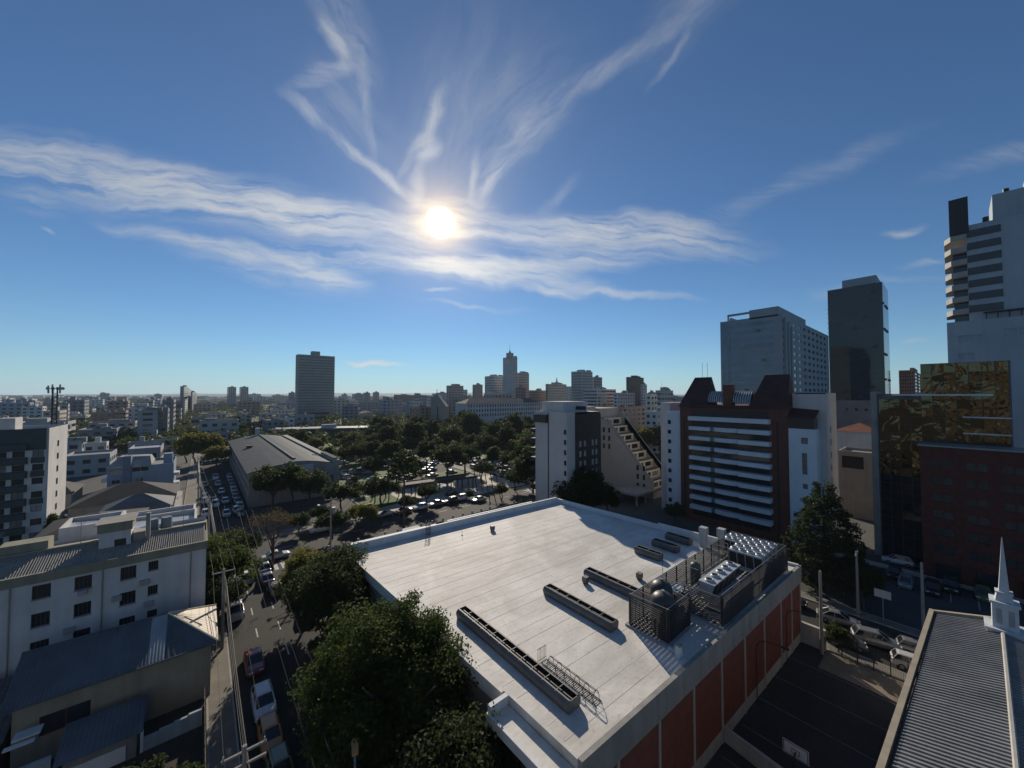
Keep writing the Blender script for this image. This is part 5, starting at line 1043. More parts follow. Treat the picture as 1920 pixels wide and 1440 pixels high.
def sq(r, z, r2, z2, nm):
    mb = MB(); p = [(-r, -r), (r, -r), (r, r), (-r, r)]; q = [(-r2, -r2), (r2, -r2), (r2, r2), (-r2, r2)]
    for k in range(4): a, b, c, d = p[k], p[(k + 1) % 4], q[(k + 1) % 4], q[k]; mb.face([(cxs + a[0], cys + a[1], z), (cxs + b[0], cys + b[1], z), (cxs + c[0], cys + c[1], z2), (cxs + d[0], cys + d[1], z2)])
    mb.face([(cxs + a[0], cys + a[1], z2) for a in q]); mb.face([(cxs + a[0], cys + a[1], z) for a in p]); return part(nm, mb, SPW, sp)
sq(1.05, 8.0, 1.05, 9.1, 'base'); sq(1.16, 9.1, 1.16, 9.3, 'cornice'); sq(.72, 9.3, .72, 11.4, 'belfry'); sq(.84, 11.4, .84, 11.6, 'cornice'); sq(.52, 11.6, .42, 12.3, 'lantern'); sq(.5, 12.3, .5, 12.42, 'cornice'); sq(.30, 12.42, .02, 17.2, 'spire')
for s in (-1, 1): mb = MB(); mb.box(cxs - .73 - .04, cys + s * .34 - .15, 9.7, cxs - .725, cys + s * .34 + .15, 11.0); part('belfry_louvre', mb, mat('louvre_grey', (.33, .35, .37), .7), sp)
# court: partition wall, hoop, fence, poles
cw = MB(); cw.prism([(35.2, 13.5), (35.4, 13.5), (34.6, 7), (34.2, 7)], 0, 1.3); solo('court_partition', cw, CONCL, 'low grey wall dividing the dark court at the bottom right', 'wall')
bh_ = thing('basketball_hoop', 'basketball backboard on a pole at the bottom of the dark court', 'hoop', (34.4, 8.2, 0))
mb = MB(); mb.cyl((34.0, 8.2, 0), (34.0, 8.2, 3.0), .07); mb.tube([(34.0, 8.2, 3.0), (34.7, 8.2, 3.15)], .05, 6); part('pole', mb, VDARK, bh_)
mb = MB(); mb.box(34.7, 7.4, 2.7, 34.74, 9.0, 3.7); part('backboard', mb, WHITEFR, bh_)
for q in ((7.44, 2.74, 8.96, 2.79), (7.44, 3.61, 8.96, 3.66), (7.44, 2.79, 7.49, 3.61), (8.91, 2.79, 8.96, 3.61), (7.95, 2.95, 8.45, 2.99), (7.95, 3.27, 8.45, 3.31), (7.95, 2.99, 7.99, 3.27), (8.41, 2.99, 8.45, 3.27)):
    mb = MB(); mb.box(34.69, q[0], q[1], 34.697, q[2], q[3]); part('board_line', mb, VDARK, bh_)
mb = MB(); mb.tube([(35.0 + .23 * math.cos(a), 8.2 + .23 * math.sin(a), 2.95) for a in np.linspace(0, 2 * math.pi, 13)], .02, 4); part('rim', mb, mat('rim_red', (.4, .06, .03), .5), bh_)
fn = thing('court_fence', 'dark mesh fence along the sunlit street end of the court', 'fence', (56.6, 7, 0))
for y in np.arange(3.6, 10.1, 1.3): mb = MB(); mb.tube([(56.6, y, 0), (56.6, y, 2.4)], .05, 6); part('post', mb, VDARK, fn)
mb = MB()
for y in np.arange(3.6, 9.9, .12): mb.tube([(56.6, y, .3), (56.6, y, 2.3)], .012, 3)
part('mesh_bars', mb, VDARK, fn, kind='stuff')
for z in (.3, 2.35): mb = MB(); mb.tube([(56.6, 3.6, z), (56.6, 9.9, z)], .03, 5); part('rail', mb, VDARK, fn)
sheet('court_apron', 52.5, 3.0, 56.55, 10.2, .04, mat('sunlit_apron', (.20, .17, .13), .95, .4, .6, fine=.4))  # sunlit strip by the fence, its light put into the ground colour
ew = MB(); ew.box(56.35, 10.2, 0, 56.75, 13.2, 2.4); solo('court_end_wall', ew, CONCL, 'pale wall closing the court corner below the brick hall', 'wall')
for (x, y, l) in ((42.0, 12.9, 'slender black lamp with a long arm, in the middle of the brick wall'), (50.4, 12.5, 'slender black lamp with a long arm near the far end of the brick wall')):
    t = thing('arm_lamp', l, 'lamp', (x, y, 0), group='court lamps')
    mb = MB(); mb.tube([(x, y, 0), (x, y, 5.4)], .045, 6); part('pole', mb, VDARK, t); mb = MB(); mb.tube([(x, y, 5.4), (x + .15, y - .2, 5.9), (x + .4, y - .7, 6.1), (x + .6, y - 1.9, 6.1)], .035, 5); part('arm', mb, VDARK, t); mb = MB(); mb.box(x + .5, y - 2.5, 6.05, x + .75, y - 1.9, 6.16); part('lamp_head', mb, VDARK, t)

# ================================================================== TREES
def make_tree(name, label, cat, loc, trunk, crown_me, group=None, smooth=True, extra=None):
    t = thing(name, label, cat, loc, rng.uniform(0, 6.28), group); obj('trunk', trunk.mesh('trunk', BARK), t); obj('crown', crown_me, t)
    if extra: obj('undergrowth', extra, t)
    return t
def broad(seed, R_, H_, n, per, leaf, mats, z0=None, flat=.3, sz=.8, shell=.55, lumps=8, cr=.27, mf=.3):
    z0 = H_ - R_ * sz if z0 is None else z0
    c = crown_points(seed, n, R_, R_, R_ * sz, z0, shell, lumps, flat); g = np.random.default_rng(seed + 1)
    inner = c[: n // 3] * np.array([.55, .55, 1]) + np.array([0, 0, 0]); inner[:, 2] = z0 + (inner[:, 2] - z0) * .55
    c = np.vstack([c, inner])
    return leaf_mesh('crown', c, R_ * cr * (.6 + .7 * g.random(len(c))), per, leaf, seed + 2, mats, .75, mf)
# hero tree in front of the white roof
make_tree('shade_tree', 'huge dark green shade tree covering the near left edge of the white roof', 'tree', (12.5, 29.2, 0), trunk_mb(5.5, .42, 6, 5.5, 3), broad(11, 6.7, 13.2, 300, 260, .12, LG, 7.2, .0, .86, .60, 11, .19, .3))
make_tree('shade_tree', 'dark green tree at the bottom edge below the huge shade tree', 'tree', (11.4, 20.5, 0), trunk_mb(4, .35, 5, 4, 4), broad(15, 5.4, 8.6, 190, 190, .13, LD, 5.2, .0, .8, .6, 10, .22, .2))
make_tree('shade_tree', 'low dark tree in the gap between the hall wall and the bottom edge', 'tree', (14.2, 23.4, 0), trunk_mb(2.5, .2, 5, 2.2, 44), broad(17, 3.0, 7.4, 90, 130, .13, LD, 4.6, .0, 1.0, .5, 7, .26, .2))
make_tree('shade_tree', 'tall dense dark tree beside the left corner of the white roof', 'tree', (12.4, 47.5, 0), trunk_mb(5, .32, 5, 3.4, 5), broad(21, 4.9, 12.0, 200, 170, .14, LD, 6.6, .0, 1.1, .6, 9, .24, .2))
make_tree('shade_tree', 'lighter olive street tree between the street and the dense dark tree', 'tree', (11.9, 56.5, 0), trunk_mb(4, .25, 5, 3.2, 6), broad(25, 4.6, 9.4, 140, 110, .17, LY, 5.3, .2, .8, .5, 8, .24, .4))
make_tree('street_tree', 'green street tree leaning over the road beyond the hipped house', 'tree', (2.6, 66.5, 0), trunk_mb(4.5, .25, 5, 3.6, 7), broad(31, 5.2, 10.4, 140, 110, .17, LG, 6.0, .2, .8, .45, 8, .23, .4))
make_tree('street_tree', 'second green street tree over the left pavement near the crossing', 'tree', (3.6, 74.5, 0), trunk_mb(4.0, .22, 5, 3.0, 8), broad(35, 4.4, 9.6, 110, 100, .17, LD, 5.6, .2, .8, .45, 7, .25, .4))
make_tree('street_tree', 'dark street tree pressed against the end wall of the white block', 'tree', (1.9, 59.5, 0), trunk_mb(4.0, .22, 5, 3.0, 9), broad(37, 3.0, 8.2, 80, 80, .18, LD, 5.0, .2, .9, .45, 7, .25, .3))
def twiggy(seed, H_, spread, n):
    g = random.Random(seed); mb = MB()
    def br(p, d, l, r, k):
        q = p + d * l; mb.cyl(p, q, r, r * .65, 5 if k > 1 else 3, 0, False)
        if k == 0: return
        for _ in range(3 if k > 1 else n):
            nd = (d + Vector((g.uniform(-1, 1), g.uniform(-1, 1), g.uniform(-.25, .7))) * spread).normalized(); br(p.lerp(q, g.uniform(.55, 1)), nd, l * g.uniform(.6, .85), r * .55, k - 1)
    br(Vector((0, 0, 0)), Vector((.05, 0, 1)), H_ * .36, .26, 5); return mb
c = crown_points(51, 70, 4.2, 4.2, 2.6, 8.3, .4, 6, .5)
make_tree('shade_tree', 'dark tree on the right pavement between the big shade tree and the dense dark one', 'tree', (11.6, 38.6, 0), trunk_mb(4, .25, 5, 3, 46), broad(27, 4.0, 9.0, 120, 120, .15, LD, 5.4, .0, .85, .5, 8, .25, .2))
make_tree('bare_tree', 'thin brown half-bare tree by the zebra crossing', 'tree', (9.8, 75.6, 0), twiggy(4, 10.5, .62, 3), leaf_mesh('crown', c, np.full(70, 1.1), 26, .10, 5, LB))
# prototypes for the park
PROTO = []
PROTO.append(make_tree('park_tree', 'x', 'tree', (0, 0, 0), trunk_mb(3.2, .3, 5, 3, 61), broad(61, 4.2, 8.4, 75, 60, .26, LD, 5.2, .25, .8, .5, 7, .28, .3)))
PROTO.append(make_tree('park_tree', 'x', 'tree', (0, 0, 0), trunk_mb(3.6, .3, 5, 3, 62), broad(65, 4.6, 7.6, 75, 60, .27, LD, 5.0, .6, .55, .5, 8, .26, .25)))
PROTO.append(make_tree('park_tree', 'x', 'tree', (0, 0, 0), trunk_mb(4.4, .28, 5, 2.6, 63), broad(71, 3.4, 10.2, 75, 60, .26, LG, 6.0, .1, 1.2, .5, 8, .3, .3)))
PROTO.append(make_tree('park_tree', 'x', 'tree', (0, 0, 0), trunk_mb(3.0, .25, 5, 2.6, 64), broad(75, 3.8, 7.4, 75, 55, .25, LY, 4.6, .2, .75, .45, 7, .28, .35)))
PROTO.append(make_tree('park_tree', 'x', 'tree', (0, 0, 0), trunk_mb(5.5, .3, 5, 3.2, 65), broad(81, 4.4, 11.5, 95, 60, .27, LD, 7.4, .1, .95, .5, 9, .27, .2)))
AUT = make_tree('park_tree', 'x', 'tree', (0, 0, 0), trunk_mb(3, .2, 4, 2.4, 66), broad(85, 3.0, 6.8, 55, 50, .25, LO, 4.2, .2, .8, .45, 6, .3, .4))
used = set()
def tree_at(k, u, v, hpx=None, label='', group=None, s=None, z=0.):
    p = atz(u, v, z); src = AUT if k == 'a' else PROTO[k]
    hs = {0: 8.4, 1: 7.6, 2: 10.2, 3: 7.4, 4: 11.5, 'a': 6.8}[k]; dep = float(np.dot(p - C0, _f))
    sc_ = s if s else (hpx * dep / FPX) / hs
    if k in used: t = dup(src, None, tuple(p), rng.uniform(0, 6.28), label, None, sc_)
    else: used.add(k); t = src; t.location = tuple(p); t.scale = (sc_,) * 3; t['label'] = label
    if group: t['group'] = group
    return t
# singled-out trees near the cross street
for k, u, v, h, l in ((1, 640, 962, 55, 'mushroom-shaped tree on the sunny pavement right of the vaulted hall'), (1, 715, 952, 58, 'mushroom-shaped tree left of the tall bare trunk on the plaza'), (1, 623, 1010, 50, 'flat-topped small tree inside the fence left of the gate hut'), (3, 690, 990, 46, 'bright small tree beside the gate hut'),
                      (0, 800, 950, 44, 'round dark bush tree on the plaza right of the tall trunk'), (0, 965, 920, 40, 'round tree beside the traffic island right of the pergola'), (1, 985, 968, 32, 'clipped umbrella tree at the corner by the white apartments'), (4, 998, 950, 110, 'tall loose tree standing against the white apartment block'),
                      (0, 838, 900, 72, 'big round dark tree just behind the pergola'), (1, 905, 905, 40, 'rounded tree at the right end of the pergola'), (2, 548, 950, 84, 'dark broad tree against the near wall of the vaulted hall'), (0, 512, 956, 84, 'dark tree at the near left corner of the vaulted hall'), (0, 580, 950, 70, 'dark tree in front of the white panel of the vaulted hall'),
                      ('a', 652, 872, 34, 'small orange autumn tree beside the vaulted hall'), (4, 1105, 985, 105, 'big dark tree in front of the stepped building behind the white roof'), (0, 1080, 985, 85, 'dark tree against the brown window wall of the white block'), (2, 1140, 975, 70, 'dark tree below the raked wall of the stepped building'), (0, 1265, 985, 42, 'dark shrub tree at the foot of the balcony apartments'), (2, 1225, 830, 46, 'green tree seen between the stepped building and the balcony tower'), (3, 1215, 850, 50, 'sunlit green tree right of the stepped terraces'), (3, 1240, 850, 55, 'leafy tree touching the balcony tower on its left'),
                      (3, 366, 872, 62, 'yellow-green tree at the far end of the left street, left one'), (3, 392, 868, 58, 'yellow-green tree at the far end of the left street, right one'), (3, 350, 868, 45, 'smaller yellow-green tree behind the pair at the street end'), (3, 405, 880, 45, 'yellow-green tree touching the vaulted hall corner'), (4, 455, 822, 26, 'dark tree behind the vaulted hall ridge'),
                      (0, 590, 908, 58, 'dark tree right behind the near right corner of the vaulted hall'), (2, 612, 892, 60, 'upright tree behind the lawn right of the vaulted hall'), (0, 700, 902, 46, 'round tree on the lawn left of the umbrella pine'), (4, 735, 893, 66, 'tall tree behind the umbrella pine, left of its trunk'), (1, 772, 903, 42, 'flat tree behind the pergola, right of the umbrella pine'), (4, 800, 890, 64, 'tall tree behind the pergola middle'), (0, 872, 888, 58, 'round tree between the pergola and the traffic jam'), (2, 925, 884, 52, 'upright tree in the traffic jam median'), (0, 958, 893, 48, 'round tree beyond the right crossing'), (4, 985, 908, 74, 'tall tree left of the white apartment block beyond the crossing'), (1, 940, 938, 30, 'low flat tree on the traffic island'), (1, 598, 985, 36, 'small tree on the pavement in front of the vaulted hall'), (0, 560, 1000, 40, 'round street tree right of the half-bare tree'), (1, 760, 962, 32, 'low tree at the foot of the umbrella pine'), (3, 668, 985, 38, 'bright little tree left of the gate hut'),
                      (0, 60, 1000, 40, 'dark tree below the teal block'), (2, 95, 1005, 45, 'dark leafy tree right of the other below the teal block'), (0, 20, 1012, 50, 'dark tree at the left edge below the teal block'), (3, 20, 1120, 70, 'green bush tree at the left edge beside the white block'), (1, 1580, 800, 30, 'dark tree crown above the red tiled villa'), (1, 1615, 800, 34, 'dark tree next to the gold glass above the red tiled villa')):
    tree_at(k, u, v, h, l)
# the mass of the park
pk = random.Random(5); n = 0; spots = []
for _ in range(900):
    v = 741 + 693 * 30 / pk.uniform(150, 330); u = pk.uniform(565, 1010)
    p = atz(u, v)
    if not (34 < p[0] < 190 and 106 < p[1] < 330): continue
    if 82 < p[0] < 102 and p[1] < 190: continue
    if u < 640 and v > 850: continue
    if 58 < p[0] < 106 and p[1] < 160: continue
    if any((p[0] - q[0]) ** 2 + (p[1] - q[1]) ** 2 < 46 for q in spots): continue
    if u < 705 and float(np.dot(p - C0, _f)) > 205: continue
    spots.append(p); n += 1
    d_ = float(np.dot(p - C0, _f)); side = 'left' if u < 760 else 'right' if u > 880 else 'middle'; row = 'front' if d_ < 190 else 'back' if d_ > 260 else 'central'
    k = pk.choice([0, 0, 0, 1, 1, 2, 4, 4, 3])
    t_ = tree_at(k, u, v, None, 'x', 'park wood trees', s=pk.uniform(1.1, 1.7) * (.72 if d_ > 250 else .82 if u < 705 else 1))
    later(t_, f'dark rounded tree in the {row} rows of the park wood', u)
    if n >= 150: break
# araucaria pines with bare trunks and umbrella tops
def araucaria(H_, seed, R_=3.2, tiers=5):
    g = random.Random(seed); mb = MB(); mb.cyl((0, 0, 0), (.1, .05, H_), .3, .14, 8); cs = []; rs = []
    for k in range(tiers):
        z = H_ * .72 + H_ * .28 * k / (tiers - 1); r = R_ * (1 - .12 * k)
        for j in range(8):
            a = 2 * math.pi * (j + .5 * (k % 2) + g.random() * .3) / 8; e = (math.cos(a) * r, math.sin(a) * r, z + .7); mb.cyl((0, 0, z - .2), e, .07, .03, 4); cs += [e, (e[0] * .72, e[1] * .72, z + .45)]; rs += [.62, .45]
    return mb, leaf_mesh('crown', cs, rs, 55, .2, seed, LC, .7)
tk, cr_ = araucaria(16.5, 3, 3.6); p = atz(757, 1000); make_tree('umbrella_pine', 'tall dark trunk with an umbrella crown in front of the plaza pergola', 'tree', tuple(p), tk, cr_)
# big conifer right of the white roof
tk = MB(); tk.cyl((0, 0, 0), (0, 0, 15.6), .4, .08, 8); cs = []; rs = []; g = random.Random(9)
for k in range(24):
    z = 1.6 + 14.2 * k / 23; r = (6.0 * (1 - (z / 17.0) ** 1.25) + .35); m_ = max(4, int(r * 4.2))
    for j in range(m_):
        a = 2 * math.pi * (j + g.random() * .8) / m_; rr = r * g.uniform(.6, 1.12); cs.append((math.cos(a) * rr, math.sin(a) * rr, z + g.uniform(-.25, .35) + rr * .05)); rs.append(g.uniform(.5, .85)); tk.cyl((0, 0, z - .3), (math.cos(a) * rr * .9, math.sin(a) * rr * .9, z), .05, .02, 3, 0, False)
make_tree('cypress', 'big dark feathery conifer between the white roof and the gold glass', 'tree', (75.0, 13.4, 0), tk, leaf_mesh('crown', cs, rs, 62, .17, 12, LC, .8, .25, .2))
make_tree('street_shrub', 'dark bush beside the concrete pole at the end of the court', 'shrub', (57.3, 9.2, 0), trunk_mb(1, .1, 4, 1, 12), broad(91, 1.7, 3.4, 40, 60, .14, LD, 1.9, .1, 1., .4, 5, .3))
make_tree('street_shrub', 'dark tree under the big conifer beside the parking bays', 'tree', (71.5, 8.6, 0), trunk_mb(2.5, .15, 4, 2, 13), broad(93, 2.5, 6.2, 60, 60, .17, LD, 3.9, .1, 1., .4, 5, .3))
# shrubs and pampas at the lower left
make_tree('garden_shrub', 'leafy shrub at the bottom edge left of the near pavement', 'shrub', (-.9, 36.5, 0), trunk_mb(.8, .08, 4, .9, 14), broad(95, 1.5, 2.9, 45, 60, .12, LG, 1.6, .1, .9, .4, 5, .3))
make_tree('garden_shrub', 'pale feathery shrub at the bottom edge beside the board fence', 'shrub', (-.3, 34.0, 0), trunk_mb(.8, .08, 4, .9, 15), broad(97, 1.2, 3.2, 40, 60, .12, LY, 1.8, .1, 1.2, .4, 5, .3))
make_tree('garden_shrub', 'low dark shrubs in the yard corner below the garden wall', 'shrub', (-3.2, 40.0, 0), trunk_mb(.6, .08, 4, .9, 16), broad(99, 1.8, 2.2, 45, 60, .13, LD, 1.1, .1, .7, .4, 5, .3))
# clipped round shrubs on the sunny lawns
SHR = None
for i, (u, v, h) in enumerate(((667, 925, 20), (682, 930, 22), (712, 912, 12), (665, 905, 14), (880, 935, 16), (655, 915, 12))):
    p = atz(u, v); d_ = float(np.dot(p - C0, _f)); l = ['ball shrub on the sunny lawn, left of the pair', 'ball shrub on the sunny lawn, right of the pair', 'small ball shrub by the end of the pergola', 'low shrub bed on the lawn behind the vaulted hall corner', 'round shrub on the plaza near the right pergola posts', 'small shrub tucked at the vaulted hall wall on the lawn'][i]
    if SHR is None: SHR = make_tree('ball_shrub', l, 'shrub', tuple(p), trunk_mb(.5, .06, 4, .5, 17), broad(98, 1.3, 2.3, 40, 45, .13, LD, 1.2, 0., .9, .6, 4, .3)); SHR.scale = (h * d_ / FPX / 2.3,) * 3
    else: dup(SHR, None, tuple(p), 1. * i, l, None, h * d_ / FPX / 2.3)

# ================================================================== PLAZA PERGOLA, FENCES, POLES, WIRES
pg = thing('plaza_pergola', 'long flat dark pergola canopy on posts across the plaza', 'pergola', (52, 100, 0))
a0, a1 = (36.3, 103.2), (68.4, 99.4); DKW = mat('pergola_dark', (.045, .04, .036), .8, .3, .6)
nx = Vector((a1[0] - a0[0], a1[1] - a0[1], 0)).normalized(); ny = Vector((-nx.y, nx.x, 0)); Lp = 32.3
def pq(t, s): q = Vector((*a0, 0)) + nx * t + ny * s; return (q.x, q.y)
mb = MB(); mb.prism([pq(0, 0), pq(Lp, 0), pq(Lp, 4.6), pq(0, 4.6)], 3.55, 3.8); part('roof_slab', mb, DKW, pg)
mb = MB(); mb.prism([pq(-.2, -.2), pq(Lp + .2, -.2), pq(Lp + .2, -.02), pq(-.2, -.02)], 3.4, 4.05); mb.prism([pq(-.2, 4.62), pq(Lp + .2, 4.62), pq(Lp + .2, 4.8), pq(-.2, 4.8)], 3.4, 4.05); part('edge_beam', mb, DKW, pg)
mb = MB(); mb.prism([pq(-.4, -.2), pq(-.21, -.2), pq(-.21, 4.8), pq(-.4, 4.8)], 3.5, 4.06); mb.prism([pq(Lp + .21, -.2), pq(Lp + .4, -.2), pq(Lp + .4, 4.8), pq(Lp + .21, 4.8)], 3.5, 4.06); part('end_beam', mb, PLAST, pg)
for i in range(9):
    for s in (.6, 4.0): q = pq(1 + i * 3.8, s); mb = MB(); mb.cyl((q[0], q[1], 0), (q[0], q[1], 3.55), .16, .16, 7); part('post', mb, DKW, pg)
PIER = mat('gate_pier', (.33, .30, .27), .85, .25, .8, streak=.4)
gf = thing('street_fence', 'pale pier and dark panel fence along the near side of the cross street', 'fence', (36, 74.4, 0))
for i in range(20):
    x = 15.4 + i * 2.6
    mb = MB(); mb.box(x, 73.2, 0, x + .32, 73.55, 2.7); part('pier', mb, PIER, gf)
    if i in (5, 6, 10): continue
    mb = MB(); mb.box(x + .33, 73.3, .55, x + 2.59, 73.36, 2.1); part('panel', mb, mat('fence_panel', (.035, .035, .035), .7), gf)
    mb = MB(); mb.box(x + .33, 73.25, 0, x + 2.59, 73.5, .54); part('plinth', mb, PIER, gf)
gh = thing('gate_hut', 'small pale-roofed gate hut at the entrance behind the white roof', 'hut', (33, 70.5, 0))
mb = MB(); mb.box(31.4, 69.6, 0, 34.6, 72.0, .9); part('wall', mb, PIER, gh); mb = MB(); mb.box(31, 69.2, 2.6, 35, 72.4, 2.85); part('roof', mb, PLAST, gh)
for q in ((31.5, 69.7), (34.3, 69.7), (31.5, 71.7), (34.3, 71.7)): mb = MB(); mb.box(q[0], q[1], .9, q[0] + .2, q[1] + .2, 2.6); part('post', mb, PIER, gh)
mb = MB(); mb.box(31.75, 69.75, .9, 34.25, 69.78, 2.5); part('pane', mb, GLASSB, gh)
um = thing('parasol', 'pale yellow parasol catching the sun behind the white roof parapet', 'parasol', (42.2, 66.5, 0))
mb = MB(); mb.rev([(.02, 3.0), (1.0, 2.6), (1.7, 2.15), (1.7, 2.05)], (42.2, 66.5, 0), 8); part('canopy', mb, mat('parasol_cloth', (.62, .55, .34), .8, .1, 1.), um); mb = MB(); mb.cyl((42.2, 66.5, 0), (42.2, 66.5, 3.0), .04); part('pole', mb, STEEL, um)
for i in range(4):
    x = 36.0 + i * 1.9; t = thing('market_table', ['white table at the left end of the row behind the white roof parapet', 'second white table from the left behind the white roof parapet', 'third white table from the left behind the white roof parapet', 'white table nearest the yellow parasol'][i], 'table', (x, 66.8, 0), group='white tables behind the parapet')
    mb = MB(); mb.box(x - .7, 66.2, .72, x + .7, 67.4, .78); part('table_top', mb, WHITEFR, t)
    for sx in (-.6, .6):
        for sy in (66.3, 67.3): mb = MB(); mb.cyl((x + sx, sy, 0), (x + sx, sy, .72), .03, .03, 5); part('leg', mb, STEEL, t)
CPOLE = mat('concrete_pole', (.27, .255, .235), .9, .25, .8, streak=.5); WIRE = mat('black_wire', (.03, .03, .03), .6)
def upole(x, y, h, label, arms=1, lampdir=None, trans=False):
    t = thing('utility_pole', label, 'pole', (x, y, 0)); mb = MB(); mb.cyl((x, y, 0), (x, y, h), .19, .12, 8); part('shaft', mb, CPOLE, t)
    for k in range(arms): z = h - .35 - .75 * k; mb = MB(); mb.box(x - 1.1, y - .06, z - .06, x + 1.1, y + .06, z + .06); part('cross_arm', mb, CPOLE, t)
    for k in range(3 * min(arms, 1)): mb = MB(); mb.cyl((x - 1 + k, y, h - .29), (x - 1 + k, y, h - .05), .06, .04, 6); part('insulator', mb, PLAST, t)
    if trans: mb = MB(); mb.cyl((x + .5, y, h - 3), (x + .5, y, h - 1.9), .33, .33, 10); part('transformer', mb, STEEL, t)
    if lampdir:
        e = (x + lampdir[0], y + lampdir[1], h - 1.2); mb = MB(); mb.tube([(x, y, h - 2), (x + lampdir[0] * .6, y + lampdir[1] * .6, h - 1.35), e], .04, 5); part('lamp_arm', mb, STEEL, t); mb = MB(); mb.box(e[0] - .18, e[1] - .35, e[2] - .05, e[0] + .18, e[1] + .35, e[2] + .1); part('lamp_head', mb, WHITEFR, t)
    return t
PY = [(2.35, 27.5, 9.2, 'near utility pole at the bottom edge carrying the street cables'), (2.4, 56.0, 9.4, 'utility pole beside the hipped house and the parked van'), (1.6, 98, 9.4, 'utility pole at the far corner of the crossing'), (-.2, 131, 9.3, 'utility pole along the left street past the crossing'), (-.6, 165, 9.3, 'farthest utility pole at the end of the left street')]
for i, (x, y, h, l) in enumerate(PY): upole(x, y, h, l, 2 if i == 0 else 1, (2.2, .3) if i in (1,) else None)
upole(19.2, 79 - 2.6, 10.5, 'pole with a transformer and lamps at the crossing fence', 2, (-2, .5), True)
upole(55.6, 10.4, 9.5, 'concrete pole in the corner of the dark court', 0); upole(69.6, 3.0, 9.0, 'concrete pole with a sign by the parking lot', 0); upole(69.4, 9.0, 8.5, 'concrete pole under the big conifer', 1)
for k, (dx, dz, r) in enumerate(((-1, 0, .012), (0, 0, .012), (1, 0, .012), (.25, -1.6, .03), (.3, -1.9, .04), (.2, -2.2, .03), (.35, -2.4, .025), (.15, -2.7, .03))):
    mb = MB()
    for (xa, ya, ha, _), (xb, yb, hb, _) in zip(PY[:-1], PY[1:]):
        pts = [(xa + (xb - xa) * t + dx, ya + (yb - ya) * t, ha + (hb - ha) * t + dz - 2.4 * t * (1 - t)) for t in np.linspace(0, 1, 9)]; mb.tube(pts, r, 4)
    pts = [(2.35 + dx + (5.0 - 2.35) * t * .5, 27.5 - 30 * t, 9.2 + dz - 2.4 * t * (1 - t)) for t in np.linspace(0, 1, 9)]; mb.tube(pts, r, 4)
    solo('street_cable', mb, WIRE, ['left power wire above the tree-lined street', 'middle power wire above the tree-lined street', 'right power wire above the tree-lined street'][k] if k < 3 else ['uppermost', 'second', 'middle', 'fourth', 'lowest'][k - 3] + ' black telecom cable of the low bundle along the left pavement', 'cable', 'power wires' if k < 3 else 'telecom cable bundle')
for k in range(3):
    mb = MB(); mb.tube([(5.2 + k * .9, 18 + 60 * t, 9.3 - 1.8 * t * (1 - t) + (1.0 * t)) for t in np.linspace(0, 1, 15)], .012, 4); solo('street_cable', mb, WIRE, ['thin wire over the middle of the near road, leftmost of three', 'thin wire over the middle of the near road, centre of three', 'thin wire over the middle of the near road, rightmost of three'][k], 'cable', 'thin road wires')
slm = thing('street_lamp', 'street lamp with a sunlit orange head at the bottom edge below the big tree', 'lamp', (6.9, 21.0, 0))
mb = MB(); mb.tube([(6.9, 21.0, 5), (7.0, 21.6, 7.0), (7.3, 23.0, 7.9), (7.6, 24.0, 8.05)], .06, 6); part('arm', mb, STEEL, slm); mb = MB(); mb.cyl((6.9, 21, 0), (6.9, 21, 5), .11, .08, 8); part('pole', mb, STEEL, slm)
mb = MB(); mb.prism([(7.42, 23.95), (7.75, 23.85), (8.05, 24.75), (7.8, 25.0), (7.62, 24.85)], 8.0, 8.18); part('lamp_head', mb, mat('amber_lens', (.45, .28, .10), .4), slm)
for (u, v, h, l) in ((668, 925, 9, 'lamp post on the lawn right of the vaulted hall'), (400, 958, 8, 'thin lamp post on the left street'), (690, 1015, 7.5, 'thin lamp post at the gate beside the white roof'), (918, 955, 6.5, 'thin post on the traffic island near the crossing')):
    p = atz(u, v); t = thing('lamp_post', l, 'lamp', tuple(p)); mb = MB(); mb.cyl(p, (p[0], p[1], h), .09, .05, 6); part('pole', mb, VDARK, t); mb = MB(); mb.box(p[0] - .9, p[1] - .1, h, p[0] + .9, p[1] + .1, h + .12); part('lamp_bar', mb, VDARK, t)
for i in range(5):
    x = 66.5 + i * .9; t = thing('leaning_palm_trunk', ['leftmost of five slim leaning trunks at the right pergola end', 'second of five slim leaning trunks at the right pergola end', 'middle of five slim leaning trunks at the right pergola end', 'fourth of five slim leaning trunks at the right pergola end', 'rightmost of five slim leaning trunks at the right pergola end'][i], 'tree', (x, 96 - i * 1.6, 0), group='slim leaning trunks')
    mb = MB(); mb.tube([(x, 96 - i * 1.6, 0), (x - .4, 96.4 - i * 1.6, 3), (x - .6, 97 - i * 1.6, 6)], .13, 6); part('trunk', mb, BARK, t); part('crown', (lambda m: ([m.cyl((x - .6, 97 - i * 1.6, 6), (x - .6 + math.cos(a) * 1.1, 97 - i * 1.6 + math.sin(a) * 1.1, 6.2), .06, .02, 4) for a in np.linspace(0, 6, 9)], m)[1])(MB()), BARK, t)
sgn = thing('lot_sign', 'pale sign board on a post beside the parking lot', 'sign', (70.0, 6.6, 0)); mb = MB(); mb.cyl((70, 6.6, 0), (70, 6.6, 3.4), .07); part('post', mb, STEEL, sgn); mb = MB(); mb.box(69.9, 5.8, 3.0, 70.0, 7.4, 4.0); part('board', mb, PLAST, sgn)

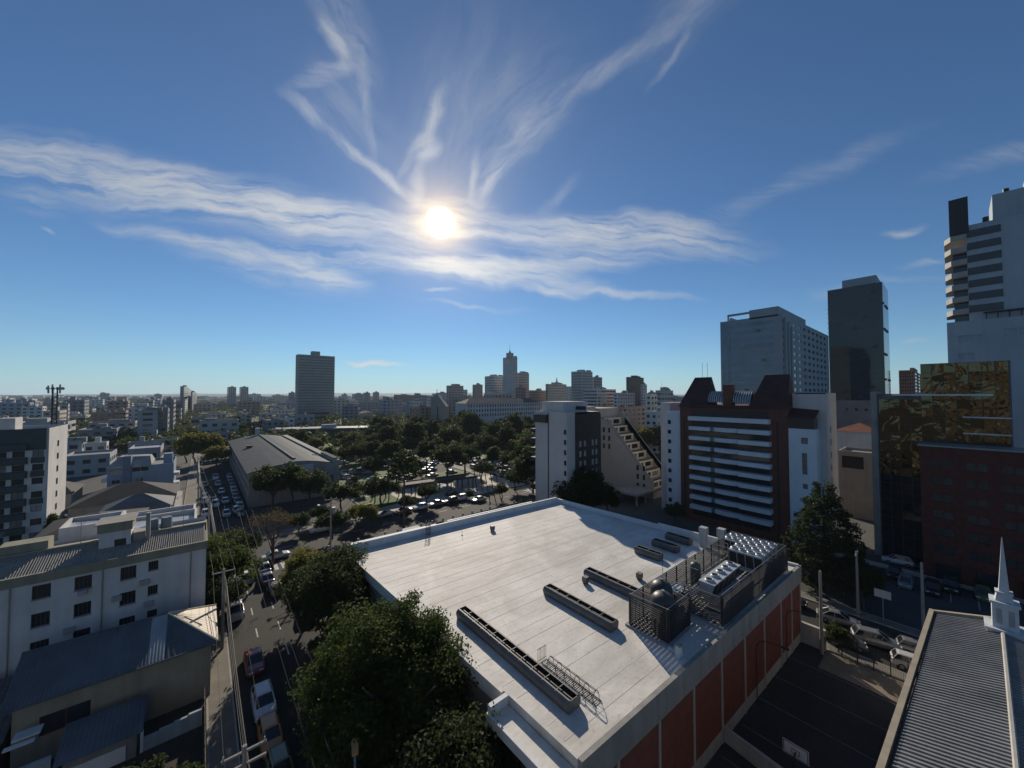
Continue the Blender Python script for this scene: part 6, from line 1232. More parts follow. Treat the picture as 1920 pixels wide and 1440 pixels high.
# ================================================================== VEHICLES
CARM = {n: mat('car_' + n, c, .28, .05, 3., metal=m_, spec=.5, coat=.6, objspace=True) for n, c, m_ in (('white', (.52, .52, .51), 0), ('silver', (.25, .26, .27), .35), ('black', (.015, .015, .017), 0), ('grey', (.12, .125, .13), .3), ('red', (.13, .018, .018), 0), ('blue', (.04, .07, .15), .2), ('orange', (.40, .17, .03), 0), ('beige', (.36, .32, .25), .2), ('green', (.10, .13, .06), 0))}
CGL = mat('car_glass', (.015, .017, .02), .05, .1, 1., spec=.8, objspace=True); TYRE = mat('tyre_rubber', (.02, .02, .02), .9, .2, 3., objspace=True); RIM = mat('wheel_rim', (.35, .35, .36), .35, .1, 3., metal=.7, objspace=True); LMP = mat('head_lamp', (.7, .7, .68), .15, .05, 3., objspace=True); TLP = mat('tail_lamp', (.35, .02, .02), .25, .05, 3., objspace=True)
def car_meshes(L, Wd, Hh, style):
    w = Wd / 2; zb, zl = .22, .62 * (Hh / 1.46); sh = .92 * (Hh / 1.46)
    body = MB()
    if style == 'van': st_ = [(-L / 2, .82, zl, .95 * sh), (-L / 2 + .1, .96, zl, 1.02 * sh), (-L * .2, 1, zl, 1.04 * sh), (L * .2, 1, zl, 1.02 * sh), (L * .36, .98, zl, .98 * sh), (L / 2 - .15, .92, zl * .95, .85 * sh), (L / 2, .78, zl * .9, .68 * sh)]
    elif style == 'sedan': st_ = [(-L / 2, .80, zl, .86 * sh), (-L / 2 + .12, .93, zl, .96 * sh), (-L * .30, .99, zl, 1.0 * sh), (0, 1, zl, 1.0 * sh), (L * .2, 1, zl, .98 * sh), (L * .40, .96, zl * .95, .86 * sh), (L / 2 - .08, .86, zl * .9, .72 * sh), (L / 2, .74, zl * .85, .60 * sh)]
    else: st_ = [(-L / 2, .84, zl, .90 * sh), (-L / 2 + .1, .95, zl, .99 * sh), (-L * .25, 1, zl, 1.02 * sh), (L * .1, 1, zl, 1.0 * sh), (L * .26, .98, zl, .96 * sh), (L * .42, .94, zl * .95, .82 * sh), (L / 2, .76, zl * .85, .60 * sh)]
    prev = None
    for i, (x, k, zm, zt) in enumerate(st_):
        ring = [(x, -w * k * .88, zb), (x, -w * k, zb + .16), (x, -w * k, zm), (x, -w * k * .93, zt - .05), (x, -w * k * .80, zt), (x, 0, zt + .02), (x, w * k * .80, zt), (x, w * k * .93, zt - .05), (x, w * k, zm), (x, w * k, zb + .16), (x, w * k * .88, zb)]
        b = len(body.v); body.v += ring; n = len(ring)
        if prev is not None:
            for j in range(n): body.f.append((prev + j, prev + (j + 1) % n, b + (j + 1) % n, b + j)); body.m.append(0)
        if i in (0, len(st_) - 1): body.f.append(tuple(range(b, b + n))); body.m.append(0)
        prev = b
    # cabin: glass sides, painted roof
    if style == 'sedan': cb, ct = (-L * .36, L * .24), (-L * .20, L * .06)
    elif style == 'van': cb, ct = (-L * .485, L * .40), (-L * .46, L * .24)
    else: cb, ct = (-L * .47, L * .26), (-L * .38, L * .08)
    zt0 = sh - .03; g = MB(); B = [(cb[0], -w * .88), (cb[1], -w * .80), (cb[1], w * .80), (cb[0], w * .88)]; T = [(ct[0], -w * .70), (ct[1], -w * .70), (ct[1], w * .70), (ct[0], w * .70)]; zr = Hh - .05
    for j in range(4): a, b, c, d = B[j], B[(j + 1) % 4], T[(j + 1) % 4], T[j]; g.face([(*a, zt0), (*b, zt0), (*c, zr), (*d, zr)])
    rf = MB(); e = .03; T2 = [(ct[0] - e, -w * .72), (ct[1] + e, -w * .72), (ct[1] + e, w * .72), (ct[0] - e, w * .72)]; T3 = [(ct[0] + .2, -w * .55), (ct[1] - .2, -w * .55), (ct[1] - .2, w * .55), (ct[0] + .2, w * .55)]
    for j in range(4): a, b, c, d = T2[j], T2[(j + 1) % 4], T3[(j + 1) % 4], T3[j]; rf.face([(*a, zr - .02), (*b, zr - .02), (*c, Hh), (*d, Hh)])
    rf.face([(*a, Hh) for a in T3])
    for sy in (-1, 1):     # pillars
        for (xb, xt) in ((cb[0], ct[0]), (cb[1], ct[1]), ((cb[0] + cb[1]) / 2 - .1, (ct[0] + ct[1]) / 2 - .05)) + (((cb[0] * .6 + cb[1] * .4, ct[0] * .65 + ct[1] * .35),) if style == 'van' else ()):
            k0 = .885 if xb < 0 else .82; rf.cyl((xb, sy * w * k0, zt0), (xt, sy * w * .71, zr), .045, .04, 5)
    if style == 'van': rf.face([(cb[0] - .01, -w * .87, zt0), (cb[0] + L * .3, -w * .89, zt0), (ct[0] + L * .3, -w * .71, zr), (ct[0], -w * .71, zr)]); rf.face([(cb[0] - .01, w * .87, zt0), (cb[0] + L * .3, w * .89, zt0), (ct[0] + L * .3, w * .71, zr), (ct[0], w * .71, zr)])
    wh = MB(); wh.rev([(.30, -.09), (.31, -.05), (.31, .05), (.30, .09), (.2, .095)], (0, 0, 0), 14); rm_ = MB(); rm_.rev([(.2, .085), (.06, .07), (.001, .08)], (0, 0, 0), 10)
    hl = MB(); hl.box(-.12, -.18, -.07, .0, .18, .07)
    return dict(body=body.mesh('body', CARM['white'], smooth=False), glass=g.mesh('cabin_glass', CGL), roof=rf.mesh('roof', CARM['white']), wheel=wh.mesh('wheel', TYRE, smooth=True), rim=rm_.mesh('rim', RIM), hl=hl.mesh('headlight', LMP), tl=hl.mesh('tail_light', TLP), L=L, w=w, zl=zl)
CM = {'hatch': car_meshes(3.95, 1.70, 1.50, 'hatch'), 'sedan': car_meshes(4.45, 1.74, 1.46, 'sedan'), 'van': car_meshes(4.5, 1.80, 1.82, 'van'), 'suv': car_meshes(4.35, 1.82, 1.66, 'hatch')}
def paint(o, m):
    o.material_slots[0].link = 'OBJECT'; o.material_slots[0].material = m
def car(style, colour, x, y, heading, label, group=None, z=.01, detail=True, cat='car'):
    k = CM[style]; t = thing('parked_car' if group is None or 'parked' in group else 'car', label, cat, (x, y, z), heading, group)
    paint(obj('body', k['body'], t), CARM[colour]); obj('cabin_glass', k['glass'], t); paint(obj('roof', k['roof'], t), CARM[colour])
    if detail:
        for sx in (-.30, .31):
            for sy in (-1, 1):
                wo_ = obj('wheel', k['wheel'], t, (k['L'] * sx, sy * (k['w'] - .08), .31)); wo_.rotation_euler = (R(90) * -sy, 0, 0); obj('rim', k['rim'], wo_)
        for sy in (-1, 1): obj('headlight', k['hl'], t, (k['L'] / 2 - .06, sy * k['w'] * .52, k['zl'])); obj('tail_light', k['tl'], t, (-k['L'] / 2 + .10, sy * k['w'] * .60, k['zl'] + .12))
    return t
UPY, DNY, EX, WX = math.pi / 2, -math.pi / 2, 0., math.pi
G1 = 'cars parked along the tree-lined street'
car('van', 'white', 4.1, 63.6, DNY, 'white van parked at the left kerb beside the hipped house', G1, cat='van')
car('sedan', 'red', 5.0, 50.3, DNY, 'dark red car parked left, half in tree shade', G1); car('suv', 'white', 5.1, 43.0, DNY, 'white car with dark windscreen parked near the bottom of the street', G1)
car('hatch', 'orange', 5.1, 38.6, DNY, 'orange-brown car parked in front of the white car, lower left', G1); car('hatch', 'green', 5.3, 34.6, DNY, 'pale-windowed dark green car at the bottom edge of the street', G1); car('sedan', 'black', 5.2, 30.2, DNY, 'black car cut by the bottom edge of the street', G1)
car('hatch', 'silver', 11.4, 38.0, UPY, 'silver car glimpsed through the big shade tree', G1); car('sedan', 'white', 11.6, 57.3, UPY, 'white car under the dense trees on the right kerb', G1); car('hatch', 'black', 11.5, 43.2, UPY, 'black car hidden under the big tree', G1)
G2 = 'cars queuing on the tree-lined street'
for i, (x, y, c_, st_, l) in enumerate(((9.2, 67.2, 'silver', 'hatch', 'silver car nearest the camera in the queue under the half-bare tree'), (8.6, 71.6, 'grey', 'sedan', 'grey car second in the queue under the half-bare tree'), (8.7, 76.2, 'silver', 'sedan', 'bright glinting car third in the queue near the crossing'), (6.2, 74, 'white', 'hatch', 'white car hidden behind the street trees near the crossing'))): car(st_, c_, x, y, UPY, l, G2)
G3 = 'cars on the left street beyond the crossing'
rows = ((5.3, 116.8, 'silver', 'sedan', DNY), (8.0, 114.6, 'grey', 'hatch', DNY), (7.4, 118.4, 'silver', 'hatch', DNY), (8.3, 122.0, 'white', 'hatch', DNY), (1.3, 120.3, 'white', 'hatch', DNY), (3.4, 128.5, 'white', 'suv', DNY), (5.6, 130.8, 'silver', 'sedan', DNY), (8.2, 128.0, 'black', 'hatch', DNY), (8.1, 133.5, 'grey', 'hatch', DNY), (8.2, 138.5, 'silver', 'hatch', DNY), (1.3, 134.0, 'silver', 'hatch', DNY), (1.2, 140.0, 'black', 'hatch', DNY), (5.2, 144.2, 'silver', 'sedan', DNY), (8.2, 144.0, 'white', 'hatch', DNY), (8.3, 150.0, 'grey', 'sedan', DNY), (4.7, 157.0, 'silver', 'hatch', DNY), (8.3, 156.0, 'blue', 'hatch', DNY), (8.2, 162.0, 'silver', 'hatch', DNY), (4.4, 170.0, 'white', 'suv', DNY), (1.3, 158.0, 'grey', 'hatch', DNY), (8.2, 169.0, 'silver', 'hatch', DNY))
ordw = ['nearest', 'second', 'third', 'fourth', 'fifth', 'sixth', 'seventh', 'eighth', 'ninth', 'tenth', 'eleventh', 'twelfth', 'thirteenth', 'fourteenth', 'fifteenth']
lane = {}
for (x, y, c_, st_, h) in sorted(rows, key=lambda r: r[1]):
    k = 'left kerb row of left street' if x < 2.5 else 'middle lane of left street' if x < 7 else 'row by the vaulted hall'; i = lane.get(k, 0); lane[k] = i + 1
    car(st_, c_, x, y, h, f'{c_} car, {ordw[i]} from the crossing in the {k}', G3)
for i in range(7):
    p = atz(377 + 9 * i, 872 - 1.2 * i); car(['hatch', 'sedan'][i % 2], ['white', 'silver', 'white', 'grey'][i % 4], p[0], p[1], R(20), f'{ordw[i]} from the left of the sunlit cars parked across the far street end', 'cars at the far street end')
G4 = 'cars on the cross street'
for (x, y, c_, st_, h, l) in ((20.6, 90.0, 'white', 'suv', WX, 'white car crossing behind the half-bare tree'), (35.4, 90.6, 'blue', 'sedan', WX, 'dark teal car left of the tall trunk on the cross street'), (39.8, 90.4, 'red', 'sedan', WX, 'dark red car passing behind the tall trunk'), (44.6, 90.6, 'white', 'hatch', WX, 'white hatchback right of the tall trunk'), (49.4, 90.8, 'silver', 'sedan', WX, 'silver car ahead of the white hatchback by the plaza'), (53.6, 90.4, 'black', 'suv', WX, 'black car between two pale cars by the plaza'), (57.2, 91.0, 'white', 'suv', WX, 'white car on the plaza side before the right crossing'), (60.4, 86.6, 'silver', 'sedan', WX, 'silver-green car nearest the right crossing'), (11, 80.6, 'white', 'sedan', EX, 'white roofed car just past the street tree at the crossing'), (4.5, 82, 'silver', 'hatch', EX, 'pale car half hidden by the street trees at the crossing')): car(st_, c_, x, y, h, l, G4)
for (x, y, c_, st_, h, l) in ((29.6, 62.4, 'silver', 'sedan', R(15), 'white sunlit car in the yard right behind the white roof parapet'), (55.4, 72.4, 'silver', 'sedan', R(10), 'pale car behind the far parapet near its right end'), (49, 70.8, 'black', 'hatch', R(20), 'dark car behind the far parapet between the piers'), (-26.6 + .3, 140, 'white', 'hatch', 0, 'white car parked beside the teal block'), (46, 97.5, 'black', 'hatch', R(5), 'dark car standing under the pergola'), (58, 96.8, 'black', 'sedan', R(5), 'black car on the plaza below the pergola')): car(st_, c_, x, y, h, l, 'cars parked off the street')
G5 = 'cars on the street behind the court'
for (x, y, c_, st_, h, l) in ((64.9, 10.4, 'silver', 'sedan', R(-78), 'silver saloon behind the court fence, seen side-on'), (62.6, 6.6, 'silver', 'suv', R(-72), 'grey-roofed car in the street behind the court, nearest the church'), (59.8, 9.0, 'grey', 'hatch', R(-75), 'dark car behind the bush at the end of the court'), (60.2, 3.2, 'white', 'hatch', R(-80), 'white car partly hidden by the church coping'), (65.5, 16, 'black', 'sedan', R(-85), 'black car under the conifer beyond the brick hall'), (64.0, 3.0, 'silver', 'hatch', R(-80), 'silver car behind the church coping')): car(st_, c_, x, y, h, l, G5)
G6 = 'cars parked in the lot by the brick block'
for (x, y, c_, st_, h, l) in ((85.4, 5.4, 'silver', 'hatch', WX, 'silver car in the middle of the dark parking lot'), (85.6, 2.6, 'black', 'suv', WX, 'black car right of the silver one in the lot'), (88.6, 6.9, 'black', 'sedan', WX, 'black car at the back of the lot near the gold glass'), (88.9, .8, 'black', 'suv', WX, 'large black car near the sunlit kerb of the lot'), (88.9, -2.2, 'green', 'hatch', WX, 'olive car near the right end of the lot'), (81.5, 8.6, 'grey', 'sedan', WX, 'grey car beside the big conifer in the lot'), (95.3, 7.0, 'white', 'hatch', R(100), 'white car parked under the gold glass'), (95.4, 4.9 - 2.2, 'black', 'sedan', R(100), 'black car with a glint parked under the gold glass')): car(st_, c_, x, y, h, l, G6)
# sunlit jam on the park avenue
jr = random.Random(3); k = 0
for ln in range(5):
    for i in range(12):
        x = 85.6 + ln * 3.0; y = 96 + i * 5.9 + jr.uniform(-.8, .8) + ln
        if jr.random() < .12: continue
        t_ = car(jr.choice(['hatch', 'sedan', 'suv']), jr.choice(['white', 'silver', 'silver', 'grey', 'black', 'black', 'red', 'beige']), x, y, DNY if ln < 3 else UPY, 'x', 'traffic jam on the park avenue', detail=False); later(t_, 'car in the traffic jam, lane ' + ['nearest the plaza', 'second from the plaza', 'in the middle', 'fourth from the plaza', 'farthest from the plaza'][ln], y, 'the near end'); k += 1
for i in range(36):
    u_ = jr.uniform(645, 865); p = atz(u_, jr.uniform(868, 906)); t_ = car(jr.choice(['hatch', 'sedan']), jr.choice(['white', 'silver', 'black', 'grey']), p[0], p[1], R(jr.uniform(-20, 20)), 'x', 'cars among the park trees', detail=False); later(t_, 'car parked in the shade among the park trees', u_)
mo = thing('motorbike', 'small dark motorbike and rider in the left street near the crossing', 'motorbike', (3.6, 112.5, 0)); mb = MB(); mb.cyl((3.55, 111.9, .3), (3.65, 111.9, .3), .3, .3, 10); mb.cyl((3.55, 113.1, .3), (3.65, 113.1, .3), .3, .3, 10); part('wheels', mb, TYRE, mo); mb = MB(); mb.box(3.48, 112.0, .4, 3.72, 113.0, .8); part('frame', mb, VDARK, mo); mb = MB(); mb.rev([(.12, .8), (.24, 1.0), (.25, 1.3), (.1, 1.42), (.14, 1.5), (.14, 1.68), (.02, 1.76)], (3.6, 112.5, 0), 8); part('rider', mb, VDARK, mo, smooth=True)

# ================================================================== THE CITY BEYOND
FARW = [mat('far_%d' % i, c, .9, .2, .08, streak=.3) for i, c in enumerate(((.47, .47, .46), (.37, .365, .35), (.29, .305, .32), (.39, .355, .315), (.29, .22, .195), (.22, .235, .25), (.53, .525, .51), (.32, .30, .25), (.25, .29, .335)))]
FARR = [mat('far_roof_grey', (.20, .20, .20), .9, .2, .1), mat('far_roof_tile', (.22, .095, .06), .9, .3, .1), mat('far_roof_zinc', (.42, .43, .44), .5, .2, .1, metal=.2), mat('far_roof_dark', (.09, .09, .09), .9, .2, .1)]
def far_block(name, label, x0, x1, y0, y1, z1, wm, rm, fl=3.0, bay=3.2, group=None, seed=0, bits=1, z0=-1., style=None, cat='building', wf=.5, hf=.42, base=0.):
    """a distant block as one mesh: walls, window openings filled with glass, roof and lift head"""
    mb = MB(); mb.box(x0, y0, z0, x1, y1, z1, 0); g = random.Random(seed)
    nf = max(1, int((z1 - base) / fl)); fh = (z1 - base) / nf
    for f, (a0, L, pl) in {'-y': (x0, x1 - x0, y0), '-x': (y0, y1 - y0, x0), '+x': (y0, y1 - y0, x1)}.items():
        if f == '+x' and x1 > 5: continue
        if style == 'blind-x' and f == '-x': continue
        nb = max(1, int(L / bay)); bw = L / nb
        for j in range(nf):
            zb = base + fh * (j + .3)
            if style == 'band': spans = [(.03 * L, .97 * L)]
            else: spans = [(bw * (i + .5 - wf / 2), bw * (i + .5 + wf / 2)) for i in range(nb)]
            for a, b in spans:
                if f == '-y': mb.face([(a0 + a, pl - .05, zb), (a0 + b, pl - .05, zb), (a0 + b, pl - .05, zb + fh * hf), (a0 + a, pl - .05, zb + fh * hf)], 1)
                else: s = -.05 if f == '-x' else .05; mb.face([(pl + s, a0 + a, zb), (pl + s, a0 + b, zb), (pl + s, a0 + b, zb + fh * hf), (pl + s, a0 + a, zb + fh * hf)], 1)
            if style == 'balc' and f != '+x':
                if f == '-y': mb.box(a0 + L * .15, pl - 1.1, zb - .9, a0 + L * .85, pl - .06, zb - .05, 0)
                else: mb.box(pl - 1.1, a0 + L * .15, zb - .9, pl - .06, a0 + L * .85, zb - .05, 0)
    if style == 'hip':
        xc, yc, h = (x0 + x1) / 2, (y0 + y1) / 2, min(x1 - x0, y1 - y0) * .22
        for a, b in (((x0 - .4, y0 - .4), (x1 + .4, y0 - .4)), ((x1 + .4, y0 - .4), (x1 + .4, y1 + .4)), ((x1 + .4, y1 + .4), (x0 - .4, y1 + .4)), ((x0 - .4, y1 + .4), (x0 - .4, y0 - .4))): mb.face([(*a, z1), (*b, z1), (xc, yc, z1 + h)], 2)
    else:
        mb.face([(x0 + .3, y0 + .3, z1 + .02), (x1 - .3, y0 + .3, z1 + .02), (x1 - .3, y1 - .3, z1 + .02), (x0 + .3, y1 - .3, z1 + .02)], 2)
        for q in ((x0, y0, x1, y0 + .3), (x0, y1 - .3, x1, y1), (x0, y0 + .3, x0 + .3, y1 - .3), (x1 - .3, y0 + .3, x1, y1 - .3)): mb.box(q[0], q[1], z1 + .01, q[2], q[3], z1 + .8, 0)
        for _ in range(bits):
            a, b = g.uniform(.1, .5), g.uniform(.1, .5); h = g.uniform(2, 4.5); mb.box(x0 + (x1 - x0) * a, y0 + (y1 - y0) * b, z1 + .03, x0 + (x1 - x0) * (a + g.uniform(.2, .4)), y0 + (y1 - y0) * (b + g.uniform(.2, .4)), z1 + h, 0)
    if z1 > 9 and style != 'hip':
        a, b = x0 + (x1 - x0) * g.uniform(.2, .8), y0 + (y1 - y0) * g.uniform(.15, .7); mb.cyl((a, b, z1), (a, b, z1 + g.uniform(3, 6.5)), .09, .05, 4, 2)
        a, b = x0 + (x1 - x0) * g.uniform(.15, .75), y0 + (y1 - y0) * g.uniform(.1, .5); mb.cyl((a, b, z1 + .02), (a, b, z1 + g.uniform(1.6, 2.6)), 1.1, 1.0, 8, 2)
        a = x0 + (x1 - x0) * g.uniform(.1, .7); mb.box(a, y0 + .5, z1 + .03, a + g.uniform(2, 5), y0 + g.uniform(2, 4), z1 + g.uniform(1.2, 2.4), 2)
    return solo(name, mb, [wm, GLASS, rm], label, cat, group, base=((x0 + x1) / 2, (y0 + y1) / 2, 0))
occ = []
def cb(name, label, uL, uC, uR, v, dep, w=0, r=0, **k):
    x0, x1, y0, y1, z = corner_box(uL, uC, uR, v, dep); occ.append((x0, x1, y0, y1)); return far_block(name, label, x0, x1, y0, y1, z, FARW[w] if isinstance(w, int) else w, FARR[r], **k)
# slab tower
x0, x1, y0, y1, z1 = corner_box(555.5, 559, 628, 664, 395); occ.append((x0, x1, y0, y1)); y1 = y0 + 13
SLABM = mat('slab_tower_concrete', (.31, .315, .29), .85, .2, .15, streak=.3)
sb = building('slab_tower', 'tall olive-grey concrete slab tower standing alone left of centre', 'tower', x0, x1, y0, y1, z1, SLABM, {'-y': [o for k in range(27) for o in grid_ops(x1 - x0, z1 - 1 - 3.0 * (k + 1), z1 - 1 - 3.0 * k, 14, 1, .72, .42, 1.2, .3)]}, joined=True, depth=.35, bits=((.38, .6, .2, .8, 4.6),), gm=mat('slab_glass', (.10, .11, .11), .2, .6, .5, spec=.5))
for k in range(27): mb = MB(); mb.box(x0 + .6, y0 - .25, z1 - 3.95 - 3 * k, x1 - .6, y0 - .01, z1 - 3.75 - 3 * k); part('floor_ledge', mb, SLABM, sb)
# skyline, left to right
cb('apartment_block', 'twin narrow tower left of centre on the horizon, left one', 426, 429, 443, 726, 820, 1); cb('apartment_block', 'twin narrow tower left of centre on the horizon, right one', 449, 452, 466, 726, 830, 1)
cb('apartment_block', 'stepped grey tower above the street end, dark top', 338, 345, 360, 725, 600, 2, bits=2); cb('apartment_block', 'white-framed mid-rise in front of the stepped grey tower', 344, 347, 376, 749, 480, 6); cb('apartment_block', 'dark lower shoulder beside the stepped grey tower', 358, 361, 369, 735, 590, 5)
cb('apartment_block', 'grey slab with blank wall and small windows above the blue house', 258, 296, 300, 771, 225, 2, style=None, bits=2, bay=6); cb('apartment_block', 'dark narrow slab joined to the grey blank slab', 296, 315, 318, 769, 232, 5, bay=9); cb('apartment_block', 'dark block with white balconies right of the dark slab', 305, 326, 330, 752, 260, 5, style='balc')
cb('apartment_block', 'rose balcony apartment block above the teal block roof', 172, 212, 214, 774, 290, 4, style='balc', bits=0); cb('apartment_block', 'rose and glass apartment block beside the rose balconies', 213, 236, 241, 772, 295, 4, style='band')
cb('apartment_block', 'pale tower with a dark cap left of the rose block', 196, 212, 214, 751, 420, 6); cb('apartment_block', 'old beige stained block behind the phone mast', 80, 112, 125, 772, 250, 3); cb('apartment_block', 'beige block with white stair strip near the mast', 112, 128, 131, 760, 330, 3); cb('apartment_block', 'small pale blue block right of the teal block', 106, 121, 129, 805, 165, 8, bay=2.5)
cb('apartment_block', 'grey windowless block behind the blue house, left', 122, 154, 156, 829, 150, 2, bay=14, bits=0); cb('apartment_block', 'white balcony house behind the blue house', 156, 200, 204, 832, 172, 6, bay=3, style=None, bits=1); cb('apartment_block', 'grey house with paired windows right behind the blue house', 240, 283, 285, 830, 185, 2, bay=5); cb('apartment_block', 'plain grey wall block at the far left kerb of the street', 283, 333, 335, 825, 190, 2, bay=30, bits=0)
cb('apartment_block', 'low beige block with a bright roof edge under the rose apartments', 172, 212, 216, 812, 240, 3, r=2, bits=0); cb('apartment_block', 'arched grey gable building under the grey slab', 262, 294, 296, 810, 215, 2, bay=20, bits=0)
cb('apartment_block', 'long pinkish row of flats above the yellow-green trees', 330, 415, 420, 804, 330, 4, bay=3, bits=2, hf=.5); cb('apartment_block', 'ochre and brown tower block left of the slab tower', 447, 460, 472, 778, 320, 7, bay=30); cb('apartment_block', 'pale long block left of the slab tower with rows of windows', 506, 508, 553, 770, 430, 0); cb('apartment_block', 'dark stepped house behind the vaulted hall chimney', 492, 500, 533, 790, 255, 5, style='balc'); cb('apartment_block', 'two-tone narrow block beside the stepped house', 534, 541, 552, 785, 262, 0, bay=4)
cb('apartment_block', 'grey-blue small tower left of the slab tower on the horizon', 541, 545, 553, 737, 640, 2); cb('apartment_block', 'pale tower just right of the slab tower', 640, 643, 651, 740, 700, 6); cb('apartment_block', 'pale square tower on the horizon right of the slab tower', 699, 702, 711, 736, 760, 3)
cb('apartment_block', 'grey flat-topped tower on the horizon left of the wedge church', 681, 684, 694, 737, 720, 2); cb('apartment_block', 'dark house with white bands in front of the horizon right of the slab tower', 642, 646, 672, 762, 380, 5, bay=4); cb('apartment_block', 'pale square flats left of the wedge church', 762, 775, 800, 742, 420, 3); cb('apartment_block', 'white lower flats left of the wedge church', 767, 774, 792, 754, 390, 6); cb('apartment_block', 'brown school-like block at the foot of the wedge church', 768, 772, 812, 765, 330, 4, bay=4, hf=.5)
cb('apartment_block', 'beige stepped apartment tower right of the wedge church', 837, 841, 869, 724, 450, 3, bits=3, bay=4); cb('apartment_block', 'grey balcony tower between the beige and the white cluster', 886, 893, 905, 722, 500, 2, style='balc')
cb('apartment_block', 'pale cluster tower with a blue glass stripe left of the tallest spire tower', 909, 924, 944, 706, 440, 0, bits=2); cb('apartment_block', 'white tower with dark window columns at the foot of the tallest', 913, 917, 948, 738, 395, 6, bay=7, wf=.6)
tt = cb('spire_tower', 'tallest pale tower of the skyline with a spire and side windows', 943, 961, 970, 670, 425, 0, style='blind-x', bits=0, cat='tower')
p = atd(956, 670, 428); mb = MB(); mb.box(p[0] - 3, p[1] - 3, p[2] - 1, p[0] + 3, p[1] + 3, p[2] + 5); mb.cyl((p[0], p[1], p[2] + 5), (p[0], p[1], p[2] + 8), 1.6, .5, 8); mb.cyl((p[0], p[1], p[2] + 8), (p[0], p[1], p[2] + 15), .3, .08, 6); o = obj('spire', mb.mesh('spire', FARW[1], tuple(tt.location)), tt)
cb('apartment_block', 'beige tower with an aerial right of the tallest spire tower', 968, 972, 992, 700, 455, 3, bits=2); cb('apartment_block', 'rose lower tower in front of the beige aerial tower', 967, 971, 986, 727, 400, 4)
cb('apartment_block', 'rose broad block right of the tall cluster', 992, 996, 1026, 733, 430, 4); sb2 = cb('steepled_block', 'pale block with a thin church steeple rising from its roof', 1023, 1027, 1062, 721, 430, 1, bits=2); p = atd(1044, 721, 434); mb = MB(); mb.cyl((p[0], p[1], p[2] - 1), (p[0], p[1], p[2] + 3), 1.5, 1.2, 8); mb.cyl((p[0], p[1], p[2] + 3), (p[0], p[1], p[2] + 9), 1.1, .05, 8); obj('steeple_tip', mb.mesh('steeple_tip', FARW[2], tuple(sb2.location)), sb2)
cb('apartment_block', 'tall pale grey tower with a lift head right of centre', 1071, 1090, 1111, 697, 400, 0, bits=2, style='balc'); cb('apartment_block', 'grey slab with square windows joined to the tall pale tower', 1110, 1113, 1129, 708, 420, 1); cb('parking_deck', 'white banded parking deck building below the pale grey tower', 1093, 1120, 1155, 731, 350, 6, style='band', hf=.5); cb('apartment_block', 'dark brown tower alone on the skyline right of the parking deck', 1174, 1179, 1207, 708, 420, mat('brown_tower', (.12, .095, .085), .85, .2, .1), bits=2); cb('apartment_block', 'pale arched-window block below the dark brown tower', 1150, 1158, 1190, 738, 340, 6, bay=4); cb('apartment_block', 'narrow white tower right of the dark brown tower', 1203, 1206, 1213, 722, 410, 6); cb('apartment_block', 'white balcony flats left of the balcony tower', 1211, 1221, 1232, 741, 230, 6, style='balc'); cb('apartment_block', 'blue-windowed block beside the white balcony flats', 1229, 1240, 1262, 734, 240, 8, bits=3, wf=.7); cb('apartment_block', 'low pale terrace block under the white balcony flats', 1210, 1232, 1262, 775, 190, 6, bay=3)
cb('apartment_block', 'long brown tiled block above the stepped building', 1146, 1148, 1210, 766, 230, 4, r=3, bits=0, bay=5); cb('apartment_block', 'dark tiled low house right above the stepped terraces', 1122, 1126, 1180, 775, 200, 5, r=1, style='hip', bay=5)
# arcaded palace
x0, x1, y0, y1, z1 = corner_box(868, 874, 1015, 757, 290); occ.append((x0, x1, y0, y1)); y1 = y0 + 16
ar = building('arcaded_palace', 'long white arcaded building with a dark hipped roof above the park', 'building', x0, x1, y0, y1, z1, FARW[6], {'-y': [o for k in range(3) for o in grid_ops(x1 - x0, z1 - 3.8 * (k + 1), z1 - 3.8 * k, 30, 1, .5, .6, 1, .2)]}, joined=True, depth=.4)
mb = MB(); yc = (y0 + y1) / 2; mb.face([(x0 - .5, y0 - .5, z1 + .05), (x1 + .5, y0 - .5, z1 + .05), (x1 - 8, yc, z1 + 4), (x0 + 8, yc, z1 + 4)]); mb.face([(x0 - .5, y1, z1 + .05), (x1 + .5, y1, z1 + .05), (x1 - 8, yc, z1 + 4), (x0 + 8, yc, z1 + 4)]); mb.face([(x0 - .5, y0 - .5, z1 + .05), (x0 - .5, y1, z1 + .05), (x0 + 8, yc, z1 + 4)]); part('hip_roof', mb, FARR[3], ar)
# wedge church
p = atd(822, 790, 330); cxw, cyw = p[0], p[1]; wt = atd(818, 737, 330)[2]
wc = thing('wedge_church', 'modern grey church rising as a steep concrete wedge with a cross', 'church', (cxw, cyw, 0)); WCM = mat('wedge_concrete', (.22, .22, .21), .85, .15, .2, streak=.3); rv = Vector((_r[0], _r[1], 0)); fv = Vector((_fh[0], _fh[1], 0)); cv = Vector((cxw, cyw, 0))
A_ = [cv - rv * 7, cv + rv * 6.8, cv + rv * 6.8 + fv * 14, cv - rv * 7 + fv * 14]; zt = [wt - 5.2, wt - 12, wt - 12, wt - 5.2]; tp = cv - rv * 2 + fv * 3; mb = MB()
for j in range(4): a, b = A_[j], A_[(j + 1) % 4]; mb.face([(a.x, a.y, 0), (b.x, b.y, 0), (b.x, b.y, zt[(j + 1) % 4]), (a.x, a.y, zt[j])]); mb.face([(a.x, a.y, zt[j]), (b.x, b.y, zt[(j + 1) % 4]), (tp.x, tp.y, wt)])
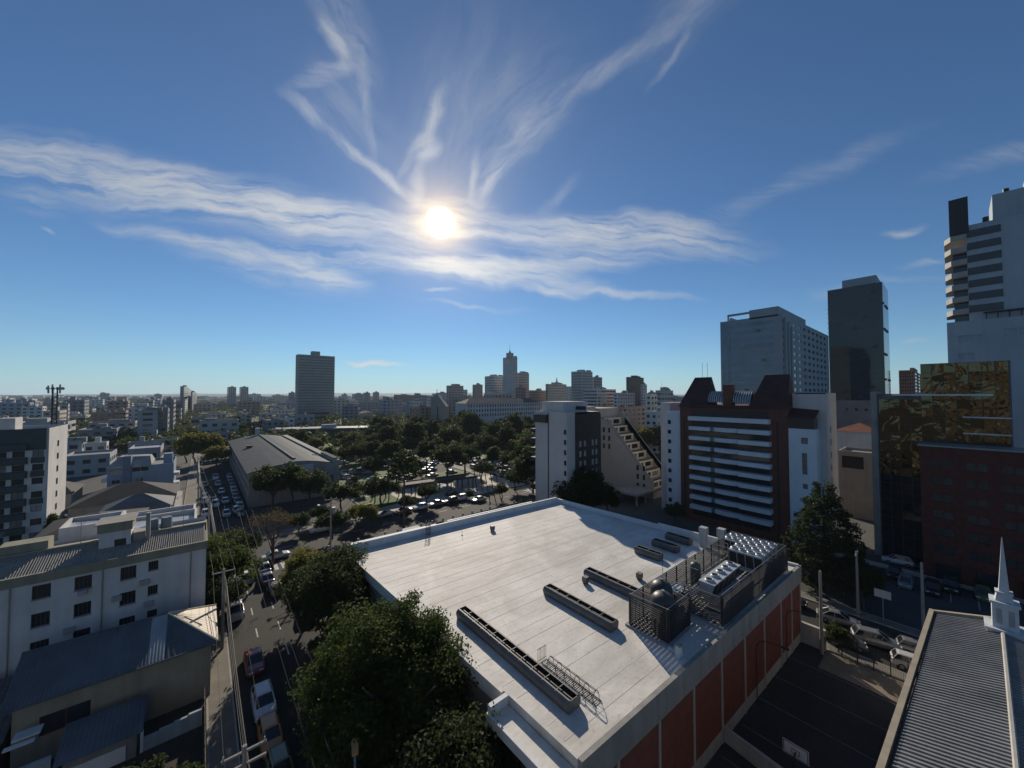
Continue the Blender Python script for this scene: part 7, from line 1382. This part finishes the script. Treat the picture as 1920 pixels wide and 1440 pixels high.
part('shell', mb, WCM, wc); mb = MB(); mb.box(tp.x - .12, tp.y - .12, wt - .3, tp.x + .12, tp.y + .12, wt + 3.4); mb.box(tp.x - .9, tp.y - .1, wt + 2.2, tp.x + .9, tp.y + .1, wt + 2.45); part('cross', mb, VDARK, wc)
mb = MB(); q = cv - fv * .05 - rv * 1.2; mb.prism([(q.x, q.y), (q.x + rv.x * .8, q.y + rv.y * .8), (q.x + rv.x * .8 - fv.x * .2, q.y + rv.y * .8 - fv.y * .2), (q.x - fv.x * .2, q.y - fv.y * .2)], 2, wt - 12); part('slit_window', mb, GLASS, wc)
# ordinary blocks in between, each a thing of its own
cr = random.Random(21); cnt = 0
occ += [(33, 190, 92, 330), (-3, 13, 0, 260), (9, 34, 118, 214), (30, 100, 250, 300), (-30, 3, 60, 135), (-25, 2, 133, 176), (70, 112, 10, 92), (-60, -22, 110, 140), (-34, -25, 149, 164)]
def free(x0, x1, y0, y1, m=2.): return not any(x0 - m < b and x1 + m > a and y0 - m < d and y1 + m > c for a, b, c, d in occ)
for _ in range(6000):
    dep = 140 * (11.0 ** cr.random()); u = cr.uniform(-30, 1270)
    p = atd(u, 741, dep); x, y = p[0], p[1]; s = 1 + dep / 1500
    wx, wy = cr.uniform(9, 20) * s, cr.uniform(9, 18) * s
    if u > 1010 and dep < 240: continue
    x0, x1, y0, y1 = x - wx / 2, x + wx / 2, y - wy / 2, y + wy / 2
    if not free(x0, x1, y0, y1): continue
    occ.append((x0, x1, y0, y1))
    h = cr.choice([4.5, 6, 7, 7, 9, 10, 12, 13]); q = cr.random()
    if dep > 320 and q < .30: h = cr.uniform(15, 24)
    if dep > 600 and q < .05: h = cr.uniform(28, 36)
    if u > 800 and dep > 350: h += cr.uniform(4, 14)
    lr = 'left of slab tower' if u < 550 else 'between slab and spire towers' if u < 940 else 'right of spire tower'; fa = 'nearer' if dep < 330 else 'middle' if dep < 700 else 'hazy far'; hi = 'mid-rise' if h > 14 else 'low'
    w = cr.randrange(9) if dep > 330 else cr.choice([1, 2, 3, 4, 5, 7, 8, 2, 1]); cn = ['white', 'beige', 'grey', 'tan', 'reddish', 'dark grey', 'white', 'ochre', 'bluish'][w]; hip = h < 8 and cr.random() < .55
    t_ = far_block('city_house' if h < 14 else 'city_block', 'x', x0, x1, y0, y1, h, FARW[w], FARR[1 if hip and cr.random() < .6 else cr.choice([0, 0, 2, 3])], 3.0 * (1 + dep / 2500), 3.4 * (1 + dep / 1200), 'ordinary city buildings', cnt, 1 if h > 9 else 0, style='hip' if hip else cr.choice([None, None, 'band', 'balc']) if h > 9 else None)
    later(t_, f'{hi} {cn} building, {fa} city, {lr}', u)
    cnt += 1
    if cnt >= 300: break
# the rest of the city, too far to count
mb = MB(); cr = random.Random(8)
for _ in range(2000):
    dep = 1500 * (3.4 ** cr.random()); u = cr.uniform(-700, 1900); p = atd(u, 741, dep); w, d = cr.uniform(12, 34), cr.uniform(12, 34); h = cr.choice([5, 7, 8, 10, 12, 14, 20]) * cr.uniform(.8, 1.3) + (cr.random() < .05) * cr.uniform(8, 22); mb.box(p[0] - w, p[1] - d, -1, p[0] + w, p[1] + d, h, cr.randrange(5))
o = obj('far_city', mb.mesh('far_city', [FARW[0], FARW[1], FARW[2], FARW[3], FARR[1]])); tag(o, 'hazy mass of distant low city roofs under the horizon', 'city', kind='stuff')
# trees scattered through the far city, reading as one green mass
cs = []; rs = []; cr = random.Random(14)
for _ in range(3400):
    dep = 190 * (9.5 ** cr.random()); u = cr.uniform(-600, 1300); p = atd(u, 741, dep)
    if -3 < p[0] < 12 and p[1] < 260: continue
    if 9 < p[0] < 34 and p[1] < 215: continue
    if 70 < p[0] < 112 and p[1] < 92: continue
    k = 1 + dep / 700
    for _ in range(3): cs.append((p[0] + cr.uniform(-3, 3) * k, p[1] + cr.uniform(-3, 3) * k, cr.uniform(2.5, 6.5) * (1 + dep / 2600))); rs.append(cr.uniform(1.8, 3.0) * k)
o = obj('far_trees', leaf_mesh('far_trees', cs, rs, 16, 1.1, 33, LD, .8, .3)); tag(o, 'dark green tree cover between the far houses', 'trees', kind='stuff')
# hills closing the horizon
def ridge(dist, base, amp, u0, u1, seed, m, step=14):
    g = random.Random(seed); ph = [g.uniform(0, 6.28) for _ in range(5)]; mb = MB(); prev = None
    for u in range(u0, u1 + 1, step):
        a = atd(u, 741, dist); b = atd(u, 741, dist * 1.25); h = base + amp * sum(math.sin(u / (190 / (k + 1)) + ph[k]) / (k + 1.3) for k in range(5)); c = ((a[0], a[1], -5), (a[0] * 1.06, a[1] * 1.06, max(1, h * .8)), (a[0] * 1.14, a[1] * 1.14, max(2, h)), (b[0], b[1], -5))
        if prev:
            for k in range(3): mb.face([prev[k], c[k], c[k + 1], prev[k + 1]])
        prev = c
    return struct('hills', mb, m)
ridge(5200, 26, 16, -200, 2100, 3, mat('hill_green', (.05, .065, .035), .95, .4, .004)); ridge(8200, 62, 30, -200, 2100, 5, mat('hill_green', (.05, .065, .035)))
# ------------------------------------------------------------------ haze
hb = MB(); hb.box(-12500, -12500, -6, 12500, 12500, 175); hm_ = bpy.data.materials.new('haze_air'); hm_.use_nodes = True; t = hm_.node_tree; t.nodes.clear(); vo = t.nodes.new('ShaderNodeVolumePrincipled'); vo.inputs['Color'].default_value = (.70, .86, 1.0, 1); vo.inputs['Density'].default_value = .000065; vo.inputs['Anisotropy'].default_value = .25; ou = t.nodes.new('ShaderNodeOutputMaterial'); t.links.new(vo.outputs[0], ou.inputs['Volume'])
hz = obj('haze', hb.mesh('haze', hm_)); tag(hz, 'pale bluish evening haze over the whole city', 'haze', kind='stuff')
write_labels()
